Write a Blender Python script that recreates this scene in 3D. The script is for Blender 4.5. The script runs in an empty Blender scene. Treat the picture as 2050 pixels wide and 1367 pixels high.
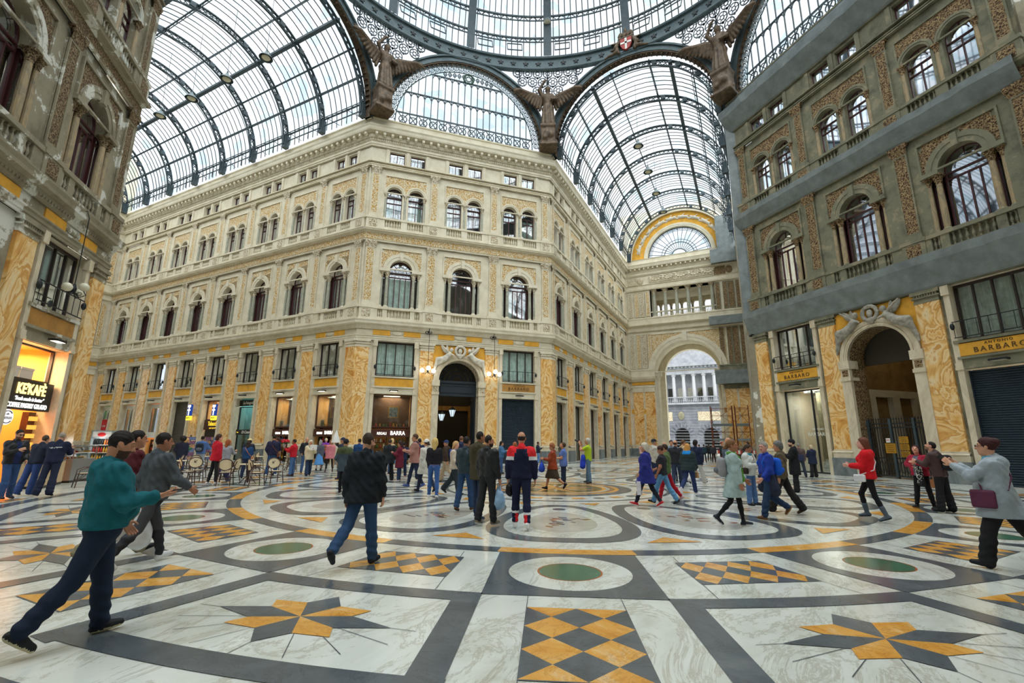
import bpy, bmesh, math, random
import numpy as np
from mathutils import Vector, Matrix
random.seed(7)
PI = math.pi
R = math.radians
SC = bpy.context.scene
COL = SC.collection
A, W = 18.469, 7.5            # octagon apothem, half width of an arm
S2 = math.sqrt(2)
SIDE = S2 * (A - W)           # diagonal facade length
LR, LL = 28.7, 37.97          # lengths of the two visible arms
CAM = Vector((6.667, -16.823, 1.653))

# ------------------------------------------------------------------ helpers
def lin(c):
    return tuple(((v / 255) / 12.92 if v / 255 <= .04045 else ((v / 255 + .055) / 1.055) ** 2.4) for v in c)

class MB:
    """collects polygons; build() links them as one mesh object"""
    def __init__(s):
        s.v, s.f, s.m = [], [], []
    def face(s, pts, m=0):
        b = len(s.v); s.v.extend(tuple(p) for p in pts); s.f.append(tuple(range(b, b + len(pts)))); s.m.append(m)
    def add(s, vs, fs, m=0):
        b = len(s.v); s.v.extend(tuple(p) for p in vs)
        for f in fs:
            s.f.append(tuple(b + i for i in f)); s.m.append(m)
    def box(s, x0, x1, y0, y1, z0, z1, m=0):
        vs = [(x0, y0, z0), (x1, y0, z0), (x1, y1, z0), (x0, y1, z0), (x0, y0, z1), (x1, y0, z1), (x1, y1, z1), (x0, y1, z1)]
        s.add(vs, [(0, 3, 2, 1), (4, 5, 6, 7), (0, 1, 5, 4), (1, 2, 6, 5), (2, 3, 7, 6), (3, 0, 4, 7)], m)
    def cbox(s, c, d, m=0, M=None):
        x, y, z = d[0] / 2, d[1] / 2, d[2] / 2
        vs = [Vector(p) for p in ((-x, -y, -z), (x, -y, -z), (x, y, -z), (-x, y, -z), (-x, -y, z), (x, -y, z), (x, y, z), (-x, y, z))]
        if M is not None: vs = [M @ p for p in vs]
        s.add([p + Vector(c) for p in vs], [(0, 3, 2, 1), (4, 5, 6, 7), (0, 1, 5, 4), (1, 2, 6, 5), (2, 3, 7, 6), (3, 0, 4, 7)], m)
    def lathe(s, prof, n=12, c=(0, 0, 0), m=0, sx=1, sy=1, cap=True, a0=0):
        vs = []
        for r, z in prof:
            for k in range(n):
                a = a0 + 2 * PI * k / n
                vs.append((c[0] + r * sx * math.cos(a), c[1] + r * sy * math.sin(a), c[2] + z))
        fs = []
        for i in range(len(prof) - 1):
            for k in range(n):
                k2 = (k + 1) % n
                fs.append((i * n + k, i * n + k2, (i + 1) * n + k2, (i + 1) * n + k))
        if cap:
            fs.append(tuple(range(n - 1, -1, -1))); b = (len(prof) - 1) * n
            fs.append(tuple(range(b, b + n)))
        s.add(vs, fs, m)
    def tube(s, pts, r, n=6, m=0, closed=False, cap=True):
        pts = [Vector(p) for p in pts]; N = len(pts); rs = r if isinstance(r, (list, tuple)) else [r] * N
        vs = []; prev = None
        for i, p in enumerate(pts):
            if closed: t = pts[(i + 1) % N] - pts[i - 1]
            else: t = pts[min(i + 1, N - 1)] - pts[max(i - 1, 0)]
            t = t.normalized() if t.length > 1e-9 else Vector((0, 0, 1))
            if prev is None:
                u = t.orthogonal().normalized()
                if abs(t.z) < .95: u = t.cross(Vector((0, 0, 1))).normalized()
            else:
                u = prev - t * prev.dot(t)
                u = u.normalized() if u.length > 1e-6 else t.orthogonal().normalized()
            prev = u; w = t.cross(u)
            for k in range(n):
                a = 2 * PI * (k + .5) / n
                vs.append(p + (u * math.cos(a) + w * math.sin(a)) * rs[i])
        fs = []
        for i in range(N if closed else N - 1):
            j = (i + 1) % N
            for k in range(n):
                k2 = (k + 1) % n
                fs.append((i * n + k, i * n + k2, j * n + k2, j * n + k))
        if cap and not closed:
            fs.append(tuple(range(n - 1, -1, -1))); fs.append(tuple(range((N - 1) * n, N * n)))
        s.add(vs, fs, m)
    def bar(s, a, b, w, d=None, m=0, up=(0, 0, 1)):
        """square bar from a to b"""
        a, b = Vector(a), Vector(b); d = d or w; t = (b - a)
        if t.length < 1e-6: return
        t.normalize(); u = t.cross(Vector(up))
        if u.length < 1e-4: u = t.cross(Vector((0, 1, 0)))
        u.normalize(); v = u.cross(t)
        o = [u * w / 2 + v * d / 2, -u * w / 2 + v * d / 2, -u * w / 2 - v * d / 2, u * w / 2 - v * d / 2]
        s.add([a + q for q in o] + [b + q for q in o], [(0, 1, 2, 3), (7, 6, 5, 4), (0, 4, 5, 1), (1, 5, 6, 2), (2, 6, 7, 3), (3, 7, 4, 0)], m)
    def strip(s, P, Q, m=0, closed=False):
        """quads between two equally long point rows"""
        n = len(P); b = len(s.v); s.v.extend(tuple(p) for p in P); s.v.extend(tuple(q) for q in Q)
        for i in range(n if closed else n - 1):
            j = (i + 1) % n; s.f.append((b + i, b + j, b + n + j, b + n + i)); s.m.append(m)
    def ell(s, c, r, nu=12, nv=8, m=0, M=None):
        vs = []; fs = []
        for i in range(nv + 1):
            t = PI * i / nv - PI / 2
            for k in range(nu):
                a = 2 * PI * k / nu
                p = Vector((r[0] * math.cos(t) * math.cos(a), r[1] * math.cos(t) * math.sin(a), r[2] * math.sin(t)))
                vs.append((M @ p if M is not None else p) + Vector(c))
        for i in range(nv):
            for k in range(nu):
                k2 = (k + 1) % nu
                fs.append((i * nu + k, i * nu + k2, (i + 1) * nu + k2, (i + 1) * nu + k))
        s.add(vs, fs, m)
    def mesh(s, name, mats, smooth=False):
        me = bpy.data.meshes.new(name); me.from_pydata(s.v, [], s.f)
        for mt in mats: me.materials.append(mt)
        if len(mats) > 1: me.polygons.foreach_set('material_index', s.m)
        if smooth: me.polygons.foreach_set('use_smooth', [True] * len(s.f))
        me.update(); return me
    def build(s, name, mats, parent=None, loc=None, rot=None, smooth=False, weld=False):
        if not isinstance(mats, (list, tuple)): mats = [mats]
        me = s.mesh(name, mats, smooth)
        if weld:
            bm = bmesh.new(); bm.from_mesh(me); bmesh.ops.remove_doubles(bm, verts=bm.verts, dist=1e-4); bm.to_mesh(me); bm.free()
        return obj(name, me, parent, loc, rot)

def obj(name, data, parent=None, loc=None, rot=None):
    o = bpy.data.objects.new(name, data); COL.objects.link(o)
    if parent is not None: o.parent = parent
    if loc is not None: o.location = loc
    if rot is not None: o.rotation_euler = rot
    return o
def tag(o, label=None, cat=None, group=None, kind=None):
    if label: o['label'] = label
    if cat: o['category'] = cat
    if group: o['group'] = group
    if kind: o['kind'] = kind
    return o
def thing(name, label, cat, loc=(0, 0, 0), rz=0, group=None):
    o = obj(name, None, None, loc, (0, 0, rz)); o.empty_display_size = .2
    return tag(o, label, cat, group)
KIDS = {}
def kids(o):
    return list(o.children)
def dup(o, parent=None, label=None, group=None):
    """a copy of a thing with copies of its parts and sub-parts"""
    c = o.copy(); COL.objects.link(c)
    if parent is not None: c.parent = parent
    for ch in kids(o): dup(ch, c)
    if label: c['label'] = label
    if group: c['group'] = group
    return c
CACHE = {}
def inst(key, fn, name, mats, parent, loc=(0, 0, 0), rot=None, smooth=False):
    """object sharing one cached mesh per key"""
    if key not in CACHE:
        mb = MB(); fn(mb); CACHE[key] = mb.mesh(name, mats, smooth)
    return obj(name, CACHE[key], parent, loc, rot)

def text(body, size, mat, parent, loc, rot=(PI / 2, 0, 0), ext=.01, name='lettering', align='CENTER', sx=1, shear=0, space=1, off=0):
    """raised lettering, turned into an ordinary mesh"""
    cu = bpy.data.curves.new(name, 'FONT'); cu.body = body; cu.size = size; cu.extrude = ext; cu.align_x = align; cu.align_y = 'CENTER'
    cu.shear = shear; cu.space_character = space; cu.offset = off; cu.resolution_u = 3
    t = bpy.data.objects.new(name, cu); COL.objects.link(t); dg = bpy.context.evaluated_depsgraph_get()
    me = bpy.data.meshes.new_from_object(t.evaluated_get(dg)); bpy.data.objects.remove(t); bpy.data.curves.remove(cu)
    me.materials.clear(); me.materials.append(mat)
    o = obj(name, me, parent, loc, rot); o.scale = (sx, 1, 1); return o

# ------------------------------------------------------------------ materials
def nt(name):
    m = bpy.data.materials.new(name); m.use_nodes = True; t = m.node_tree; return m, t, t.nodes['Principled BSDF']
def N(t, kind, **kw):
    n = t.nodes.new(kind)
    for k, v in kw.items():
        if k in n.inputs: n.inputs[k].default_value = v
        else: setattr(n, k, v)
    return n
def ramp(t, fac, stops, interp='LINEAR'):
    r = t.nodes.new('ShaderNodeValToRGB'); e = r.color_ramp.elements; r.color_ramp.interpolation = interp
    while len(e) < len(stops): e.new(.5)
    for k, (p, c) in enumerate(stops):
        e[k].position = p; e[k].color = (*lin(c), 1)
    t.links.new(fac, r.inputs[0]); return r.outputs[0]
def coords(t, kind='Object', scale=(1, 1, 1), rot=(0, 0, 0)):
    c = t.nodes.new('ShaderNodeTexCoord'); mp = t.nodes.new('ShaderNodeMapping')
    mp.inputs['Scale'].default_value = scale; mp.inputs['Rotation'].default_value = rot
    if kind == 'World':
        g = t.nodes.new('ShaderNodeNewGeometry'); t.links.new(g.outputs['Position'], mp.inputs[0])
    else: t.links.new(c.outputs[kind], mp.inputs[0])
    return mp.outputs[0]
def plain(name, c, rough=.6, metal=0, spec=.5, var=0, scale=6, bump=0, emit=0, bscale=None, coat=0):
    m, t, b = nt(name)
    b.inputs['Base Color'].default_value = (*lin(c), 1); b.inputs['Roughness'].default_value = rough
    b.inputs['Metallic'].default_value = metal; b.inputs['Specular IOR Level'].default_value = spec
    if coat: b.inputs['Coat Weight'].default_value = coat
    if var or bump:
        co = coords(t, 'World'); n = N(t, 'ShaderNodeTexNoise', Scale=scale, Detail=5.0, Roughness=.6); t.links.new(co, n.inputs['Vector'])
        if var:
            lo = tuple(max(0, v * (1 - var)) for v in c); hi = tuple(min(255, v * (1 + var)) for v in c)
            t.links.new(ramp(t, n.outputs[0], [(.3, lo), (.7, hi)]), b.inputs['Base Color'])
        if bump:
            n2 = N(t, 'ShaderNodeTexNoise', Scale=bscale or scale * 3, Detail=4.0); t.links.new(co, n2.inputs['Vector'])
            bp = N(t, 'ShaderNodeBump', Strength=bump, Distance=.02); t.links.new(n2.outputs[0], bp.inputs['Height']); t.links.new(bp.outputs[0], b.inputs['Normal'])
    if emit:
        b.inputs['Emission Color'].default_value = (*lin(c), 1); b.inputs['Emission Strength'].default_value = emit
    return m
def emitter(name, c, s):
    m = bpy.data.materials.new(name); m.use_nodes = True; t = m.node_tree; t.nodes.clear()
    e = N(t, 'ShaderNodeEmission', Strength=s); e.inputs[0].default_value = (*lin(c), 1); o = t.nodes.new('ShaderNodeOutputMaterial')
    t.links.new(e.outputs[0], o.inputs[0]); return m
def stone(name, c1, c2, c3=None, rough=.75, bump=.25, patch=1.2):
    """plaster or stone: c1/c2 soft mottling, c3 worn patches"""
    m, t, b = nt(name); co = coords(t, 'World')
    n = N(t, 'ShaderNodeTexNoise', Scale=patch, Detail=8.0, Roughness=.65); t.links.new(co, n.inputs['Vector'])
    st = [(.35, c1), (.6, c2)]
    if c3: st = [(.32, c1), (.48, c2), (.55, c2), (.58, c3)]
    t.links.new(ramp(t, n.outputs[0], st), b.inputs['Base Color']); b.inputs['Roughness'].default_value = rough
    n2 = N(t, 'ShaderNodeTexNoise', Scale=18.0, Detail=4.0); t.links.new(co, n2.inputs['Vector'])
    bp = N(t, 'ShaderNodeBump', Strength=bump, Distance=.01); t.links.new(n2.outputs[0], bp.inputs['Height']); t.links.new(bp.outputs[0], b.inputs['Normal'])
    return m
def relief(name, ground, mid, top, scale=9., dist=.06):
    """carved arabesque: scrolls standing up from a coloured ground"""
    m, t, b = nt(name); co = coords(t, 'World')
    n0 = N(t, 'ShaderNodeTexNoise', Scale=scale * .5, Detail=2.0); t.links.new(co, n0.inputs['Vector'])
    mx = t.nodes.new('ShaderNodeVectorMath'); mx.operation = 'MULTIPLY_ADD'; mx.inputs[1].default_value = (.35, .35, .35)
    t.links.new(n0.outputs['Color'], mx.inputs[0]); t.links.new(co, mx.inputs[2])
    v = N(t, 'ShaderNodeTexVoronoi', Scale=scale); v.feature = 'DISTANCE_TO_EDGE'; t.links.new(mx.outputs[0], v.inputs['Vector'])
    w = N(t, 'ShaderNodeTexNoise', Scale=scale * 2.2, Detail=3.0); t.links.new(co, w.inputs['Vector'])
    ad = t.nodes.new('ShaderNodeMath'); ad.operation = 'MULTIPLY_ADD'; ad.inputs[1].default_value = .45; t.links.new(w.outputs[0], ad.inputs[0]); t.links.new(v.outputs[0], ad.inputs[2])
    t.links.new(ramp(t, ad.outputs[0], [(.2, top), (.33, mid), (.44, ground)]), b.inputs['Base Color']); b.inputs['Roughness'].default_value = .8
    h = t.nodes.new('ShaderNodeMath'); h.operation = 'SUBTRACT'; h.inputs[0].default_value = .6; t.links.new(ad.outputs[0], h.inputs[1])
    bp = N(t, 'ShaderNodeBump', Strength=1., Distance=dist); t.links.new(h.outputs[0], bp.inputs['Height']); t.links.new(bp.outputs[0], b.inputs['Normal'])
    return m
def marble(name, stops, scale=1., rough=.25, distort=3.5, squash=(1, 1, .45), veins=None, joint=0, bump=0):
    m, t, b = nt(name); co = coords(t, 'World', squash)
    n = N(t, 'ShaderNodeTexNoise', Scale=scale, Detail=5.0 if 'siena' in name else 9.0, Roughness=.5 if 'siena' in name else .6, Distortion=distort); t.links.new(co, n.inputs['Vector'])
    col = ramp(t, n.outputs[0], stops)
    if veins:
        v = N(t, 'ShaderNodeTexNoise', Scale=scale * 1.3, Detail=8.0, Roughness=.75, Distortion=1.2); t.links.new(co, v.inputs['Vector'])
        ab = t.nodes.new('ShaderNodeMath'); ab.operation = 'SUBTRACT'; ab.inputs[1].default_value = .5; t.links.new(v.outputs[0], ab.inputs[0])
        a2 = t.nodes.new('ShaderNodeMath'); a2.operation = 'ABSOLUTE'; t.links.new(ab.outputs[0], a2.inputs[0])
        mr = t.nodes.new('ShaderNodeMapRange'); mr.inputs[1].default_value = 0; mr.inputs[2].default_value = veins[1]; mr.inputs[3].default_value = veins[2]; mr.inputs[4].default_value = 0
        t.links.new(a2.outputs[0], mr.inputs[0])
        mx = t.nodes.new('ShaderNodeMix'); mx.data_type = 'RGBA'; t.links.new(mr.outputs[0], mx.inputs['Factor']); t.links.new(col, mx.inputs['A']); mx.inputs['B'].default_value = (*lin(veins[0]), 1)
        col = mx.outputs['Result']
    t.links.new(col, b.inputs['Base Color']); b.inputs['Roughness'].default_value = rough
    return m
def glass_mat(name, tint, fac=.16, rough=.03):
    """window glass: lets most light through, mirrors some"""
    m = bpy.data.materials.new(name); m.use_nodes = True; t = m.node_tree; t.nodes.clear()
    tr = t.nodes.new('ShaderNodeBsdfTransparent'); tr.inputs[0].default_value = (*lin(tint), 1)
    gl = N(t, 'ShaderNodeBsdfGlossy', Roughness=rough); gl.inputs[0].default_value = (.9, .95, 1, 1)
    lw = N(t, 'ShaderNodeLayerWeight', Blend=.35); mr = t.nodes.new('ShaderNodeMapRange'); mr.inputs[3].default_value = fac; mr.inputs[4].default_value = min(1, fac + .6)
    t.links.new(lw.outputs['Fresnel'], mr.inputs[0])
    mx = t.nodes.new('ShaderNodeMixShader'); t.links.new(mr.outputs[0], mx.inputs[0]); t.links.new(tr.outputs[0], mx.inputs[1]); t.links.new(gl.outputs[0], mx.inputs[2])
    o = t.nodes.new('ShaderNodeOutputMaterial'); t.links.new(mx.outputs[0], o.inputs[0]); return m
def roof_glass(name):
    """frosted roof panes: mostly clear to the sky, faint blue-green and soiled patches, some diffusion"""
    m = bpy.data.materials.new(name); m.use_nodes = True; t = m.node_tree; t.nodes.clear(); co = coords(t, 'World')
    n = N(t, 'ShaderNodeTexNoise', Scale=.22, Detail=4.0, Roughness=.6); t.links.new(co, n.inputs['Vector'])
    v = N(t, 'ShaderNodeTexVoronoi', Scale=.9); v.distance = 'CHEBYCHEV'; t.links.new(co, v.inputs['Vector'])
    c = ramp(t, n.outputs[0], [(.28, (214, 230, 234)), (.4, (240, 247, 249)), (.6, (252, 253, 253)), (.72, (246, 242, 230))])
    sp = t.nodes.new('ShaderNodeSeparateColor'); t.links.new(v.outputs['Color'], sp.inputs[0])
    c2 = ramp(t, sp.outputs[0], [(.06, (214, 230, 234)), (.25, (246, 249, 250)), (1, (255, 255, 255))])
    mu = t.nodes.new('ShaderNodeMix'); mu.data_type = 'RGBA'; mu.blend_type = 'MULTIPLY'; mu.inputs['Factor'].default_value = 1; t.links.new(c, mu.inputs['A']); t.links.new(c2, mu.inputs['B'])
    tr = t.nodes.new('ShaderNodeBsdfTransparent'); t.links.new(mu.outputs['Result'], tr.inputs[0])
    tl = t.nodes.new('ShaderNodeBsdfTranslucent'); tl.inputs[0].default_value = (.85, .9, .92, 1)
    mx = N(t, 'ShaderNodeMixShader', Fac=.1); t.links.new(tr.outputs[0], mx.inputs[1]); t.links.new(tl.outputs[0], mx.inputs[2])
    o = t.nodes.new('ShaderNodeOutputMaterial'); t.links.new(mx.outputs[0], o.inputs[0]); return m

M = {}
# clean, restored fronts
M['cream'] = stone('cream_stucco', (204, 194, 168), (220, 212, 190))
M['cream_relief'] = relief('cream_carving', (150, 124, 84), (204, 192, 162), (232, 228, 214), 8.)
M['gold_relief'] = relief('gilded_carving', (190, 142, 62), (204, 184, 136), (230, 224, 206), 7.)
M['grey_column'] = marble('grey_green_column_marble', [(.3, (128, 134, 120)), (.5, (160, 160, 142)), (.7, (182, 178, 160))], 2.5, .4)
# weathered front beside the right arm
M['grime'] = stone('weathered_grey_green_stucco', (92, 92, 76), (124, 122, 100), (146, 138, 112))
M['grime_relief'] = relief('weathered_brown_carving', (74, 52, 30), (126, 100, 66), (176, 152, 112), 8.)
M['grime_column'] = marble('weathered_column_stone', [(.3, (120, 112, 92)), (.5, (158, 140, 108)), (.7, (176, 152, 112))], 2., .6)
# weathered front at the other side
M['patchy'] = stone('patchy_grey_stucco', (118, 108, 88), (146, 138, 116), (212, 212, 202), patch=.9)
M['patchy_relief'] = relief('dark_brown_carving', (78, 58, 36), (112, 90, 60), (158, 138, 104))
M['yellow'] = plain('ochre_stucco', (222, 164, 52), .7, var=.08, scale=2)
M['ochre_dull'] = plain('dull_ochre_stucco', (176, 128, 62), .7, var=.1, scale=2)
M['siena'] = marble('yellow_siena_marble', [(.3, (190, 122, 48)), (.38, (226, 172, 92)), (.43, (238, 206, 148)), (.455, (200, 136, 60)), (.48, (230, 184, 108)), (.53, (240, 214, 164)), (.555, (206, 146, 66)), (.6, (232, 190, 120)), (.66, (238, 216, 172)), (.7, (210, 154, 78))], .62, .32, 1.6, (1, 1, .75), None)
M['bardiglio'] = marble('grey_plinth_marble', [(.3, (84, 94, 98)), (.55, (118, 126, 128)), (.75, (140, 146, 146))], 1.1, .3)
M['jamb'] = marble('pale_jamb_marble', [(.3, (190, 176, 148)), (.55, (214, 202, 176)), (.75, (226, 216, 196))], 1., .45)
M['frame_red'] = plain('dark_red_brown_window_paint', (74, 34, 36), .5)
M['frame_dark'] = plain('dark_brown_window_paint', (44, 32, 28), .45)
M['iron'] = plain('blue_grey_painted_iron', (58, 72, 78), .5, .2, var=.12, scale=3)
M['iron_light'] = plain('light_blue_grey_iron', (76, 92, 96), .5, .2, var=.12, scale=3)
M['iron_dark'] = plain('dark_wrought_iron', (40, 44, 46), .5, .4)
M['bronze'] = plain('dark_brown_bronze', (84, 68, 50), .55, .25, var=.35, scale=4, bump=.6, bscale=6)
M['pane'] = glass_mat('window_glass', (240, 246, 243), .14)
M['pane_blue'] = glass_mat('window_glass_mirroring', (110, 124, 130), .42)
M['shop_glass'] = glass_mat('shop_glass', (225, 230, 228), .05)
M['roof_glass'] = roof_glass('frosted_roof_glass')
M['curtain'] = plain('pale_curtain_cloth', (206, 222, 218), .9, var=.12, scale=3)
M['curtain_dark'] = plain('grey_green_curtain_cloth', (140, 152, 144), .9, var=.12, scale=3)
M['room'] = plain('dim_room_plaster', (70, 64, 54), .9)  # shade put into the colour: stands in for unlit interiors
M['room_warm'] = plain('shop_interior_plaster', (214, 160, 90), .8)
M['white'] = plain('white_paint', (228, 228, 222), .5)
M['black'] = plain('black_paint', (22, 22, 24), .45)
M['navy_shutter'] = plain('slate_blue_shutter_paint', (40, 54, 66), .45, .3)
M['grey_shutter'] = plain('grey_brown_shutter_paint', (92, 88, 78), .5, .3)
M['tarp'] = plain('grey_protective_sheeting', (116, 124, 124), .5, 0, var=.12, scale=1.6, bump=.9, bscale=1.6)
M['globe_lit'] = emitter('lit_opal_globe', (255, 250, 238), 6)
M['globe'] = plain('opal_glass_globe', (214, 210, 186), .25)
M['statue'] = plain('grey_white_sculpture_stucco', (206, 200, 184), .7, var=.1, scale=5, bump=.4, bscale=9)
M['statue_grime'] = plain('weathered_sculpture_stucco', (150, 146, 134), .7, var=.2, scale=5, bump=.4, bscale=9)
STY = {
 'clean': dict(st=M['cream'], re=M['cream_relief'], go=M['gold_relief'], co=M['grey_column'], fr=M['frame_red'], fz=M['yellow'], cap=M['cream_relief'], ja=M['jamb'], pane=M['pane']),
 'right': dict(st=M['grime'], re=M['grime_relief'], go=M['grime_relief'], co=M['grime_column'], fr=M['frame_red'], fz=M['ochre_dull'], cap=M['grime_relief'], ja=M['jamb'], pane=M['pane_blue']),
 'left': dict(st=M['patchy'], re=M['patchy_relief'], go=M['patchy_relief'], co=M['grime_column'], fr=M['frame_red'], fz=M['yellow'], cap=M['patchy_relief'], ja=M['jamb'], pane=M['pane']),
}
# ------------------------------------------------------------------ camera
def make_camera():
    cam = bpy.data.cameras.new('camera'); o = bpy.data.objects.new('camera', cam); COL.objects.link(o)
    f, pi_, ya, ro = 925.986, R(12.251), R(-26.887), R(.496)
    F = Vector((math.sin(ya) * math.cos(pi_), math.cos(ya) * math.cos(pi_), math.sin(pi_)))
    r = Vector((math.cos(ya), -math.sin(ya), 0)); u = r.cross(F)
    r2 = r * math.cos(ro) + u * math.sin(ro); u2 = -r * math.sin(ro) + u * math.cos(ro)
    m = Matrix((r2, u2, -F)).transposed().to_4x4(); m.translation = CAM; o.matrix_world = m
    cam.sensor_width = 36; cam.lens = f * 36 / 2050; cam.clip_start = .1; cam.clip_end = 500
    SC.camera = o
make_camera()
# ------------------------------------------------------------------ overcast sky
def make_world():
    w = bpy.data.worlds.new('overcast_sky'); SC.world = w; w.use_nodes = True; t = w.node_tree; bg = t.nodes['Background']
    co = t.nodes.new('ShaderNodeTexCoord'); n = N(t, 'ShaderNodeTexNoise', Scale=2.2, Detail=5.0, Roughness=.55); t.links.new(co.outputs['Generated'], n.inputs['Vector'])
    c = ramp(t, n.outputs[0], [(.35, (214, 230, 246)), (.55, (242, 247, 255)), (.7, (255, 255, 255))])
    t.links.new(c, bg.inputs[0]); bg.inputs[1].default_value = 1.3
make_world()
def sun(name, az, el, ang, e):
    l = bpy.data.lights.new(name, 'SUN'); l.energy = e; l.angle = R(ang); l.color = (1, .985, .96)
    o = bpy.data.objects.new(name, l); COL.objects.link(o); d = Vector((math.cos(R(az)) * math.cos(R(el)), math.sin(R(az)) * math.cos(R(el)), math.sin(R(el)))); o.rotation_euler = d.to_track_quat('Z', 'Y').to_euler()
sun('veiled_sun', -50, 62, 100, 8.5)                                # wide soft sun added to brighten the interior, high behind the camera
SC.view_settings.view_transform = 'Standard'; SC.view_settings.look = 'None'; SC.view_settings.gamma = 1
SC.view_settings.use_curve_mapping = False; SC.view_settings.exposure = 0.08
SC.cycles.max_bounces = 10; SC.cycles.transparent_max_bounces = 16; SC.cycles.diffuse_bounces = 5
# ------------------------------------------------------------------ inlaid marble floor
M['f_white'] = marble('white_veined_floor_marble', [(.3, (190, 192, 180)), (.5, (216, 220, 212)), (.7, (228, 232, 226))], .9, .16, 1.5, (1, .5, 1), ((150, 140, 112), .03, .5))
M['f_dark'] = marble('dark_grey_floor_marble', [(.3, (70, 78, 84)), (.55, (92, 100, 106)), (.75, (112, 118, 122))], 1., .2, 1., (1, 1, 1), ((60, 66, 72), .012, .6))
M['f_yellow'] = marble('yellow_floor_marble', [(.25, (196, 128, 40)), (.42, (220, 156, 62)), (.58, (226, 170, 84)), (.75, (232, 204, 160))], 1.6, .18, 2.5, (1, 1, 1), ((150, 92, 26), .02, .5))
M['f_green'] = plain('green_floor_marble', (66, 110, 88), .15, var=.12, scale=3)
M['f_red'] = plain('red_brown_floor_marble', (150, 84, 48), .2, var=.2, scale=3)
M['f_grey'] = marble('pale_grey_floor_marble', [(.3, (172, 170, 158)), (.6, (192, 190, 178)), (.8, (202, 200, 190))], 1.4, .18, 1.)
M['f_brown'] = plain('brown_floor_marble', (140, 100, 58), .2, var=.25, scale=3)
M['f_olive'] = plain('olive_floor_marble', (104, 92, 52), .2, var=.25, scale=3)
FM = [M[k] for k in ('f_white', 'f_dark', 'f_yellow', 'f_green', 'f_red', 'f_grey', 'f_brown', 'f_olive')]
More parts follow.
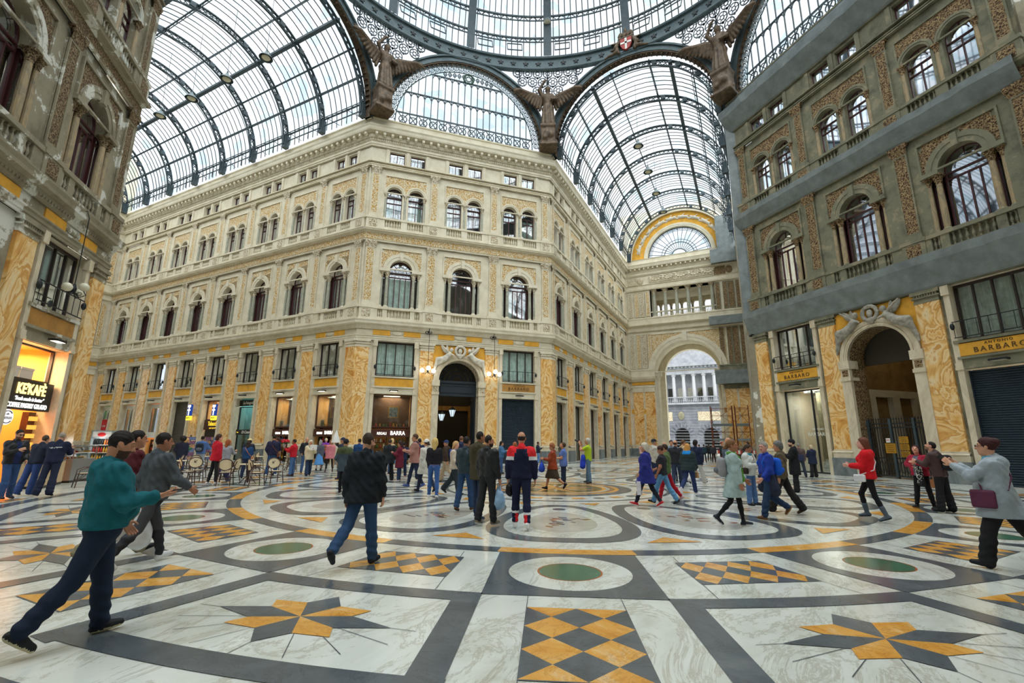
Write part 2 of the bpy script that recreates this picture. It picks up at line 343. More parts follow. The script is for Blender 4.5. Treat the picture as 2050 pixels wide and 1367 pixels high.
def make_floor():
    b = MB(); LV = .0002
    b.face([(-75, -75, -.005), (75, -75, -.005), (75, 75, -.005), (-75, 75, -.005)], 0)
    def P(r, a, z): return (r * math.cos(a), r * math.sin(a), z)
    def ring(r0, r1, a0, a1, m, lv, n=None):
        n = n or max(2, int(abs(a1 - a0) * max(r1, 1) / .25)); z = lv * LV
        aa = [a0 + (a1 - a0) * k / n for k in range(n + 1)]
        b.strip([P(r0, a, z) for a in aa], [P(r1, a, z) for a in aa], m)
    def poly(pts, m, lv): b.face([(x, y, lv * LV) for x, y in pts], m)
    def disc(c, r, m, lv, n=40, sx=1, rot=0):
        ca, sa = math.cos(rot), math.sin(rot); pts = []
        for k in range(n):
            t = 2 * PI * k / n; x, y = r * sx * math.cos(t), r * math.sin(t); pts.append((c[0] + x * ca - y * sa, c[1] + x * sa + y * ca))
        poly(pts, m, lv)
    full = 2 * PI
    # rose in the middle
    ring(0.001, 2.0, 0, full, 7, 2, 64)
    for k in range(16):
        a = k * PI / 8
        if k % 2 == 0:
            poly([(0, 0), P(.62, a - PI / 8, 0)[:2], P(1.75, a, 0)[:2]], 2, 4); poly([(0, 0), P(1.75, a, 0)[:2], P(.62, a + PI / 8, 0)[:2]], 6, 4)
        else:
            poly([(0, 0), P(.5, a - PI / 16, 0)[:2], P(1.5, a, 0)[:2], P(.5, a + PI / 16, 0)[:2]], 5, 3)
    ring(1.72, 1.86, 0, full, 2, 4, 64); ring(1.86, 2.0, 0, full, 5, 4, 64); ring(2.0, 2.17, 0, full, 6, 3, 72); ring(2.17, 2.32, 0, full, 2, 3, 72); ring(2.32, 2.76, 0, full, 1, 3, 72)
    ring(3.95, 4.1, 0, full, 1, 2, 80)
    ring(10.2, 10.52, 0, full, 1, 2, 200)
    ring(15.25, 15.6, 0, full, 1, 2, 200)
    rnd = random.Random(3)
    for k in range(16):
        a = k * PI / 8; ca, sa = math.cos(a), math.sin(a)
        def L(r, t): return (r * ca - t * sa, r * sa + t * ca)      # along the spoke, across it
        # zodiac loop: egg-shaped dark band round a white field with a mosaic in it
        def egg(g, n=44, r0=4.9, r1=9.67):
            rc, hr = (r0 + r1) / 2, (r1 - r0) / 2; out = []
            for q in range(n):
                t = 2 * PI * q / n; rr = rc + (hr - g) * math.cos(t)
                hw = (rr * math.tan(PI / 16) * .99 - g * .9) * (abs(math.sin(t)) ** .72) * (1 if math.sin(t) >= 0 else -1)
                out.append(L(rr, hw))
            return out
        poly(egg(0), 1, 3); poly(egg(.37), 0, 4)
        e5 = []
        for q in range(36):
            t = 2 * PI * q / 36; rr = 7.5 + 1.28 * math.cos(t); e5.append(L(rr, .098 * rr * math.sin(t)))
        poly(e5, 5, 5); disc(L(5.72, 0), .17, 1, 5, 20, 1.1, a)
        for q in range(16):                                         # mosaic figure in chips
            rr, tt = 7.5 + rnd.gauss(0, .4), rnd.gauss(0, .27); w, h = rnd.uniform(.04, .16), rnd.uniform(.1, .34); d = rnd.uniform(-.7, .7)
            cs, sn = math.cos(d), math.sin(d)
            poly([L(rr + x * cs - y * sn, tt + x * sn + y * cs) for x, y in ((-w / 2, -h / 2), (w * .6, -h * .4), (w / 2, h / 2), (-w * .3, h * .4))], rnd.choice((4, 4, 6, 1, 1)), 6 + q % 3)
        poly([P(9.2, a + PI / 16, 0)[:2], P(9.66, a + PI / 16 - R(3), 0)[:2], P(9.66, a + PI / 16 + R(3), 0)[:2]], 2, 4)
        poly([P(4.95, a + PI / 16, 0)[:2], P(4.5, a + PI / 16 + R(4), 0)[:2], P(4.5, a + PI / 16 - R(4), 0)[:2]], 2, 4)
        disc(P(3.35, a, 0)[:2], .19, 1, 2, 20, .8, a)
        poly([P(3.15, a + PI / 16 - R(3.4), 0)[:2], P(3.5, a + PI / 16 - R(3.6), 0)[:2], P(3.5, a + PI / 16 + R(3.6), 0)[:2], P(3.15, a + PI / 16 + R(3.4), 0)[:2]], 2, 2)
        # yellow pieces of the ring at each spoke
        ring(10.2, 10.52, a - R(5.8), a + R(5.8), 2, 3)
        # spoke panel with white circle and green disc
        poly([L(10.5, -1.02), L(12.51, -1.03), L(12.51, 1.03), L(10.5, 1.02)], 1, 2)
        disc(L(11.5, 0), .8, 0, 3, 48); disc(L(11.5, 0), .425, 4, 4, 40); disc(L(11.5, 0), .4, 3, 5, 40)
        # panel of lozenges between the spokes
        am = a + PI / 16; cm, sm = math.cos(am), math.sin(am)
        def L2(r, t): return (r * cm - t * sm, r * sm + t * cm)
        def trap(u, v): return L2(10.95 + 1.02 * v, (u - .5) * 2 * (.64 + .15 * v))
        poly([trap(0, 0), trap(0, 1), trap(1, 1), trap(1, 0)], 1, 2)
        for i in range(4):
            for j in range(2):
                u0, v0 = (i + .5) / 4, j * .5 + .25
                poly([trap(u0 - .125, v0), trap(u0, v0 + .25), trap(u0 + .125, v0), trap(u0, v0 - .25)], 2, 3)
        # dark arcs, dark radial stripes, star panel
        h = lambda r, w: math.asin(w / r)
        ring(12.51, 12.8, a + h(12.6, 1.02), a + PI / 8 - h(12.6, 1.02), 1, 2)
        ring(14.45, 14.75, a + h(14.6, 1.02), a + PI / 8 - h(14.6, 1.02), 1, 2)
        for sgn in (-1, 1): poly([L(12.51, sgn * 1.02), L(14.75, sgn * 1.02), L(14.75, sgn * 1.32), L(12.51, sgn * 1.32)], 1, 3)
        vs = []
        tips = [(.6, 0), (.33, .57), (0, .98), (-.33, .57), (-.6, 0), (-.33, -.57), (0, -.98), (.33, -.57)]
        for q in range(8):
            x0, y0 = tips[q]; x1, y1 = tips[(q + 1) % 8]
            nx, ny = (math.copysign(.35, x0 + x1), math.copysign(.2, y0 + y1)) if q in (0, 3, 4, 7) else (math.copysign(.15, x0 + x1), math.copysign(.47, y0 + y1))
            vs.append(((x0, y0), (nx, ny)))
        for q in range(8):
            (tx, ty), n1 = vs[q]; n0 = vs[q - 1][1]
            poly([L2(13.62, 0), L2(13.62 + n0[0], n0[1]), L2(13.62 + tx, ty), L2(13.62 + n1[0], n1[1])], 1 if q % 2 == 0 else 2, 3)
        # chequered strip running out along the spoke
        for s0 in (12.88, 15.75, 18.9):
            poly([L(s0, -.505), L(s0 + 1.5, -.505), L(s0 + 1.5, .505), L(s0, .505)], 1, 2)
            for i in range(4):
                for sg in (-1, 1):
                    c0 = s0 + i * .495
                    pts = [(c0 - .247, 0), (c0, .2525), (c0 + .247, 0), (c0, -.2525)]
                    if i == 0: pts = [(c0, .2525), (c0 + .247, 0), (c0, -.2525)]
                    if i == 3: pts = [(c0 - .247, 0), (c0, .2525), (c0, -.2525)]
                    poly([L(x, y + sg * .2525) for x, y in pts], 2, 3)
        # thin joints between slabs
        for tt in (-.505, .505): poly([L(12.51, tt - .004), L(14.75, tt - .004), L(14.75, tt + .004), L(12.51, tt + .004)], 1, 1)
        for tt in (-1.57, 1.57): poly([L(10.52, tt - .004), L(12.51, tt - .004), L(12.51, tt + .004), L(10.52, tt + .004)], 1, 1)
        for q in range(9):
            t = PI / 4 * q / 2; x, y = 1.5 * math.sin(t), 2.1 * math.cos(t)
            p, c = L2(13.62 + .35 * math.sin(t), .55 * math.cos(t)), L2(13.62 + .83 * math.sin(t), 1.22 * math.cos(t))
            d = Vector((c[0] - p[0], c[1] - p[1])).normalized() * .0035
            poly([(p[0] - d.y, p[1] + d.x), (c[0] - d.y, c[1] + d.x), (c[0] + d.y, c[1] - d.x), (p[0] + d.y, p[1] - d.x)], 1, 1)
    # borders and panels in the arms
    for (dx, dy, ln) in ((0, 1, LR), (-1, 0, LL)):
        def T(u, v): return (dx * u - dy * v, dy * u + dx * v)
        for v0, v1, m in ((-6.9, -6.5, 1), (6.5, 6.9, 1), (-2.5, -2.2, 2), (2.2, 2.5, 2)):
            poly([T(19.2, v0), T(A + ln, v0), T(A + ln, v1), T(19.2, v1)], m, 4)
        u = 20
        while u < A + ln:
            poly([T(u, -6.5), T(u + .35, -6.5), T(u + .35, 6.5), T(u, 6.5)], 1, 5)
            for vc in (-4.4, 4.4):
                poly([T(u + 1.2, vc), T(u + 2.4, vc - 1.4), T(u + 3.6, vc), T(u + 2.4, vc + 1.4)], 2, 4); disc(T(u + 2.4, vc), .4, 3, 6, 20)
            disc(T(u + 2.4, 0), 1.2, 1, 4, 24); disc(T(u + 2.4, 0), .8, 0, 5, 24)
            u += 4.6
    o = b.build('floor', FM); o['kind'] = 'structure'
make_floor()
# ------------------------------------------------------------------ wall modules (local frame: x along the wall, y into the wall, z up)
def arc(xc, zc, r, n=20, a0=PI, a1=0):
    return [(xc + r * math.cos(a0 + (a1 - a0) * k / n), zc + r * math.sin(a0 + (a1 - a0) * k / n)) for k in range(n + 1)]
def panel(mb, x0, x1, z0, z1, ops, y, depth=0, m=0, mr=None, head=True):
    """flat wall with openings (xc, half width, bottom, springing, arched); reveals run DEPTH into the wall"""
    mr = m if mr is None else mr; px = x0
    def q(a, b, c, d):
        if b - a > 1e-4 and d - c > 1e-4: mb.face([(a, y, c), (b, y, c), (b, y, d), (a, y, d)], m)
    for xc, hw, zb, zs, ar in sorted(ops):
        l, r = xc - hw, xc + hw; q(px, l, z0, z1); q(l, r, z0, zb)
        top = arc(xc, zs, hw) if ar else [(l, zs), (r, zs)]
        mb.strip([(a, y, b) for a, b in top], [(a, y, z1) for a, b in top], m)
        if depth:
            if head: mb.strip([(a, y, b) for a, b in top], [(a, y + depth, b) for a, b in top], mr)
            for x in (l, r): mb.face([(x, y, zb), (x, y + depth, zb), (x, y + depth, zs), (x, y, zs)], mr)
            if zb > z0 + 1e-4: mb.face([(l, y, zb), (r, y, zb), (r, y + depth, zb), (l, y + depth, zb)], mr)
        px = r
    q(px, x1, z0, z1)
def archivolt(mb, xc, zc, r0, r1, y0, y1, m=0, n=20):
    P = arc(xc, zc, r0, n); Q = arc(xc, zc, r1, n); rm = (r0 + r1) / 2; Mi = arc(xc, zc, rm, n); yb = y0 + .03
    mb.strip([(a, y1, b) for a, b in P], [(a, yb, b) for a, b in P], m); mb.strip([(a, yb, b) for a, b in P], [(a, yb, b) for a, b in Mi], m)
    mb.strip([(a, yb, b) for a, b in Mi], [(a, y0, b) for a, b in Mi], m); mb.strip([(a, y0, b) for a, b in Mi], [(a, y0, b) for a, b in Q], m); mb.strip([(a, y0, b) for a, b in Q], [(a, y1, b) for a, b in Q], m)
def frame_rect(mb, x0, x1, z0, z1, w, y0, y1, m=0):
    mb.box(x0, x1, y0, y1, z1 - w, z1, m); mb.box(x0, x1, y0, y1, z0, z0 + w, m); mb.box(x0, x0 + w, y0, y1, z0 + w, z1 - w, m); mb.box(x1 - w, x1, y0, y1, z0 + w, z1 - w, m)
def sweep(mb, prof, L, k0, k1, m=0):
    P = [(-k0 * o, -o, z) for o, z in prof]; Q = [(L + k1 * o, -o, z) for o, z in prof]
    mb.strip(P, Q, m)
BAL = [(.055, 0), (.055, .05), (.03, .08), (.07, .22), (.06, .3), (.03, .44), (.032, .5), (.055, .53), (.055, .6)]
def baluster(mb, x, y, z, h=.6, m=0):
    mb.lathe([(r, v * h / .6) for r, v in BAL], 7, (x, y, z), m, cap=False)
def column_mesh(mb, h, r):
    mb.box(-r * 1.5, r * 1.5, -r * 1.5, r * 1.5, 0, .07, 1)
    mb.lathe([(r * 1.4, .07), (r * 1.4, .12), (r * 1.1, .17)], 12, m=1, cap=False)
    mb.lathe([(r, .17), (r * 1.03, h * .4), (r * .86, h - .48)], 12, m=0, cap=False)
    mb.lathe([(r * .95, h - .48), (r * 1.0, h - .44), (r * .95, h - .4), (r * 1.25, h - .28), (r * 1.15, h - .24), (r * 1.6, h - .08)], 10, m=2, cap=False)
    for k in range(8):
        a = k * PI / 4; mb.ell((r * 1.3 * math.cos(a), r * 1.3 * math.sin(a), h - .16), (.035, .035, .05), 6, 4, 2)
    mb.box(-r * 1.6, r * 1.6, -r * 1.6, r * 1.6, h - .08, h, 2)
def arch_pts(hw, zb, zs, n=16):
    return [(-hw, zb)] + arc(0, zs, hw, n) + [(hw, zb)]
def window_frame(mb, hw, zb, zs, arched, mull, trans, w=.07, d=.09):
    if arched:
        o = arc(0, zs, hw, 16); i = arc(0, zs, hw - w, 16)
        mb.strip([(a, 0, b) for a, b in o], [(a, 0, b) for a, b in i]); mb.strip([(a, 0, b) for a, b in i], [(a, d, b) for a, b in i])
    else: mb.box(-hw, hw, 0, d, zs - w, zs)
    for s in (-1, 1): mb.box(min(s * hw, s * (hw - w)), max(s * hw, s * (hw - w)), 0, d, zb, zs - (0 if arched else w))
    mb.box(-hw + w, hw - w, 0, d, zb, zb + w * 1.3)
    tops = min(trans) if trans else (zs if not arched else zs)
    for x, z1 in mull: mb.box(x - w * .42, x + w * .42, 0, d, zb + w, z1)
    for z in trans: mb.box(-hw + w, hw - w, -.01, d, z - w * .5, z + w * .5)
    if arched and hw > .5:
        i = arc(0, zs, hw * .55, 12); j = arc(0, zs, hw * .55 - .035, 12)
        mb.strip([(a, .01, b) for a, b in i], [(a, .01, b) for a, b in j])
        for k in (45, 90, 135): mb.bar((hw * .55 * math.cos(R(k)), .03, zs + hw * .55 * math.sin(R(k))), ((hw - w) * math.cos(R(k)), .03, zs + (hw - w) * math.sin(R(k))), .035)

WIN = [0]
class Facade:
    def __init__(s, name, org, ang, L, style, k0, k1):
        s.name, s.L, s.k0, s.k1, s.sn = name, L, k0, k1, style; s.S = STY[style]
        s.X = Vector((math.cos(ang), math.sin(ang), 0)); s.ang = ang; s.org = Vector((*org, 0))
        s.root = obj(name, None, None, s.org, (0, 0, ang)); s.root.empty_display_size = 1; s.root['kind'] = 'structure'
        s.Mw = Matrix.Translation(s.org) @ Matrix.Rotation(ang, 4, 'Z')
    def w(s, x, y, z): return s.Mw @ Vector((x, y, z))
    def i(s, key, fn, name, mats, loc=(0, 0, 0), parent=None, smooth=False, rot=None):
        return inst((key, s.sn), fn, name, mats, parent or s.root, loc, rot, smooth)
    def window(s, key, fr, pane, loc, curtain=None, cm=None, pm=None, frm=None, extra=None):
        """top-level window > pane, curtain"""
        WIN[0] += 1
        o = inst((key, 'fr', s.sn, frm.name if frm else ''), fr, 'window_frame', [frm or s.S['fr']], None); o.name = 'window_%d' % WIN[0]; o['kind'] = 'structure'
        o.location = s.w(*loc); o.rotation_euler = (0, 0, s.ang)
        inst((key, 'pa', (pm or s.S['pane']).name), pane, 'pane', [pm or s.S['pane']], o)
        if curtain: inst((key, 'cu', curtain[0], cm.name), curtain[1], 'curtain', [cm], o)
        return o

def pane_fn(hw, zb, zs, ar, y=.05):
    def fn(mb):
        pts = arch_pts(hw - .02, zb, zs) if ar else [(-hw, zb), (-hw, zs), (hw, zs), (hw, zb)]
        mb.face([(a, y, b) for a, b in pts])
    return fn
def drape_fn(x0, x1, zb, zs, y=.16, amp=.03):
    def fn(mb):
        n = max(6, int((x1 - x0) / .05)); P = []; Q = []
        for k in range(n + 1):
            x = x0 + (x1 - x0) * k / n; yy = y + amp * math.sin(k * 1.9) + amp * .5 * math.sin(k * .7); P.append((x, yy, zb)); Q.append((x, yy, zs))
        mb.strip(P, Q)
    return fn

def facade(F, centers, bounds, sx, portal=None, bands=True, n0=0, full=True, tarp=False, upper=True, ground=True):
    """builds every bay of a wall; CENTERS: bay centres, BOUNDS: the piers between them"""
    S = F.S; L = F.L; rnd = random.Random(len(F.name) * 7 + int(L))
    edges = [0] + list(bounds) + [L]
    for bi, xc in enumerate(centers):
        xl, xr = edges[bi] - xc, edges[bi + 1] - xc; isP = portal == bi
        key = (F.name, round(xl, 2), round(xr, 2), isP)
        def bay_wall(mb):
            if not isP:
                panel(mb, xl, xr, 0, 5.45, [(0, 1.39 * sx, 0, 5.0, False)], .12, .5, 0, 1)
                panel(mb, xl, xr, 5.45, 8.97, [(0, 1.38 * sx, 6.3, 8.93, False)], .12, .4, 0, 1)
            else: panel(mb, xl, xr, 0, 8.97, [(0, 1.57, 0, 6.2, True)], .12, 1.1, 0, 2)
            panel(mb, xl, xr, 8.95, 11.55, [], .05)
            panel(mb, xl, xr, 11.5, 14.42, [(0, 1.44 * sx, 11.52, 14.42, False)], .12, .55, head=False)
            panel(mb, xl, xr, 14.42, 16.8, [(0, .86 * sx, 14.42, 14.58, True)], .12, .55)
            panel(mb, xl, xr, 16.8, 18.7, [], .05)
            panel(mb, xl, xr, 18.65, 23.1, [(-.85 * sx, .6 * sx, 18.7, 20.98, True), (.85 * sx, .6 * sx, 18.7, 20.98, True)], .12, .45)
            panel(mb, xl, xr, 23.1, 25.0, [(-.83 * sx, .6 * sx, 23.68, 24.7, False), (.83 * sx, .6 * sx, 23.68, 24.7, False)], .08, .4)
            for sg in (-1, 1):                                                    # solid floor behind the side lights' heads
                mb.box(min(sg * .87 * sx, sg * 1.5 * sx), max(sg * .87 * sx, sg * 1.5 * sx), 0, .6, 14.4, 14.58)
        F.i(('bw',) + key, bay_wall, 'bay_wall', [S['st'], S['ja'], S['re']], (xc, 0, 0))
        def bay_trim(mb):
            archivolt(mb, 0, 14.58, .86 * sx, 1.36 * sx, 0, .12)
            mb.box(-.13, .13, -.1, .12, 15.35, 16.0)
            frame_rect(mb, -1.6 * sx, 1.6 * sx, 14.6, 16.3, .09, .02, .12)
            mb.box(-1.62 * sx, -.84 * sx, -.05, .12, 14.42, 14.6); mb.box(.84 * sx, 1.62 * sx, -.05, .12, 14.42, 14.6)
            for sg in (-1, 1): archivolt(mb, sg * .85 * sx, 20.98, .6 * sx, .83 * sx, 0, .12)
            frame_rect(mb, -1.68 * sx, 1.68 * sx, 20.98, 22.55, .08, .03, .12)
            for z, o in ((18.62, .1), (23.12, .1), (23.3, .05), (23.5, .14)): mb.box(xl, xr, -o, .12, z, z + .07)
            for sg in (-1, 0, 1):
                mb.box(sg * 1.6 * sx - .12, sg * 1.6 * sx + .12, -.02, .1, 23.6, 24.8)
            if not isP:
                mb.box(-1.55 * sx, 1.55 * sx, -.06, .12, 6.18, 6.3); mb.box(-1.5 * sx, 1.5 * sx, -.05, .12, 5.45, 5.55); mb.box(-1.5 * sx, 1.5 * sx, .04, .12, 5.02, 5.45)
        F.i(('bt',) + key, bay_trim, 'bay_mouldings', [S['st']], (xc, 0, 0))
        if not isP:
            def jambs(mb):
                for sg in (-1, 1):
                    a, c = sorted((sg * 1.38 * sx, sg * 1.62 * sx)); mb.box(a, c, .0, .14, 0, 8.95); mb.box(a - .03, c + .03, -.06, .14, 4.98, 5.1); mb.box(a - .04, c + .04, -.07, .14, 8.5, 8.95); mb.box(a - .02, c + .02, -.04, .14, 5.1, 5.3)
            F.i(('ja', sx), jambs, 'door_jamb', [S['ja']], (xc, 0, 0))
            F.i(('np', sx), lambda mb: mb.box(-1.4 * sx, 1.4 * sx, .02, .12, 5.56, 6.15), 'fascia_panel', [M['yellow'] if F.sn == 'clean' and F.name != 'wall_right_arm' else (M['ochre_dull'])], (xc, 0, 0))
        # carved spandrels
        def spand(mb): panel(mb, -1.52 * sx, 1.52 * sx, 14.69, 16.22, [(0, 1.355 * sx, 14.69, 14.58 + .001, True)], .08)
        def spand1(mb):
            for sg in (-1, 1):
                pts = [p for p in arc(0, 14.58, 1.36 * sx, 24) if p[1] > 14.68 and p[0] * sg > .12]
                if sg > 0: pts = pts[::-1]
                e = [(sg * 1.51 * sx, p[1]) for p in pts]
                mb.strip([(a, .09, b) for a, b in pts], [(a, .09, b) for a, b in e]); t = [(a, 16.22) for a, b in pts]
                mb.strip([(a, .09, b) for a, b in pts], [(a, .09, b) for a, b in t])
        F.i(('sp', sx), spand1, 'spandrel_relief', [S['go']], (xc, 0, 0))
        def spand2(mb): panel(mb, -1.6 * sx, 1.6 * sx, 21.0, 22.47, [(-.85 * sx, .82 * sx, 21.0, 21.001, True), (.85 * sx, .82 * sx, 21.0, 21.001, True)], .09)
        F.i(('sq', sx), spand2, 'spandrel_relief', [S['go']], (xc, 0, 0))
        # columns
        for xx, r in ((-1.4, .1), (-1.0, .13), (1.0, .13), (1.4, .1)):
            F.i(('co', r), lambda mb: column_mesh(mb, 2.9, r), 'column', [S['co'], S['st'], S['cap']], (xc + xx * sx, .2, 11.53), smooth=False)
        for xx in (-1.53, 0, 1.53):
            F.i('cl', lambda mb: column_mesh(mb, 2.28, .1), 'colonnette', [S['co'], S['st'], S['cap']], (xc + xx * sx, .14, 18.7))
        # balustrades
        def bal1(mb):
            mb.box(xl + .45, xr - .45, -.16, .06, 10.43, 10.7); mb.box(xl + .35, xr - .35, -.2, .1, 11.32, 11.5)
            for x0, x1 in ((-2.2, -1.55), (-1.2, -.85), (.85, 1.2), (1.55, 2.2)):
                x0, x1 = max(x0 * sx, xl + .3), min(x1 * sx, xr - .3)
                if x1 > x0: mb.box(x0, x1, -.15, .05, 10.7, 11.32)
            for k in range(7): baluster(mb, (-.72 + .24 * k) * sx, -.05, 10.71)
            for sg in (-1, 1):
                for d in (1.29, 1.46): baluster(mb, sg * d * sx, -.05, 10.71)
        F.i(('b1',) + key, bal1, 'balustrade', [S['st']], (xc, 0, 0))
        def bal2(mb):
            mb.box(xl + .4, xr - .4, -.16, .06, 17.62, 17.95); mb.box(xl + .35, xr - .35, -.2, .1, 18.57, 18.72)
            for x0, x1 in ((-2.2, -1.48), (-.25, .25), (1.48, 2.2)):
                x0, x1 = max(x0 * sx, xl + .3), min(x1 * sx, xr - .3)
                if x1 > x0: mb.box(x0, x1, -.15, .05, 17.95, 18.57)
            for sg in (-1, 1):
                for k in range(6): baluster(mb, sg * (.35 + .2 * k) * sx, -.05, 17.96)
        F.i(('b2',) + key, bal2, 'balustrade', [S['st']], (xc, 0, 0))
        # frieze: ochre panels between pale oval medallions
        if bands:
            def frz(mb):
                for sg in (-1, 1):
                    mb.box(min(sg * .5, sg * 1.75) * sx, max(sg * .5, sg * 1.75) * sx, .0, .06, 9.36, 9.74)
            F.i(('fz', sx), frz, 'ochre_frieze_panel', [S['fz']], (xc, 0, 0))
            def med(mb):
                mb.ell((0, .03, 9.55), (.4, .06, .17), 14, 6); mb.ell((-.43, .03, 9.55), (.06, .05, .12), 8, 5); mb.ell((.43, .03, 9.55), (.06, .05, .12), 8, 5)
            F.i('med', med, 'oval_medallion', [S['st']], (xc, 0, 0), smooth=True)
        # windows
        hw = 1.38 * sx
        if not isP:
            cu = rnd.choice((M['curtain'], M['curtain_dark'], M['curtain_dark'])) if F.name != 'wall_center' else M['curtain']
            if F.name in ('wall_right_arm', 'wall_right'): cu = M['curtain_dark']
            nm = 4 if sx > .95 else 3
            ms = [(-hw + 2 * hw * k / nm, 8.9) for k in range(1, nm)]
            w_ = F.window(('mz', sx), lambda mb: window_frame(mb, hw, 6.3, 8.93, False, ms, [8.85], .085), pane_fn(hw, 6.3, 8.93, False), (xc, .38, 0), ('m', drape_fn(-hw + .1, hw - .1, 6.32, 8.9)) , teal_cloth() if F.name == 'wall_right' and bi == 0 else cu, frm=M['frame_dark'], pm=M['pane'])
            def rail(mb):
                for z in (7.15, 6.42): mb.bar((-hw - .05, 0, z), (hw + .05, 0, z), .035)
                for k in range(int(hw * 2 / .42) + 1): mb.bar((-hw + .42 * k, 0, 6.42), (-hw + .42 * k, 0, 7.15), .018)
                for sg in (-1, 1): mb.ell((sg * (hw + .05), .0, 6.95), (.09, .09, .16), 8, 6)
            inst(('rail', sx), rail, 'railing', [M['iron_dark']], w_, (0, -.5, 0))
        h1 = .86 * sx
        cu1 = rnd.choice((None, ('l', drape_fn(-.75 * sx, -.3 * sx, 11.6, 14.2)), ('b', drape_fn(-.5 * sx, .7 * sx, 11.6, 14.2)), ('a', drape_fn(-.8 * sx, .8 * sx, 11.6, 14.2))))
        F.window(('f1', sx), lambda mb: window_frame(mb, h1 + .02, 11.52, 14.58, True, [(-.42 * sx, 14.1), (0, 14.1), (.42 * sx, 14.1)], [14.42, 14.12]), pane_fn(h1 + .02, 11.52, 14.58, True), (xc, .5, 0), cu1, M['curtain'] if F.sn == 'clean' else plain_red())
        for sg in (-1, 1):
            F.window(('f1s', sx), lambda mb: window_frame(mb, .2 * sx, 11.52, 14.42, False, [], [14.1]), pane_fn(.2 * sx, 11.52, 14.42, False), (xc + sg * 1.21 * sx, .5, 0))
        h2 = .6 * sx
        for sg in (-1, 1):
            cu2 = rnd.choice((None, None, ('l', drape_fn(-.5 * sx, .1 * sx, 18.75, 20.6)), ('a', drape_fn(-.55 * sx, .55 * sx, 18.75, 20.6))))
            F.window(('f2', sx), lambda mb: window_frame(mb, h2 + .02, 18.7, 20.98, True, [(0, 20.75)], [20.75, 20.3], .06), pane_fn(h2 + .02, 18.7, 20.98, True), (xc + sg * .85 * sx, .42, 0), cu2, M['curtain_dark'])
            cu3 = rnd.choice((None, ('a', drape_fn(-.5 * sx, .5 * sx, 23.75, 24.65))))
            F.window(('at', sx), lambda mb: window_frame(mb, h2, 23.68, 24.7, False, [(0, 24.65)], [], .06), pane_fn(h2, 23.68, 24.7, False), (xc + sg * .83 * sx, .32, 0), cu3, M['curtain'])
    # piers and pilasters
    def pier(x, w=1.02):
        p = F.i(('pi', w), lambda mb: mb.box(-w / 2, w / 2, 0, .3, 1.38, 8.4), 'marble_pilaster', [M['siena']], (x, 0, 0))
        def capm(mb):
            mb.box(-w / 2 - .02, w / 2 + .02, -.02, .2, 8.38, 8.5); mb.box(-w / 2, w / 2, .0, .2, 8.5, 8.62); mb.box(-w / 2 - .07, w / 2 + .07, -.07, .2, 8.62, 8.68)
            for k in range(9): mb.box(-w / 2 + w * (k + .15) / 9, -w / 2 + w * (k + .85) / 9, -.05, .2, 8.68, 8.8)
            mb.box(-w / 2 - .1, w / 2 + .1, -.1, .2, 8.8, 8.97)
        F.i(('pc', w), capm, 'capital', [S['st']], (0, 0, 0), p)
        def basem(mb):
            mb.box(-w / 2 - .06, w / 2 + .06, -.06, .25, .95, 1.2); mb.box(-w / 2 - .03, w / 2 + .03, -.03, .25, 1.32, 1.4)
            P = [(-.05 - .06 * math.sin(PI * k / 6), 1.2 + .12 * k / 6) for k in range(7)]
            mb.strip([(-w / 2 - .08, y, z) for y, z in P], [(w / 2 + .08, y, z) for y, z in P])
        F.i(('pb', w), basem, 'base', [S['ja']], (0, 0, 0), p)
        F.i(('pp', w), lambda mb: mb.box(-w / 2 - .12, w / 2 + .12, -.12, .25, 0, .95), 'plinth', [M['bardiglio']], (0, 0, 0), p)
    def pil(x, z0, z1, w, nm='pilaster'):
        def sh(mb):
            hh = w / 2; mb.box(-hh, hh, .04, .2, z0 + .35, z1 - .55); frame_rect(mb, -hh, hh, z0 + .35, z1 - .55, .07, -.02, .06)
            mb.box(-hh - .06, hh + .06, -.08, .15, z0, z0 + .18); mb.box(-hh - .03, hh + .03, -.05, .15, z0 + .18, z0 + .35)
        p = F.i(('pl', w, z0), sh, nm, [S['st']], (x, 0, 0))
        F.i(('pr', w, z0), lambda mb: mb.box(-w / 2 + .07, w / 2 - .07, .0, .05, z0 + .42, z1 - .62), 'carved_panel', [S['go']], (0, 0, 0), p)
        def cp(mb):
            hh = w / 2
            mb.strip(*[[(sx_ * (hh + .02 + .1 * q), -.03 - .1 * q, z1 - .55 + .43 * q) for q in (0, .4, .8, 1)] for sx_ in (-1, 1)])
            for sg in (-1, 1): mb.ell((sg * hh, -.08, z1 - .2), (.09, .09, .11), 8, 6)
            mb.ell((0, -.1, z1 - .16), (.08, .06, .08), 8, 5); mb.box(-hh - .12, hh + .12, -.14, .15, z1 - .11, z1)
        F.i(('pk', w, z0), cp, 'capital', [S['cap']], (0, 0, 0), p)
    def pedestal(x, z0, z1):
        p = F.i(('pd', z0), lambda mb: (mb.box(-.5, .5, -.2, .06, z0, z1 - .18), mb.box(-.55, .55, -.24, .1, z1 - .18, z1), mb.box(-.55, .55, -.22, .06, z0, z0 + .15)), 'pedestal', [S['st']], (x, 0, 0))
        F.i(('pq', z0), lambda mb: mb.box(-.3, .3, -.225, -.15, z0 + .25, z1 - .28), 'carved_panel', [S['re']], (0, 0, 0), p)
    ps = list(bounds)
    c0 = .53 if F.k0 > 0 else .8; c1 = L - .53 if F.k1 > 0 else L - .8
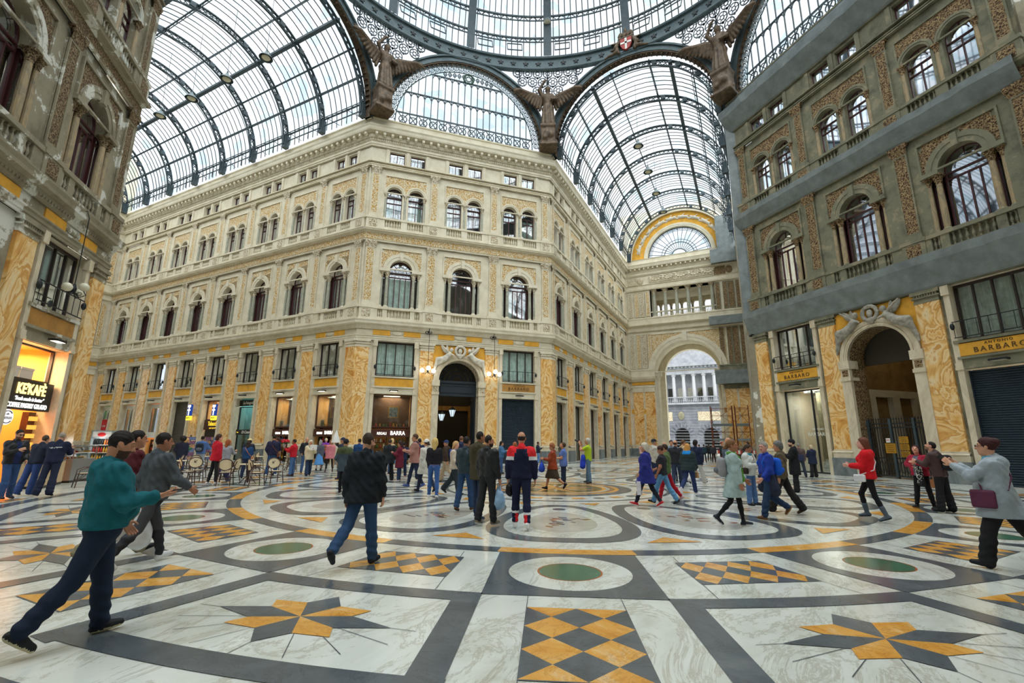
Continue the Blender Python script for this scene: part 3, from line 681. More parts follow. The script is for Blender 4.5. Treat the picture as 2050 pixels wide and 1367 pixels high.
    for x in ps + [c0, c1]:
        w = 1.02 if x in ps else .98
        if x in ps: pier(x, 1.02 if sx > .95 else 1.1)
        else: pier(x if F.k0 < 0 or x > L / 2 else .47, w) if not (x > L / 2 and F.k1 > 0) else pier(L - .47, w)
        pil(x, 11.53, 16.75, .66 if sx > .95 else .6); pil(x, 18.72, 23.1, .58); pedestal(x, 10.43, 11.53); pedestal(x, 17.62, 18.74)
    # running cornices
    c = F.k0, F.k1
    def mk(prof, name, mat): 
        mb = MB(); sweep(mb, prof, L, c[0], c[1]); return mb.build(name, mat, F.root)
    mk([(0, 8.93), (.04, 8.95), (.04, 9.05), (.07, 9.07), (.07, 9.2), (.12, 9.24), (.12, 9.3), (.0, 9.31)], 'architrave', S['st'])
    mk([(0, 9.76), (.08, 9.8), (.08, 9.86), (.14, 9.98), (.16, 10.08), (.34, 10.14), (.35, 10.27), (.4, 10.4), (.4, 10.44), (.1, 10.46)], 'cornice', S['st'])
    mk([(0, 16.72), (.06, 16.76), (.06, 16.85), (.1, 16.88), (.03, 16.9)], 'architrave', S['st'])
    mk([(.03, 16.9), (.03, 17.4)], 'carved_frieze', S['go'])
    mk([(.03, 17.4), (.1, 17.44), (.14, 17.5), (.3, 17.54), (.32, 17.62), (.36, 17.66), (.1, 17.68)], 'cornice', S['st'])
    mk([(0, 24.86), (.08, 24.9), (.08, 25.02), (.13, 25.05), (.13, 25.22), (.18, 25.27), (.04, 25.28), (.04, 25.55), (.16, 25.58), (.18, 25.62), (.2, 25.68), (.2, 25.95), (.56, 25.99), (.6, 26.1), (.62, 26.3), (.68, 26.42), (.68, 26.46), (.3, 26.5), (.26, 26.56), (.26, 27.15), (.34, 27.2), (.34, 27.3), (-.4, 27.32)], 'top_cornice', S['st'])
    mb = MB(); n = int(L / .62)
    for k in range(n):
        x = (k + .5) * L / n; mb.box(x - .1, x + .1, -.5, -.18, 25.72, 25.95); mb.box(x - .09, x + .09, -.44, -.3, 25.64, 25.74)
    mb.build('modillion_band', S['st'], F.root)
    mb = MB(); n = int(L / .17)
    for k in range(n):
        x = (k + .5) * L / n; mb.box(x - .045, x + .045, -.13, 0, 25.36, 25.53); mb.box(x - .045, x + .045, -.15, 0, 9.88, 9.97)
    mb.build('dentil_band', S['st'], F.root)
    # dark backing sheet standing in for the unlit rooms behind the windows
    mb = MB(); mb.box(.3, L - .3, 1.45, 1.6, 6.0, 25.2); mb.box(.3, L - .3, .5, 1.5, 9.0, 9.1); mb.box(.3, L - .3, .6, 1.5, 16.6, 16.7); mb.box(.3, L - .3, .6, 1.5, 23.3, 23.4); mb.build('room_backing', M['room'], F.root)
    mb = MB(); mb.box(-.3 if F.k0 < 0 else .05, L + .3 if F.k1 < 0 else L - .05, .7, .75, 24.95, 27.3); mb.build('parapet', S['st'], F.root)
def teal_cloth():
    if 'teal' not in M: M['teal'] = plain('dark_teal_blind', (58, 96, 98), .7)  # teal sheet added as backing so the pane reads as dark teal glass
    return M['teal']
_red = []
def plain_red():
    if not _red: _red.append(plain('dark_red_curtain_cloth', (96, 30, 34), .8, var=.15))
    return _red[0]

FC = Facade('wall_center', (-A, W), R(45), SIDE, 'clean', .414, .414)
facade(FC, [2.9, SIDE / 2, SIDE - 2.9], [5.2, SIDE - 5.2], 1.0, portal=1)
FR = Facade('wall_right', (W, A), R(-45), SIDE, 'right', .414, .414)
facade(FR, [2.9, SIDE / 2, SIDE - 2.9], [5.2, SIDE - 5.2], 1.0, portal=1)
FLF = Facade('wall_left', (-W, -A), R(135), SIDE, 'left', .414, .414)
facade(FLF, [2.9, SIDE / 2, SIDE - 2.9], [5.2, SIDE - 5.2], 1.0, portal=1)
cs = sorted(LL - (2.75 + 4.6 * k) for k in range(8))
FLA = Facade('wall_left_arm', (-A - LL, W), 0, LL, 'clean', -1, .414)
facade(FLA, cs, [(a + b) / 2 for a, b in zip(cs, cs[1:])], .86)
cs2 = [2.25 + 4.62 * k for k in range(6)]
FRA = Facade('wall_right_arm', (-W, A), R(90), LR, 'clean', .414, -1)
facade(FRA, cs2, [(a + b) / 2 for a, b in zip(cs2, cs2[1:])], .86)

# ------------------------------------------------------------------ plain walls that close the place where the photo does not look
def back_walls():
    mb = MB()
    def wall(name, a, b, h=27):
        m_ = MB(); d = Vector((b[0] - a[0], b[1] - a[1], 0)).normalized(); n = Vector((-d.y, d.x, 0)) * .4
        a, b = Vector((*a, 0)), Vector((*b, 0)); up = Vector((0, 0, h))
        m_.add([a, b, b - n, a - n, a + up, b + up, b - n + up, a - n + up], [(0, 1, 2, 3), (4, 7, 6, 5), (0, 4, 5, 1), (1, 5, 6, 2), (2, 6, 7, 3), (3, 7, 4, 0)])
        o = m_.build(name, M['patchy'], None); o['kind'] = 'structure'
    wall('wall_east_arm_north', (A + 25, W), (A, W)); wall('wall_east_arm_south', (A, -W), (A + 25, -W)); wall('wall_south_east', (W, -A), (A, -W)); wall('wall_south_arm_west', (-W, -A), (-W, -A - 25))
    wall('wall_south_arm_east', (W, -A - 25), (W, -A)); wall('wall_left_arm_south', (-A - LL, -W), (-A, -W)); wall('wall_right_arm_east', (W, A + LR), (W, A)); 
    wall('wall_east_arm_end', (A + 25, -W), (A + 25, W), 35); wall('wall_south_arm_end', (-W, -A - 25), (W, -A - 25), 35)
back_walls()
# ------------------------------------------------------------------ smooth bodies from distance fields
def _rc(P, a, b, ra, rb):
    a = np.asarray(a, np.float32); b = np.asarray(b, np.float32); d = b - a; L2 = float(d @ d) + 1e-9
    q = [P[k] - a[k] for k in range(3)]
    t = np.clip((q[0] * d[0] + q[1] * d[1] + q[2] * d[2]) / L2, 0, 1)
    return np.sqrt((q[0] - t * d[0]) ** 2 + (q[1] - t * d[1]) ** 2 + (q[2] - t * d[2]) ** 2) - (ra + (rb - ra) * t)
def _el(P, c, r, M_=None):
    q = [P[k] - np.float32(c[k]) for k in range(3)]
    if M_ is not None:
        m = np.asarray(M_, np.float32); q = [m[0][k] * q[0] + m[1][k] * q[1] + m[2][k] * q[2] for k in range(3)]
    n = np.sqrt((q[0] / r[0]) ** 2 + (q[1] / r[1]) ** 2 + (q[2] / r[2]) ** 2)
    return (n - 1) * min(r)
def _bx(P, c, h, M_=None, rd=.01):
    q = [P[k] - np.float32(c[k]) for k in range(3)]
    if M_ is not None:
        m = np.asarray(M_, np.float32); q = [m[0][k] * q[0] + m[1][k] * q[1] + m[2][k] * q[2] for k in range(3)]
    d = [np.abs(q[k]) - (h[k] - rd) for k in range(3)]
    return np.sqrt(sum(np.maximum(x, 0) ** 2 for x in d)) + np.minimum(np.maximum(np.maximum(d[0], d[1]), d[2]), 0) - rd
def smin(a, b, k):
    if k <= 0: return np.minimum(a, b)
    h = np.clip(.5 + .5 * (b - a) / k, 0, 1); return b + (a - b) * h - k * h * (1 - h)
def blend(P, prims, k=.03):
    """prims: ('c', a, b, ra, rb) | ('e', c, r, M) | ('b', c, h, M, rd); a trailing float overrides the blend"""
    out = None
    for p in prims:
        kk = k
        if isinstance(p[-1], str): kk = float(p[-1]); p = p[:-1]
        d = _rc(P, *p[1:]) if p[0] == 'c' else _el(P, *p[1:]) if p[0] == 'e' else _bx(P, *p[1:])
        out = d if out is None else smin(out, d, kk)
    return out
def bounds_of(prims, pad):
    lo = np.full(3, 1e9); hi = np.full(3, -1e9)
    for p in prims:
        if p[0] == 'c':
            for q, r in ((p[1], p[3]), (p[2], p[4])): lo = np.minimum(lo, np.asarray(q) - r); hi = np.maximum(hi, np.asarray(q) + r)
        else:
            r = max(p[2]) * (1.0 if p[0] == 'e' else 1.75); lo = np.minimum(lo, np.asarray(p[1]) - r); hi = np.maximum(hi, np.asarray(p[1]) + r)
    return lo - pad, hi + pad
def nets(fn, lo, hi, h):
    """surface nets: (vertices, quads) of fn = 0 in the box"""
    ax = [np.arange(lo[k], hi[k] + h, h, dtype=np.float32) for k in range(3)]
    X = np.meshgrid(*ax, indexing='ij', sparse=False); V = fn(X).astype(np.float32); S = V < 0
    n = [len(a) for a in ax]; c = tuple(k - 1 for k in n)
    if min(c) < 1: return np.zeros((0, 3)), []
    cnt = np.zeros(c, np.float32); acc = np.zeros((3,) + c, np.float32)
    sl = lambda o: tuple(slice(o[k], o[k] + c[k]) for k in range(3))
    for d in range(3):
        for o1 in (0, 1):
            for o2 in (0, 1):
                e = [k for k in range(3) if k != d]; a = [0, 0, 0]; a[e[0]] = o1; a[e[1]] = o2; b = list(a); b[d] = 1
                va, vb = V[sl(a)], V[sl(b)]; m = S[sl(a)] != S[sl(b)]
                t = np.where(m, va / np.where(m, va - vb, 1), 0)
                cnt += m
                for k in range(3): acc[k] += np.where(m, a[k] + (t if k == d else 0), 0)
    act = cnt > 0; idx = np.full(c, -1, np.int64); idx[act] = np.arange(int(act.sum()))
    w = np.argwhere(act); den = cnt[act]
    vs = np.stack([(acc[k][act] / den + w[:, k]) * h + ax[k][0] for k in range(3)], 1)
    quads = []
    for d in range(3):
        e = [k for k in range(3) if k != d]
        s0 = [slice(None)] * 3; s1 = [slice(None)] * 3; s0[d] = slice(0, n[d] - 1); s1[d] = slice(1, n[d])
        m = S[tuple(s0)] != S[tuple(s1)]; ins = S[tuple(s0)]
        g = np.argwhere(m)
        g = g[(g[:, e[0]] > 0) & (g[:, e[1]] > 0) & (g[:, e[0]] < n[e[0]] - 1) & (g[:, e[1]] < n[e[1]] - 1)]
        if not len(g): continue
        q = []
        for o1, o2 in ((0, 0), (1, 0), (1, 1), (0, 1)):
            w2 = g.copy(); w2[:, e[0]] -= 1 - o1; w2[:, e[1]] -= 1 - o2; q.append(idx[w2[:, 0], w2[:, 1], w2[:, 2]])
        q = np.stack(q, 1); fl = ins[g[:, 0], g[:, 1], g[:, 2]]
        if d == 1: fl = ~fl
        q[~fl] = q[~fl][:, ::-1]
        quads.append(q)
    return vs, (np.concatenate(quads) if quads else np.zeros((0, 4), np.int64))
def nmesh(name, parts, mats, colour=None):
    """mesh from several (verts, quads) pieces; colour(centres) -> material index per face"""
    vs = []; qs = []; b = 0
    for v, q in parts:
        if len(v) == 0 or len(q) == 0: continue
        vs.append(v); qs.append(np.asarray(q) + b); b += len(v)
    v = np.concatenate(vs); q = np.concatenate(qs)
    me = bpy.data.meshes.new(name); me.vertices.add(len(v)); me.vertices.foreach_set('co', v.astype(np.float32).ravel())
    me.loops.add(len(q) * 4); me.loops.foreach_set('vertex_index', q.ravel().astype(np.int32))
    me.polygons.add(len(q)); me.polygons.foreach_set('loop_start', np.arange(0, len(q) * 4, 4, dtype=np.int32)); me.polygons.foreach_set('loop_total', np.full(len(q), 4, np.int32))
    for m in mats: me.materials.append(m)
    if colour is not None: me.polygons.foreach_set('material_index', colour(v[q].mean(1)).astype(np.int32))
    me.polygons.foreach_set('use_smooth', np.ones(len(q), bool)); me.update(); me.validate(); return me
def blob(name, prims, mat, parent, loc=None, rot=None, h=.05, k=.05, noise=0, mods=None):
    lo, hi = bounds_of(prims, h * 2.5 + noise)
    def fn(P):
        d = blend(P, prims, k)
        if noise: d = d + noise * (np.sin(P[0] * 9 / h * .05) * np.sin(P[2] * 11 / h * .05 + 1) * np.sin(P[1] * 8 / h * .05 + 2))
        if mods: d = mods(P, d)
        return d
    return obj(name, nmesh(name, [nets(fn, lo, hi, h)], [mat] if not isinstance(mat, list) else mat), parent, loc, rot)
# ------------------------------------------------------------------ iron and glass roof
VC, VR = 27.45, 7.05
def P3(u, th, r): return Vector((u, r * math.cos(th), VC + r * math.sin(th)))
def vault(name, org, ang, L, step, detail=True):
    root = obj(name, None, None, org, (0, 0, ang)); root['kind'] = 'structure'
    ns = 26; th = [PI * k / ns for k in range(ns + 1)]
    g = MB()
    for j in range(int(L / step) + 1):
        u0, u1 = j * step, min((j + 1) * step, L)
        if u1 - u0 > .05: g.strip([P3(u0, t, VR + .1) for t in th], [P3(u1, t, VR + .1) for t in th])
    g.build('glass_panes', M['roof_glass'], root)
    b = MB(); nb = int(L / (step / 8.))
    for k in range(nb):
        if k % 8 == 0: continue
        u = k * step / 8.; b.tube([P3(u, t, VR) for t in th], .042, 4, cap=False)
    b.build('glazing_bars', M['iron_dark'], root)
    def rib(mb):
        n2 = 44; tt = [PI * k / n2 for k in range(n2 + 1)]
        for r, w in ((VR - .05, .17), (VR - .52, .14)):
            for du in (-.09, .09): mb.strip([P3(du, t, r) for t in tt], [P3(du, t, r - w * .5) for t in tt])
            mb.strip([P3(-.09, t, r - w * .5) for t in tt], [P3(.09, t, r - w * .5) for t in tt]); mb.strip([P3(-.09, t, r) for t in tt], [P3(.09, t, r) for t in tt])
        for k in range(n2):
            mb.bar(P3(0, tt[k], VR - .1), P3(0, tt[k + 1], VR - .54), .05); mb.bar(P3(0, tt[k], VR - .54), P3(0, tt[k + 1], VR - .1), .05)
        for t in (0, PI): mb.bar(P3(0, t, VR - .3) - Vector((0, 0, .3)), P3(0, t, VR - .3) + Vector((0, 0, .9)), .4, .45)
        for a in (18, 36, 54, 72, 108, 126, 144, 162): mb.cbox(P3(0, R(a), VR - .3), (.24, .4, .4))
    k = 0
    while k * step < L - .3:
        inst('vrib', rib, 'lattice_rib', [M['iron']], root, (k * step + .25, 0, 0)); k += 1
    for a in (9, 26, 43, 60, 76, 104, 120, 137, 154, 171):
        mb = MB(); t = R(a); mb.bar(P3(0, t, VR - .12), P3(L, t, VR - .12), .09); mb.bar(P3(0, t, VR - .34), P3(L, t, VR - .34), .05)
        n = int(L / .575)
        if a in (60, 120):
            mb.bar(P3(0, t, VR - .3), P3(L, t, VR - .3), .3, .2)
        for q in range(n): mb.bar(P3(q * .575, t, VR - (.12 if q % 2 else .34)), P3((q + 1) * .575, t, VR - (.34 if q % 2 else .12)), .03)
        mb.build('purlin', M['iron'], root)
    for sg in (0, 1):                                               # struts along the gutter
        mb = MB(); t = 0 if sg == 0 else PI
        s_ = -1 if sg == 0 else 1
        for z in (27.9, 28.5): mb.bar((0, -s_ * (VR - .2), z), (L, -s_ * (VR - .2), z), .07)
        q = 0
        while q < L - 2.3:
            y = -s_ * (VR - .2); mb.bar((q + .6, y, 27.35), (q + 2.1, y, 28.5), .045); mb.bar((q + 2.1, y, 27.35), (q + 2.1, y, 28.5), .045); q += 2.3
        mb.build('gutter_railing', M['iron'], root)
    return root
vault('ceiling_left_arm', (-A - .3, 0, 0), PI, LL - .2, 4.6)
vault('ceiling_right_arm', (0, A + .3, 0), PI / 2, LR - .4, 4.62)
vault('ceiling_east_arm', (A + .3, 0, 0), 0, 24.6, 4.6)
vault('ceiling_south_arm', (0, -A - .3, 0), -PI / 2, 24.6, 4.6)

AZ = 27.9
def arches():
    def band(mb):
        n = 40
        for (r0, r1, y0, y1, m) in ((6.9, 7.0, -.1, .45, 1), (7.0, 7.42, -.16, .45, 0), (7.42, 7.58, -.3, .45, 0)):
            P = [(-r0, 27.1)] + arc(0, AZ, r0, n) + [(r0, 27.1)]; Q = [(-r1, 27.1)] + arc(0, AZ, r1, n) + [(r1, 27.1)]
            for y in (y0, y1): mb.strip([(a, y, b) for a, b in P], [(a, y, b) for a, b in Q], m)
            for S_ in (P, Q): mb.strip([(a, y0, b) for a, b in S_], [(a, y1, b) for a, b in S_], m)
        for k in range(48):                                          # leaf border on the soffit
            t = PI * (k + .5) / 48; c = Vector((6.88 * math.cos(t), .15, AZ + 6.88 * math.sin(t)))
            mb.cbox(c, (.1, .34, .26), 1, Matrix.Rotation(PI / 2 - t, 3, 'Y'))
    def lace(mb):
        n = 40
        for r in (6.82, 6.1):
            mb.tube([(a, .1, b) for a, b in [(-r, 27.2)] + arc(0, AZ, r, n) + [(r, 27.2)]], .05, 5)
        for k in range(44):
            t = PI * (k + .5) / 44; c = (6.46 * math.cos(t), 6.46 * math.sin(t))
            mb.tube([(c[0] + .21 * math.cos(q * PI / 5), .1, AZ + c[1] + .21 * math.sin(q * PI / 5)) for q in range(10)], .035, 4, closed=True)
            mb.tube([(c[0] + .09 * math.cos(q * PI / 3), .1, AZ + c[1] + .09 * math.sin(q * PI / 3)) for q in range(6)], .03, 4, closed=True)
            for dr in (-.3, .3):
                tt = t + PI / 88; mb.cbox(((6.46 + dr) * math.cos(tt), .1, AZ + (6.46 + dr) * math.sin(tt)), (.12, .05, .12))
    def grid(mb):
        hz = lambda x: AZ + math.sqrt(max(0, 6.08 ** 2 - x * x))
        n = 21
        for k in range(1, n):
            x = -6.08 + 12.16 * k / n; top = min(hz(x), 33.05); mb.bar((x, .1, 27.3), (x, .1, top), .07, up=(0, 1, 0))
        for z in (28.65, 30.75, 33.05):
            w = math.sqrt(max(0, 6.08 ** 2 - (z - AZ) ** 2)) if z > AZ else 6.08; mb.bar((-w, .1, z), (w, .1, z), .1)
        for k in range(n - 1):                                       # rounded pane heads
            x = -6.08 + 12.16 * (k + .5) / n
            for z in (30.7, 33.0):
                if hz(x) > z: mb.tube([(x + .25 * math.cos(q * PI / 6), .1, z - .3 + .28 * math.sin(q * PI / 6)) for q in range(7)], .04, 4)
        for k in range(14):                                          # row of crosses and rings at the foot
            x = -5.9 + 11.8 * (k + .5) / 14
            mb.tube([(x + .33 * math.cos(q * PI / 6), .05, 28.0 + .33 * math.sin(q * PI / 6)) for q in range(12)], .045, 4, closed=True)
            mb.bar((x - .42, .05, 27.45), (x + .42, .05, 28.6), .06); mb.bar((x + .42, .05, 27.45), (x - .42, .05, 28.6), .06)
        for k in range(-5, 6):                                       # scrolls under the crown
            if k == 0: continue
            x = k * .42; h = hz(x) - 33.05
            for sg in (-1, 1):
                if h > .3: mb.tube([(x + sg * .17 * math.cos(q * .7) * (1 - q / 14), .08, 33.05 + h * .5 + .3 * math.sin(q * .7) * (1 - q / 14)) for q in range(12)], .03, 4)
            mb.bar((x, .1, 33.05), (x, .1, 33.05 + h), .035, up=(0, 1, 0))
    def star(mb):
        mb.tube([(.46 * math.cos(q * PI / 12), 0, .46 * math.sin(q * PI / 12)) for q in range(24)], .07, 6, closed=True)
        for o in (0, PI):
            p = [(.4 * math.cos(PI / 2 + o + q * 2 * PI / 3), 0, .4 * math.sin(PI / 2 + o + q * 2 * PI / 3)) for q in range(3)]
            for q in range(3): mb.bar(p[q], p[(q + 1) % 3], .05)
    def lglass(mb):
        mb.face([(a, .2, b) for a, b in [(-6.9, 27.2)] + arc(0, AZ, 6.9, 30) + [(6.9, 27.2)]])
    for k in range(8):
        a = k * PI / 4; c = Vector((A * math.cos(a), A * math.sin(a), 0)); rz = a - PI / 2
        root = inst('archband', band, 'ceiling_arch', [M['iron_light'], M['bronze']], None, c, (0, 0, rz)); root['kind'] = 'structure'
        if k % 2:
            inst('lace', lace, 'lace_border', [M['iron_light']], root); inst('lgrid', grid, 'lunette_grille', [M['iron']], root)
            inst('lstar', star, 'star_badge', [plain_green()], root, (0, .02, 33.4)); inst('lglass', lglass, 'glass_panes', [M['roof_glass']], root)
_g = []
def plain_green():
    if not _g: _g.append(plain('dark_green_painted_iron', (36, 74, 58), .5))
    return _g[0]
arches()

def dome():
    root = obj('ceiling_dome', None); root['kind'] = 'structure'; Z0, H, RR = 36.5, 19., 18.5
    def D(t, a, r=RR): return Vector((r * math.cos(t) * math.cos(a), r * math.cos(t) * math.sin(a), Z0 + (H + r - RR) * math.sin(t)))
    # ring with stars
    mb = MB(); n = 128
    def circ(r, z): return [(r * math.cos(2 * PI * k / n), r * math.sin(2 * PI * k / n), z) for k in range(n)]
    prof = [(18.62, 35.1), (18.3, 35.1), (18.22, 35.2), (18.22, 35.34), (18.42, 35.4), (18.42, 36.3), (18.24, 36.36), (18.2, 36.5), (18.3, 36.62), (18.62, 36.62)]
    for (a, b), (c, d) in zip(prof, prof[1:]): mb.strip(circ(a, b), circ(c, d), 0, True)
    mb.build('ring_girder', M['iron_light'], root)
    def star(mb):
        pts = [((.27 if q % 2 == 0 else .115) * math.sin(q * PI / 5), (.27 if q % 2 == 0 else .115) * math.cos(q * PI / 5)) for q in range(10)]
        mb.face([(x, -.05, z) for x, z in pts]); mb.strip([(x, -.05, z) for x, z in pts], [(x, .03, z) for x, z in pts], 0, True)
    for k in range(100):
        a = 2 * PI * k / 100; inst('ringstar', star, 'star', [M['iron_dark']], root, (18.4 * math.cos(a), 18.4 * math.sin(a), 35.85), (0, 0, a - PI / 2))
    tt = [PI / 2 * k / 22 for k in range(22)]
    g = MB()
    for k in range(64):
        a0, a1 = 2 * PI * k / 64, 2 * PI * (k + 1) / 64; g.strip([D(t, a0, RR + .25) for t in tt], [D(t, a1, RR + .25) for t in tt])
    g.build('glass_panes', M['roof_glass'], root)
    b = MB()
    for k in range(16 * 13):
        if k % 13 == 0: continue
        a = 2 * PI * (k / (16 * 13)); m = 22 if k % 2 else 14; b.tube([D(t, a) for t in tt[:m]], .045, 4, cap=False)
    b.build('glazing_bars', M['iron_dark'], root)
    def rib(mb):
        for da in (-.009, .009): mb.strip([D(t, da, RR + .1) for t in tt], [D(t, da, RR - .35) for t in tt])
        mb.strip([D(t, -.009, RR - .35) for t in tt], [D(t, .009, RR - .35) for t in tt]); mb.strip([D(t, -.02, RR - .36) for t in tt], [D(t, .02, RR - .36) for t in tt])
    for k in range(16): inst('drib', rib, 'meridian_rib', [M['iron']], root, (0, 0, 0), (0, 0, k * PI / 8))
    for t in (5.6, 12, 18.5, 25, 32, 40, 50, 62):
        mb = MB(); t = R(t)
        for dt, w in ((-.008, .12), (.012, .2)): mb.tube([D(t + dt, 2 * PI * k / n, RR - .1) for k in range(n)], w / 2, 4, closed=True)
        for k in range(n):
            mb.bar(D(t - .008, 2 * PI * k / n, RR - .1), D(t + .012, 2 * PI * (k + .5) / n, RR - .1), .05); mb.bar(D(t + .012, 2 * PI * (k + .5) / n, RR - .1), D(t - .008, 2 * PI * (k + 1) / n, RR - .1), .05)
        mb.build('purlin_ring', M['iron'], root)
    rnd = random.Random(5); mbv = None
    for k in range(16):                                              # tilted vent sashes low in the dome
        for q in (3, 8):
            a = 2 * PI * (k + q / 13 + .1) / 16; m_ = MB(); w = .85
            for da in (0,):
                p0, p1 = D(R(4.6), a), D(R(4.6), a + .075); p2, p3 = D(R(1.2), a + .075, RR - .55), D(R(1.2), a, RR - .55)
                for u, v in ((p0, p1), (p1, p2), (p2, p3), (p3, p0)): m_.bar(u, v, .07)
            m_.build('vent_sash', M['iron'], root)
    return D
DOME = dome()

def pendentives():
    """open ironwork between the arches and the ring: rings on a warped net"""
    def surf(th, z):
        t = min(1, max(0, (z - 27.3) / 8.)); rc = A / math.cos(R(22.5) - abs(th)); r = rc * (1 - t) + 18.5 * t - .02; return Vector((r * math.cos(th), r * math.sin(th), z))
    def zarch(th):
        d = A * math.tan(R(22.5) - abs(th)); return AZ + math.sqrt(max(0, 7.6 ** 2 - d * d)) if d < 7.6 else 27.3
    mb = MB(); st = .95; z = 28.2; row = 0
    while z < 35.3:
        q = -9
        while q <= 9:
            th = (q + (.5 if row % 2 else 0)) * st / 18.9; q += 1
            if abs(th) > R(21.5) or z - .45 < zarch(th): continue
            def pt(dx, dz): return surf(th + dx / 18.9, min(z + dz, 35.35))
            mb.tube([pt(.42 * math.cos(k * PI / 6), .42 * math.sin(k * PI / 6)) for k in range(12)], .05, 4, closed=True)
            mb.tube([pt(.17 * math.cos(k * PI / 4), .17 * math.sin(k * PI / 4)) for k in range(8)], .045, 4, closed=True)
            for k in range(6): mb.bar(pt(.17 * math.cos(k * PI / 3), .17 * math.sin(k * PI / 3)), pt(.42 * math.cos(k * PI / 3), .42 * math.sin(k * PI / 3)), .045)
            for dx, dz in ((.475, .42), (-.475, .42)): mb.cbox(pt(dx, dz), (.13, .13, .13))
        z += .84; row += 1
    for th0 in (-R(20), -R(14), -R(8), 0, R(8), R(14), R(20)):
        zs = [zz for zz in [28 + .5 * k for k in range(15)] if zz > zarch(th0)]
        if len(zs) > 1: mb.tube([surf(th0, zz) for zz in zs + [35.3]], .05, 4)
    me = mb.mesh('pendentive_grille', [M['iron']])
    for k in range(8):
        o = obj('ceiling_pendentive', me, None, None, (0, 0, R(22.5) + k * PI / 4)); o['kind'] = 'structure'
pendentives()
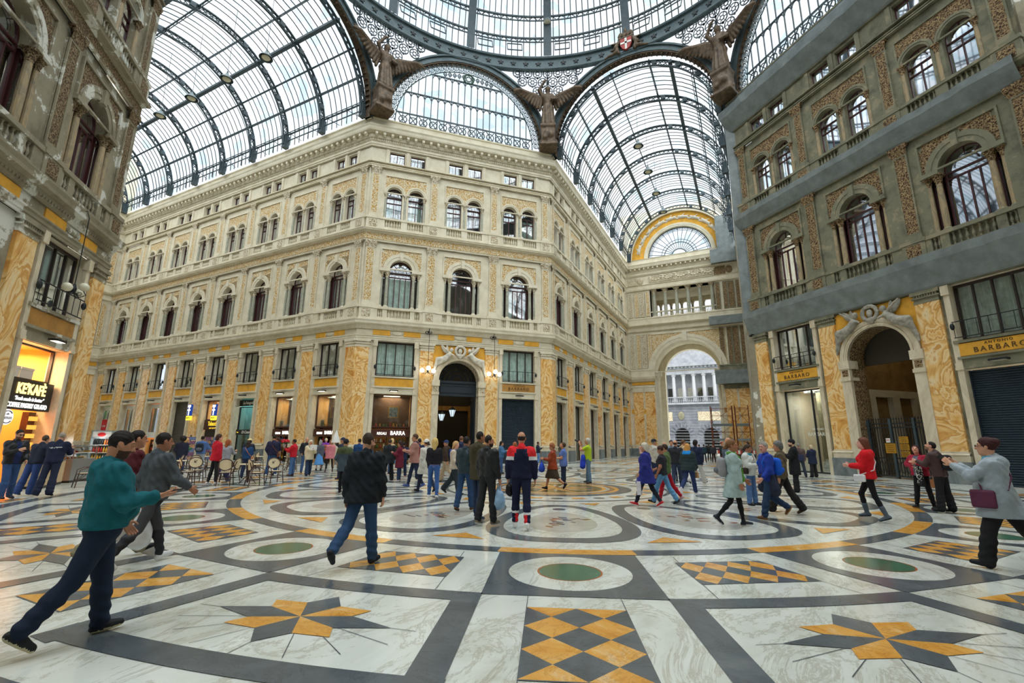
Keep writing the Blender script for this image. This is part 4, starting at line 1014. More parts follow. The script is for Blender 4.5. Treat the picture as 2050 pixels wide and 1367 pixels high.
# ------------------------------------------------------------------ end walls of the two arms
def end_wall(name, org, ang, stA, stB, deep):
    F = Facade(name, org, ang, 2 * W, stA, 0, 0); r = F.root; S = F.S; T = STY[stB]; c = W
    mb = MB()
    panel(mb, -.4, 15.4, 0, 16.75, [(c, 4.1, 0, 11.0, True)], .1, 1.2); panel(mb, -.4, 15.4, 16.75, 18.6, [], .05); panel(mb, -.4, 15.4, 18.6, 22.75, [(c, 4.2, 18.6, 22.7, False)], .1, 1.2); panel(mb, -.4, 15.4, 22.75, 27.3, [], .06)
    panel(mb, -.4, 15.4, 27.3, 34.8, [(c, 4.25, 27.35, 27.4, True)], .5, .5)
    mb.build('end_wall_face', S['st'], r)
    mb = MB(); archivolt(mb, c, 11.0, 4.1, 4.95, -.08, .1, n=32); mb.box(c - .3, c + .3, -.25, .1, 15.0, 16.2)
    archivolt(mb, c, 27.4, 4.25, 4.75, .3, .5, n=32); archivolt(mb, c, 27.4, 6.5, 7.05, .2, .5, n=32)
    frame_rect(mb, 3.0, 12.0, 11.0, 16.35, .12, 0, .1); mb.build('archivolt', S['st'], r)
    mb = MB()
    for sg in (-1, 1):
        pts = [p for p in arc(0, 11.0, 4.96, 30) if p[0] * sg > .35 and p[1] > 11.1]
        mb.strip([(c + a, .06, b) for a, b in pts], [(c + a, .06, 16.22) for a, b in pts])
    mb.build('spandrel_relief', S['go'], r)
    mb = MB(); P = arc(c, 27.4, 4.75, 30); Q = arc(c, 27.4, 6.5, 30); mb.strip([(a, .42, b) for a, b in P], [(a, .42, b) for a, b in Q]); mb.build('lunette_frieze', M['yellow'], r)
    rnd = random.Random(4); pr = []
    for k in range(10):                                             # stucco figures on the yellow band
        t = R(16 + 16.4 * k); cx, cz = c + 5.6 * math.cos(t), 27.4 + 5.6 * math.sin(t); d = Vector((math.cos(t), 0, math.sin(t))); e = Vector((-d.z, 0, d.x)); p = Vector((cx, .4, cz))
        pr += [('c', p - e * .5, p + e * .3, .2, .24), ('e', p + e * .55 + d * .1, (.16, .16, .16)), ('c', p - e * .5, p - e * 1.1 - d * .35, .15, .07), ('c', p + e * .2, p + d * .55 - e * .25, .12, .06), ('c', p + e * .3, p + e * .8 - d * .4, .09, .05), ('c', p - e * .3, p - e * .8 + d * .2, .14, .07)]
    blob('lunette_figures', pr, M['statue'], r, h=.07, k=.08)
    mb = MB()                                                       # fan window
    for k in range(0, 19): a = PI * k / 18; mb.bar((c + 1.0 * math.cos(a), .75, 27.4 + 1.0 * math.sin(a)), (c + 4.2 * math.cos(a), .75, 27.4 + 4.2 * math.sin(a)), .06)
    for rr, w in ((1.0, .12), (2.0, .1), (2.4, .06), (4.15, .12), (3.75, .05)): mb.tube([(a, .75, b) for a, b in arc(c, 27.4, rr, 30)], w * .6, 5)
    for k in range(60): a = PI * (k + .5) / 60; mb.cbox((c + 3.95 * math.cos(a), .75, 27.4 + 3.95 * math.sin(a)), (.13, .05, .13))
    WIN[0] += 1; o = mb.build('window_%d' % WIN[0], M['iron'], None, F.org, (0, 0, ang)); o['kind'] = 'structure'
    g = MB(); g.face([(a, .8, b) for a, b in arc(c, 27.4, 4.25, 30)]); g.build('pane', M['roof_glass'], o)
    # pylons: marble below, carved panels above
    for x0, SS in ((0, S), (11.45, T)):
        rel = SS['re']
        for (z0, z1) in ((11.6, 16.4), (18.9, 22.5)):
            for k, (x, w) in enumerate(((.55, .55), (1.45, .55), (2.15, .75), (2.95, .5))):
                mb = MB(); mb.box(x0 + x - w / 2, x0 + x + w / 2, -.02, .1, z0, z1); frame_rect(mb, x0 + x - w / 2, x0 + x + w / 2, z0, z1, .06, -.06, .05); p = mb.build('pilaster', SS['st'], r)
                m2 = MB(); m2.box(x0 + x - w / 2 + .06, x0 + x + w / 2 - .06, -.04, .0, z0 + .1, z1 - .1); m2.build('carved_panel', SS['go'] if k % 2 else rel, p)
        mb = MB(); mb.box(x0 + .3, x0 + 1.7, 0, .1, 23.6, 24.7); mb.ell((x0 + 2.1, -.02, 24.15), (.42, .15, .5)); mb.build('shield_relief', rel, r)
        for x in (1.1, 2.55):
            mb = MB(); mb.box(x0 + x - .68, x0 + x + .68, -.02, .1, 1.4, 8.4); mb.build('marble_pilaster', M['siena'], r)
            mb = MB(); mb.box(x0 + x - .75, x0 + x + .75, -.1, .1, 8.4, 8.95); mb.build('capital', SS['st'], r)
        mb = MB(); mb.box(x0, x0 + 3.4, -.1, .1, 0, .95); mb.build('plinth', M['bardiglio'], r)
        mb = MB(); mb.box(x0, x0 + 3.4, -.06, .1, .95, 1.4); mb.box(x0 + 1.72, x0 + 1.95, -.04, .1, 1.4, 8.4); mb.box(x0 + .1, x0 + .4, -.04, .1, 1.4, 8.4); mb.build('jamb_strips', M['jamb'], r)
        mb = MB(); mb.box(x0 + .1, x0 + .4, -.05, .1, 5.5, 6.1); mb.box(x0 + 1.72, x0 + 1.95, -.05, .1, 5.5, 6.1); mb.box(x0 + .3, x0 + 3.3, -.02, .08, 9.36, 9.74); mb.build('ochre_frieze_panel', SS['fz'], r)
        mb = MB(); sweep(mb, [(0, 8.93), (.1, 9.0), (.12, 9.3), (0, 9.31)], 3.4, 0, .0); sweep(mb, [(0, 9.76), (.15, 9.85), (.34, 10.14), (.4, 10.44), (.1, 10.46), (.1, 11.3), (.16, 11.35), (.16, 11.5), (-.1, 11.5)], 3.4, 0, .3); me = mb.build('cornice', SS['st'], r, (x0, 0, 0))
    mb = MB(); sweep(mb, [(0, 16.72), (.08, 16.8), (.1, 16.88), (.03, 16.9), (.03, 17.4), (.14, 17.5), (.3, 17.54), (.36, 17.66), (.1, 17.68), (.1, 18.5), (.16, 18.55), (.16, 18.7), (-.3, 18.7)], 15, 0, 0)
    sweep(mb, [(0, 24.86), (.13, 25.05), (.13, 25.22), (.04, 25.28), (.16, 25.58), (.2, 25.95), (.56, 25.99), (.62, 26.3), (.68, 26.46), (.3, 26.5), (.26, 27.15), (.34, 27.3), (-.6, 27.32)], 15, 0, 0)
    for k in range(24): mb.box(.62 * k + .2, .62 * k + .4, -.5, -.18, 25.72, 25.95)
    sweep(mb, [(0, 22.7), (.1, 22.75), (.14, 23.0), (.05, 23.05), (.05, 23.4), (.16, 23.5), (0, 23.55)], 15, 0, 0); mb.build('cornice', S['st'], r)
    mb = MB(); mb.box(3.3, 11.7, -.03, .05, 23.75, 24.75); mb.build('garland_frieze', S['re'], r)
    pr = []
    for k in range(5):
        for q in range(7): t = PI * q / 6; pr.append(('e', (3.5 + 1.7 * k + .75 + .75 * math.cos(t), -.06, 24.6 - .55 * math.sin(t)), (.16, .1, .12)))
        pr.append(('e', (3.5 + 1.7 * k, -.05, 24.3), (.12, .08, .35)))
    blob('garland', pr, S['st'], r, h=.06, k=.05)
    # loggia
    for k in range(6):
        inst(('logcol', stA), lambda mb: column_mesh(mb, 3.92, .24), 'loggia_column', [S['co'], S['st'], S['cap']], r, (c + (-3.7 + 1.5 * k), .45, 18.75))
        inst(('logcol2', stA), lambda mb: column_mesh(mb, 3.4, .2), 'loggia_column', [S['co'], S['st'], S['cap']], r, (c + (-3.7 + 1.5 * k), deep - .3, 18.75))
    for y in (.45, deep - .3):
        mb = MB(); mb.box(c - 4.2, c + 4.2, y - .15, y + .15, 19.45, 19.6); mb.box(c - 4.2, c + 4.2, y - .12, y + .12, 18.6, 18.76)
        for k in range(5):
            for q in range(5): baluster(mb, c - 3.35 + 1.5 * k + .2 * q, y, 18.76, .7)
        mb.build('balustrade', S['st'], r)
    mb = MB(); mb.box(c - 4.3, c + 4.3, .2, deep, 22.7, 22.9); mb.box(c - 4.3, c + 4.3, .2, deep, 18.2, 18.6); mb.box(c - 4.5, c - 4.2, .2, deep, 18.6, 22.7); mb.box(c + 4.2, c + 4.5, .2, deep, 18.6, 22.7); mb.box(c - 4.3, c + 4.3, deep - .5, deep - .1, 22.1, 22.7); mb.build('loggia_ceiling', S['st'], r)
    # passage behind the arch
    mb = MB(); P = [(c - 4.1, 0)] + arc(c, 11.0, 4.1, 24) + [(c + 4.1, 0)]
    mb.strip([(a, 1.2, b) for a, b in P], [(a, 2.0, b) for a, b in P])
    P2 = [(c - 4.6, 0)] + arc(c, 11.0, 4.6, 24) + [(c + 4.6, 0)]; mb.strip([(a, 2.0, b) for a, b in P], [(a, 2.0, b) for a, b in P2]); mb.strip([(a, 2.0, b) for a, b in P2], [(a, deep - 1, b) for a, b in P2])
    P3_ = [(c - 3.6, 0)] + arc(c, 11.3, 3.6, 24) + [(c + 3.6, 0)]; mb.strip([(a, deep - 1, b) for a, b in P2], [(a, deep - 1, b) for a, b in P3_]); mb.strip([(a, deep - 1, b) for a, b in P3_], [(a, deep, b) for a, b in P3_])
    for sg in (-1, 1): mb.box(min(c + sg * 3.3, c + sg * 4.2), max(c + sg * 3.3, c + sg * 4.2), .2, .9, 10.5, 11.0); mb.lathe([(.28, 0), (.28, .4), (.2, .5), (.19, 9.8), (.34, 10.5)], 14, (c + sg * 3.72, .55, 0))
    mb.build('passage_vault', S['st'], r)
    mb = MB(); panel(mb, 0, 15, 0, 25, [(c, 3.6, 0, 11.3, True), ], deep + .02); panel(mb, -4, 0, 0, 25, [], deep + .02); panel(mb, 15, 19, 0, 25, [], deep + .02)
    m3 = MB(); panel(m3, 0, 15, 0, 18.2, [(c, 3.6, 0, 11.3, True)], deep + .02); m3.build('outer_face', S['st'], r)
    return F
FE = end_wall('wall_right_arm_end', (-W, A + LR), 0, 'clean', 'right', 6.5)
FWE = end_wall('wall_left_arm_end', (-A - LL, -W), R(90), 'clean', 'clean', 6.5)

# ------------------------------------------------------------------ grey protective sheeting round the cornices under repair
def sheets():
    def hang(mb, label, F):
        mb.v = [tuple(F.Mw.inverted() @ Vector(v)) for v in mb.v]; tag(mb.build('protective_sheeting', M['tarp'], F.root), label)
    def sheet(label, prof, F, x0, x1, k1=0, k0=0):
        mb = MB(); n = max(2, int((x1 - x0) / .45)); rnd = random.Random(len(label)); rows = []
        for k in range(n + 1):
            x = x0 + (x1 - x0) * k / n; e = rnd.uniform(-.025, .025)
            rows.append([(x + (-(k0 * o) if k == 0 else (k1 * o if k == n else 0)), -(o + (e if 0 < j < len(prof) - 1 else 0)), z + (e if 0 < j < len(prof) - 1 else 0)) for j, (o, z) in enumerate(prof)])
        for a, b in zip(rows, rows[1:]): mb.strip(a, b)
        o = mb.build('protective_sheeting', M['tarp'], None, F.org, (0, 0, F.ang), smooth=False)
        o.parent = F.root; o.location = (0, 0, 0); o.rotation_euler = (0, 0, 0); tag(o, label); return o
    sheet('grey sheeting wrapped under the lowest balcony of the weathered front', [(.09, 8.97), (.16, 9.05), (.5, 10.15), (.52, 10.55), (.22, 10.62)], FR, -.1, SIDE - .3, 0, .4)
    sheet('grey sheeting wrapped under the middle balcony of the weathered front', [(.06, 16.75), (.14, 16.85), (.46, 17.55), (.48, 17.9), (.22, 17.95)], FR, -.1, SIDE - .3, 0, .4)
    sheet('grey sheeting wrapped round the topmost cornice of the weathered front', [(.06, 24.88), (.14, 24.95), (.75, 25.95), (.8, 26.55), (.34, 26.7), (.3, 27.3)], FR, -.1, SIDE - .3, 0, .4)
    mb = MB()
    mb.box(4.0, 7.3, A + LR - .75, A + LR - .05, 25.0, 26.9); mb.box(4.9, 7.4, A + LR - .7, A + LR + .3, 26.9, 31.6); hang(mb, 'big grey sheet hung over the end of the cornice beside the fan window', FE)
    mb = MB(); mb.box(3.2, 7.5, A + LR - .6, A + LR - .05, 16.7, 17.8); hang(mb, 'grey sheet boxed round the cornice beside the loggia', FE)
    mb = MB(); mb.box(3.4, 7.5, A + LR - .8, A + LR - .05, 9.0, 10.7); hang(mb, 'grey sheet boxed round the low cornice above the scaffolding', FE)
    mb = MB(); mb.lathe([(.17, 0), (.17, 27)], 8, (W - .25, A + .35, .3)); mb.box(W - .5, W + .4, A - .02, A + 1.2, 10.4, 27.3); hang(mb, 'tall grey sheet strip running up the corner of the weathered front', FR)
sheets()

# ------------------------------------------------------------------ theatre front across the street, seen through the arch
def plain_col():
    if 'thc' not in M: M['thc'] = plain('pale_column_stone', (176, 178, 182), .7)
    return M['thc']
def street():
    M['street_stone'] = stone('pale_grey_street_stone', (132, 136, 144), (156, 160, 166), bump=.1); M['street_dark'] = stone('rusticated_grey_stone', (92, 96, 106), (116, 120, 128), bump=.1)
    Y = 72.0; root = thing('theatre_building', 'pale grey columned building across the street behind the great arch', 'building', (0, Y, 0))
    mb = MB(); panel(mb, -24, 22, 0, 8.6, [(-4.15 - 4.8 * 2, 1.25, 0, 3.1, True), (-4.15 - 4.8, 1.25, 0, 3.1, True), (-4.15, 1.25, 0, 3.1, True), (.65, 1.25, 0, 3.1, True), (5.45, 1.25, 0, 3.1, True)], 0, 2.5)
    for k in range(15):
        z = .9 + .5 * k; mb.box(-24, 22, -.03, .02, z, z + .06, 1)
    for c in (-8.95, -4.15, .65, 5.45):
        for q in range(9):
            a = PI * (q + .5) / 9; mb.cbox((c + 1.75 * math.cos(a), -.05, 3.1 + 1.75 * math.sin(a)), (.32, .2, .85), 0, Matrix.Rotation(PI / 2 - a, 3, 'Y'))
    mb.build('rusticated_base', [M['street_dark'], M['street_stone']], root)
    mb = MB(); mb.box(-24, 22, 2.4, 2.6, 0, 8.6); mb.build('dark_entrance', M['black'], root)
    mb = MB(); mb.box(-24, 22, -.6, .3, 8.5, 8.8); mb.box(-24, 22, -.6, -.3, 9.7, 9.85)
    for k in range(150): mb.lathe([(.06, 8.8), (.1, 9.1), (.05, 9.4), (.07, 9.7)], 5, (-24 + .3 * k, -.45, 0))
    mb.build('balustrade', M['street_stone'], root)
    for k in range(14):
        inst('thcol', lambda m_: m_.lathe([(.42, 0), (.42, .15), (.32, .25), (.31, 2), (.27, 4.6), (.4, 4.75), (.45, 5.0)], 14), 'ionic_column', [plain_col()], root, (-15.4 + 1.72 * k, .5, 9.0))
    mb = MB(); mb.box(-24, 22, 1.6, 1.8, 8.8, 14.2); mb.build('portico_wall', M['street_stone'], root)
    for k in range(12):
        m2 = MB(); m2.box(-14.9 + 1.72 * k, -14.1 + 1.72 * k, 1.5, 1.62, 9.0, 11.6); m2.build('window_pane', M['pane_blue'], root)
    mb = MB(); mb.box(-24, 22, 0, 2, 14.0, 14.5); mb.box(-24, 22, .1, 2, 14.5, 15.4); mb.box(-24, 22, -.5, 2, 15.4, 16.0); mb.box(-24, 22, .5, 2, 16, 19.5)
    for k in range(70): mb.box(-24 + .66 * k, -23.7 + .66 * k, -.3, 0, 15.1, 15.4)
    mb.build('entablature', M['street_stone'], root)
    m2 = MB(); m2.ell((-4.1, -.1, 6.5), (.55, .2, .75)); m2.build('oval_relief', M['grime'], root)
    m2 = MB(); m2.box(-1.3, 3.2, -.08, 0, 5.6, 7.2); m2.build('relief_panel', M['cream_relief'], root); m2 = MB(); m2.box(-8.5, -5.6, -.08, 0, 5.6, 7.2); m2.build('relief_panel', M['cream_relief'], root)
    mb = MB(); mb.box(4.3, 4.9, Y - 4, Y - 3, 5, 14); mb.v = [(a, b - Y, c) for a, b, c in mb.v]; tag(mb.build('safety_netting', plain('green_scaffold_netting', (60, 170, 140), .8), root), 'green scaffold netting')
    mb = MB(); mb.box(-60, 60, A + LR + 6.6, 90, -.06, -.0055); o = mb.build('street', M['street_dark'], None); o['kind'] = 'structure'
street()
# ------------------------------------------------------------------ portals
def portal(F, kind):
    c = SIDE / 2; r = F.root; S = F.S; clean = F.sn == 'clean'
    mb = MB(); archivolt(mb, c, 6.2, 1.57, 2.0, -.06, .12, n=28); archivolt(mb, c, 6.2, 1.57, 1.7, -.1, .12, n=28)
    for sg in (-1, 1):
        x0, x1 = sorted((c + sg * 1.55, c + sg * 2.05)); mb.box(x0 - .05, x1 + .05, -.12, .6, 5.75, 6.2); mb.box(x0, x1, -.05, .14, 0, 5.75); mb.box(x0 - .03, x1 + .03, -.1, .6, 5.1, 5.28)
    mb.build('portal_arch', M['jamb'], r)
    mb = MB()
    for sg in (-1, 1):
        x = c + sg * 1.56; mb.box(min(x, x + sg * .02), max(x, x + sg * .02), .2, .95, 1.2, 5.0); mb.box(c + sg * 1.8 - .16, c + sg * 1.8 + .16, -.07, 0, 5.35, 5.68)
    P = arc(c, 6.2, 1.55, 20); mb.strip([(a, .2, b) for a, b in P], [(a, 1.0, b) for a, b in P]); mb.build('arabesque_relief', M['cream_relief'] if clean else M['grime_relief'], r)
    mb = MB()
    for sg in (-1, 1):
        pts = [p for p in arc(0, 6.2, 2.0, 24) if p[0] * sg > 0]
        mb.strip([(c + a, .08, b) for a, b in pts], [(c + a, .08, 8.9) for a, b in pts]); mb.face([(c + sg * 2.0, .08, 6.2), (c + sg * 2.05, .08, 6.2), (c + sg * 2.05, .08, 8.9), (c + sg * 2.0, .08, 8.9)])
    mb.build('ochre_spandrel', M['yellow'], r)
    sm = M['statue'] if clean else M['statue_grime']
    for sg in (-1, 1):                                              # reclining winged figures on the arch
        def q(x, y, z): return (c + sg * x, y, z)
        pr = [('c', q(.85, -.15, 8.2), q(1.2, -.16, 7.85), .19, .22), ('e', q(.72, -.2, 8.55), (.15, .15, .18)), ('c', q(1.2, -.15, 7.85), q(1.75, -.2, 7.75), .22, .18), ('c', q(1.75, -.2, 7.75), q(1.98, -.1, 6.9), .17, .1), ('c', q(1.98, -.1, 6.9), q(2.05, -.12, 6.6), .09, .05), ('c', q(1.25, -.2, 7.8), q(1.8, -.12, 7.35), .2, .1),
              ('c', q(.85, -.2, 8.3), q(1.15, -.3, 8.55), .08, .06), ('c', q(1.15, -.3, 8.55), q(1.5, -.25, 8.85), .06, .05), ('c', q(.8, -.25, 8.25), q(.5, -.3, 8.1), .08, .06)]
        b = blob('reclining_figure', pr, sm, r, h=.035, k=.06, noise=.012)
        wg = [('e', q(1.25, -.03, 8.6), (.16, .05, .4), Matrix.Rotation(sg * R(35), 3, 'Y')), ('e', q(1.0, -.03, 8.65), (.1, .05, .3), Matrix.Rotation(sg * R(10), 3, 'Y'))]
        blob('wing', wg, sm, b, h=.03, k=.04)
    pr = [('e', (c + .38 * math.cos(q * PI / 8), -.12, 8.5 + .38 * math.sin(q * PI / 8)), (.11, .1, .11)) for q in range(16)] + [('e', (c, -.12, 8.5), (.16, .1, .22)), ('e', (c, -.1, 8.1), (.16, .1, .2))]
    blob('wreath_medallion', pr, sm, r, h=.035, k=.04)
    # passage behind
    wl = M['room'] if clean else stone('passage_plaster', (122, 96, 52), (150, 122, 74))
    mb = MB(); D = 7.5; x0, x1 = c - 2.6, c + 2.6
    for a, b in ((x0 - .1, x0), (x1, x1 + .1)): mb.box(a, b, 1.2, D, 0, 9.0)
    mb.box(x0, x1, D, D + .1, 0, 9.0); mb.box(x0, x1, 1.2, D, 8.9, 9.0); mb.box(x0, c - 1.57, 1.15, 1.25, 0, 9); mb.box(c + 1.57, x1, 1.15, 1.25, 0, 9)
    mb.build('passage', wl, r)
    mb = MB()
    for k in range(3):
        for sg in (-1, 1): mb.box(c + sg * 2.55 - .12, c + sg * 2.55 + .12, 2.2 + 2 * k, 2.8 + 2 * k, 0, 4.4); 
    mb.box(x0, x1, 1.3, D, 4.4, 4.7); mb2 = MB()
    for a in (x0, x1 - .3): mb2.box(a, a + .3, 1.3, D, 4.4, 4.8)
    mb2.box(x0, x1, D - .3, D, 4.4, 4.8); 
    for k in range(3):
        for sg in (-1, 1): mb2.box(min(c + sg * 2.6, c + sg * 2.3), max(c + sg * 2.6, c + sg * 2.3), 2.2 + 2 * k, 2.8 + 2 * k, 0, 4.4)
    if not clean:
        mb2.box(x0, x1, D - .35, D - .2, 5.3, 5.45); mb2.box(x0, x1, D - .35, D - .2, 6.2, 6.35)
        for k in range(18): baluster(mb2, x0 + .2 + .28 * k, D - .28, 5.45, .75)
    mb2.build('passage_pilasters', M['cream'] if not clean else M['ochre_dull'], r)
    if clean:
        teal = plain('dark_slate_blue_joinery', (34, 46, 56), .5)
        mb = MB(); mb.box(c - 1.57, c + 1.57, .85, 1.1, 5.15, 6.15); mb.box(c - 1.6, c + 1.6, .75, 1.1, 6.1, 6.28); mb.box(c - 1.6, c + 1.6, .8, 1.1, 5.1, 5.2); frame_rect(mb, c - 1.3, c + 1.3, 5.35, 5.95, .06, .8, .86); mb.build('door_transom', teal, r)
        mb = MB(); mb.box(c + 1.5, c + 1.57, .9, 2.3, 0, 5.1)
        for z in (.3, 1.9, 3.5): frame_rect_x(mb, c + 1.48, 1.0, 2.2, z, z + 1.4)
        WIN[0] += 0; o = mb.build('door_1', teal, None, F.org, (0, 0, F.ang)); o['kind'] = 'structure'
        mb = MB()
        for rr in (.5, .8, 1.1, 1.4, 1.54): mb.tube([(a, .95, b) for a, b in arc(c, 6.28, rr, 24)], .03, 4)
        for k in range(1, 14):
            a = PI * k / 14; mb.bar((c + .3 * math.cos(a), .95, 6.28 + .3 * math.sin(a)), (c + 1.5 * math.cos(a), .95, 6.28 + 1.5 * math.sin(a)), .035)
        for k in range(12): a = PI * (k + .5) / 12; mb.tube([(c + 1.25 * math.cos(a) + .1 * math.cos(q * PI / 4), .93, 6.28 + 1.25 * math.sin(a) + .1 * math.sin(q * PI / 4)) for q in range(8)], .02, 4, closed=True)
        mb.build('fanlight_grille', M['iron_dark'], r)
        mb = MB(); mb.face([(a, 1.02, b) for a, b in arc(c, 6.28, 1.55, 24)]); mb.build('fanlight_glass', glass_mat('amber_glass', (214, 180, 80), .05), r)
        la = bpy.data.lights.new('passage_lamp', 'POINT'); la.energy = 60; la.color = (1, .8, .45); la.shadow_soft_size = .2; lo = obj('passage_lamp', la, None, F.w(c, 4, 6.6))
    else:
        # wrought-iron gate with brass plates
        g = thing('iron_gate', 'spiked blue-grey iron gate standing across the foot of the weathered portal', 'gate', F.w(c + .05, .7, 0), F.ang)
        mb = MB()
        for z in (.12, 1.0, 2.55, 2.75): mb.bar((-1.55, 0, z), (1.55, 0, z), .06)
        for k in range(25): x = -1.5 + .125 * k; mb.bar((x, 0, .1), (x, 0, 2.9), .03); mb.lathe([(.0, 2.9), (.035, 2.95), (.0, 3.1)], 5, (x, 0, 0), cap=False)
        for k in range(12): mb.tube([(-1.4 + .25 * k + .1 * math.cos(q * PI / 5), 0, .55 + .3 * math.sin(q * PI / 5)) for q in range(10)], .018, 4, closed=True)
        mb.build('bars', M['iron_dark'], g)
        for x in (-1.55, -.45, .65, 1.55):
            m2 = MB(); m2.box(x - .06, x + .06, -.06, .06, 0, 3.0); m2.build('gate_post', M['iron'], g)
        br = plain('polished_brass', (206, 160, 62), .3, .9)
        for k, (x, z, w, h) in enumerate(((-.55, 1.5, .5, .5), (.12, 1.92, .42, .34), (.12, 1.56, .42, .3), (.12, 1.22, .42, .3))):
            m2 = MB(); m2.cbox((x, -.08, z), (w, .02, h))
            for q in range(4): m2.cbox((x, -.092, z + h * (.3 - .2 * q)), (w * (.7 - .12 * (q % 2)), .004, .018), 1)
            m2.build('brass_plate', [br, M['black']], g)
        m2 = MB(); m2.cbox((-.62, -.08, 1.9), (.2, .02, .22)); sg = m2.build('number_plate', M['white'], g); text('83', .14, emit_free('sign_red', (190, 40, 34)), sg, (-.62, -.095, 1.9), ext=.002)
        tr = MB(); tr.box(c - 1.4, c + 1.4, 6.9, 7.3, 0, 3.6); tr.build('inner_door', plain('brown_varnished_wood', (92, 56, 28), .4, var=.2), r)
        m2 = MB(); frame_rect(m2, c - 1.0, c + .9, 3.2, 4.1, .08, 6.8, 6.9); m2.build('transom_frame', M['white'], r)
        la = bpy.data.lights.new('passage_lamp', 'POINT'); la.energy = 40; la.color = (1, .86, .6); la.shadow_soft_size = .3; obj('passage_lamp', la, None, F.w(c, 4, 7.5))
def frame_rect_x(mb, x, y0, y1, z0, z1, w=.06):
    mb.box(x - .02, x, y0, y1, z0, z0 + w); mb.box(x - .02, x, y0, y1, z1 - w, z1); mb.box(x - .02, x, y0, y0 + w, z0, z1); mb.box(x - .02, x, y1 - w, y1, z0, z1)
_ef = {}
def emit_free(name, c, rough=.6, emit=0):
    k = (name, emit)
    if k not in _ef: _ef[k] = plain(name, c, rough) if not emit else emitter(name, c, emit)
    return _ef[k]
portal(FC, 'door'); portal(FR, 'gate'); portal(FLF, 'gate2') if False else None

# ------------------------------------------------------------------ shop fronts
def shop_box(F, x, hw, label, wall, lit=0, col=(1, .82, .55), depth=2.6, zt=5.0, name='shop'):
    """a glazed shop in a bay: interior shell, glass, head lamp"""
    t = thing(name, label, 'shop', F.w(x, 0, 0), F.ang)
    mb = MB(); mb.box(-hw, hw, depth, depth + .06, 0, zt); mb.box(-hw - .06, -hw, .55, depth, 0, zt); mb.box(hw, hw + .06, .55, depth, 0, zt); mb.box(-hw, hw, .55, depth, zt, zt + .06); mb.build('shop_interior', wall, t)
    if lit:
        la = bpy.data.lights.new('shop_lamp', 'AREA'); la.energy = lit; la.color = col; la.size = 1.2
        o = obj('shop_lamp', la, None, F.w(x, 1.4, min(zt, 4.9) - .05)); o.rotation_euler = (0, 0, 0)
        m2 = MB(); m2.box(-.6, .6, 1.3, 1.5, zt - .06, zt - .02); m2.build('ceiling_lamp', emit_free('warm_lamp', tuple(int(255 * c ** .45) for c in col), emit=8), t)
    return t
def spot(F, x, lit=False):
    s = thing('shop_lamp', 'small lamp under the ochre panel above a shop in the ' + ('lit ' if lit else '') + F.name.replace('wall_', '').replace('_', ' ') + ' front', 'lamp', F.w(x, -.1, 5.2), F.ang, 'small lamps over the shop fronts')
    mb = MB(); mb.box(-.3, .3, -.3, 0, -.02, .06); mb.bar((0, 0, .03), (0, .2, .1), .05); mb.build('lamp_housing', M['iron_dark'], s)
    mb = MB(); mb.box(-.24, .24, -.27, -.05, -.03, -.015); mb.build('lamp_glass', emit_free('spot_glass', (255, 240, 210), emit=4 if lit else .0) if lit else M['globe'], s)
GOODS = [plain('goods_%s' % n, c, .3) for n, c in (('gold', (232, 178, 60)), ('red', (186, 48, 36)), ('cream', (236, 220, 180)), ('green', (70, 120, 60)), ('orange', (230, 120, 40)), ('blue', (60, 110, 170)), ('white', (240, 236, 226)))]
def goods(F, x, hw, label, group, rows, seed, cols=GOODS, y=.95):
    """souvenirs on shelves, each its own object"""
    rnd = random.Random(seed)
    sh = thing('display_shelf', label, 'shelf', F.w(x, y, 0), F.ang)
    for k, z in enumerate(rows):
        m2 = MB(); m2.box(-hw + .08, hw - .08, -.14, .16, z - .03, z); m2.build('shelf_board', M['frame_dark'], sh)
    for sg in (-1, 1):
        m2 = MB(); m2.box(sg * (hw - .06) - .02, sg * (hw - .06) + .02, -.14, .16, 0, rows[-1] + .5); m2.build('shelf_side', M['frame_dark'], sh)
    for k, z in enumerate(rows):
        xx = -hw + .2
        while xx < hw - .18:
            q = rnd.randrange(3); s = rnd.uniform(.7, 1.15)
            def fn(mb):
                if q == 0: mb.lathe([(.05, 0), (.08, .08), (.05, .16), (.03, .2), (.05, .24)], 8)
                elif q == 1: mb.lathe([(.06, 0), (.07, .03), (.04, .1), (.05, .2), (.02, .24)], 8); mb.ell((0, 0, .27), (.045, .045, .05), 8, 6)
                else: mb.lathe([(.07, 0), (.08, .12), (.08, .2), (.03, .24), (.03, .28)], 8)
            m = rnd.choice(cols); o = inst(('good', q, m.name), fn, 'souvenir', [m], None, F.w(x + xx, y + rnd.uniform(-.04, .04), z), (0, 0, 0), True); o.scale = (s, s, s)
            tag(o, 'small souvenir shown in ' + group, 'souvenir', 'souvenirs in ' + group); xx += rnd.uniform(.2, .3)
def lettering_sign(F, x, z, w, h, y, board, label, lines, name='shop_sign', th=.08):
    s = thing(name, label, 'sign', F.w(x, y, z), F.ang)
    mb = MB(); mb.box(-w / 2, w / 2, 0, th, -h / 2, h / 2); mb.build('sign_board', board, s)
    for (body, size, mat, dx, dz, kw) in lines: text(body, size, mat, s, (dx, -.012, dz), **kw)
    return s
WHT = emit_free('lit_white_letters', (255, 252, 244), emit=1.6); YEL = emit_free('yellow_letters', (240, 200, 60), emit=1.2)
GLD = plain('dark_gilt_letters', (84, 62, 30), .5); GREY_L = plain('pale_grey_letters', (220, 220, 214), .5)
wood = plain('dark_red_brown_shop_wood', (72, 36, 24), .45, var=.15)
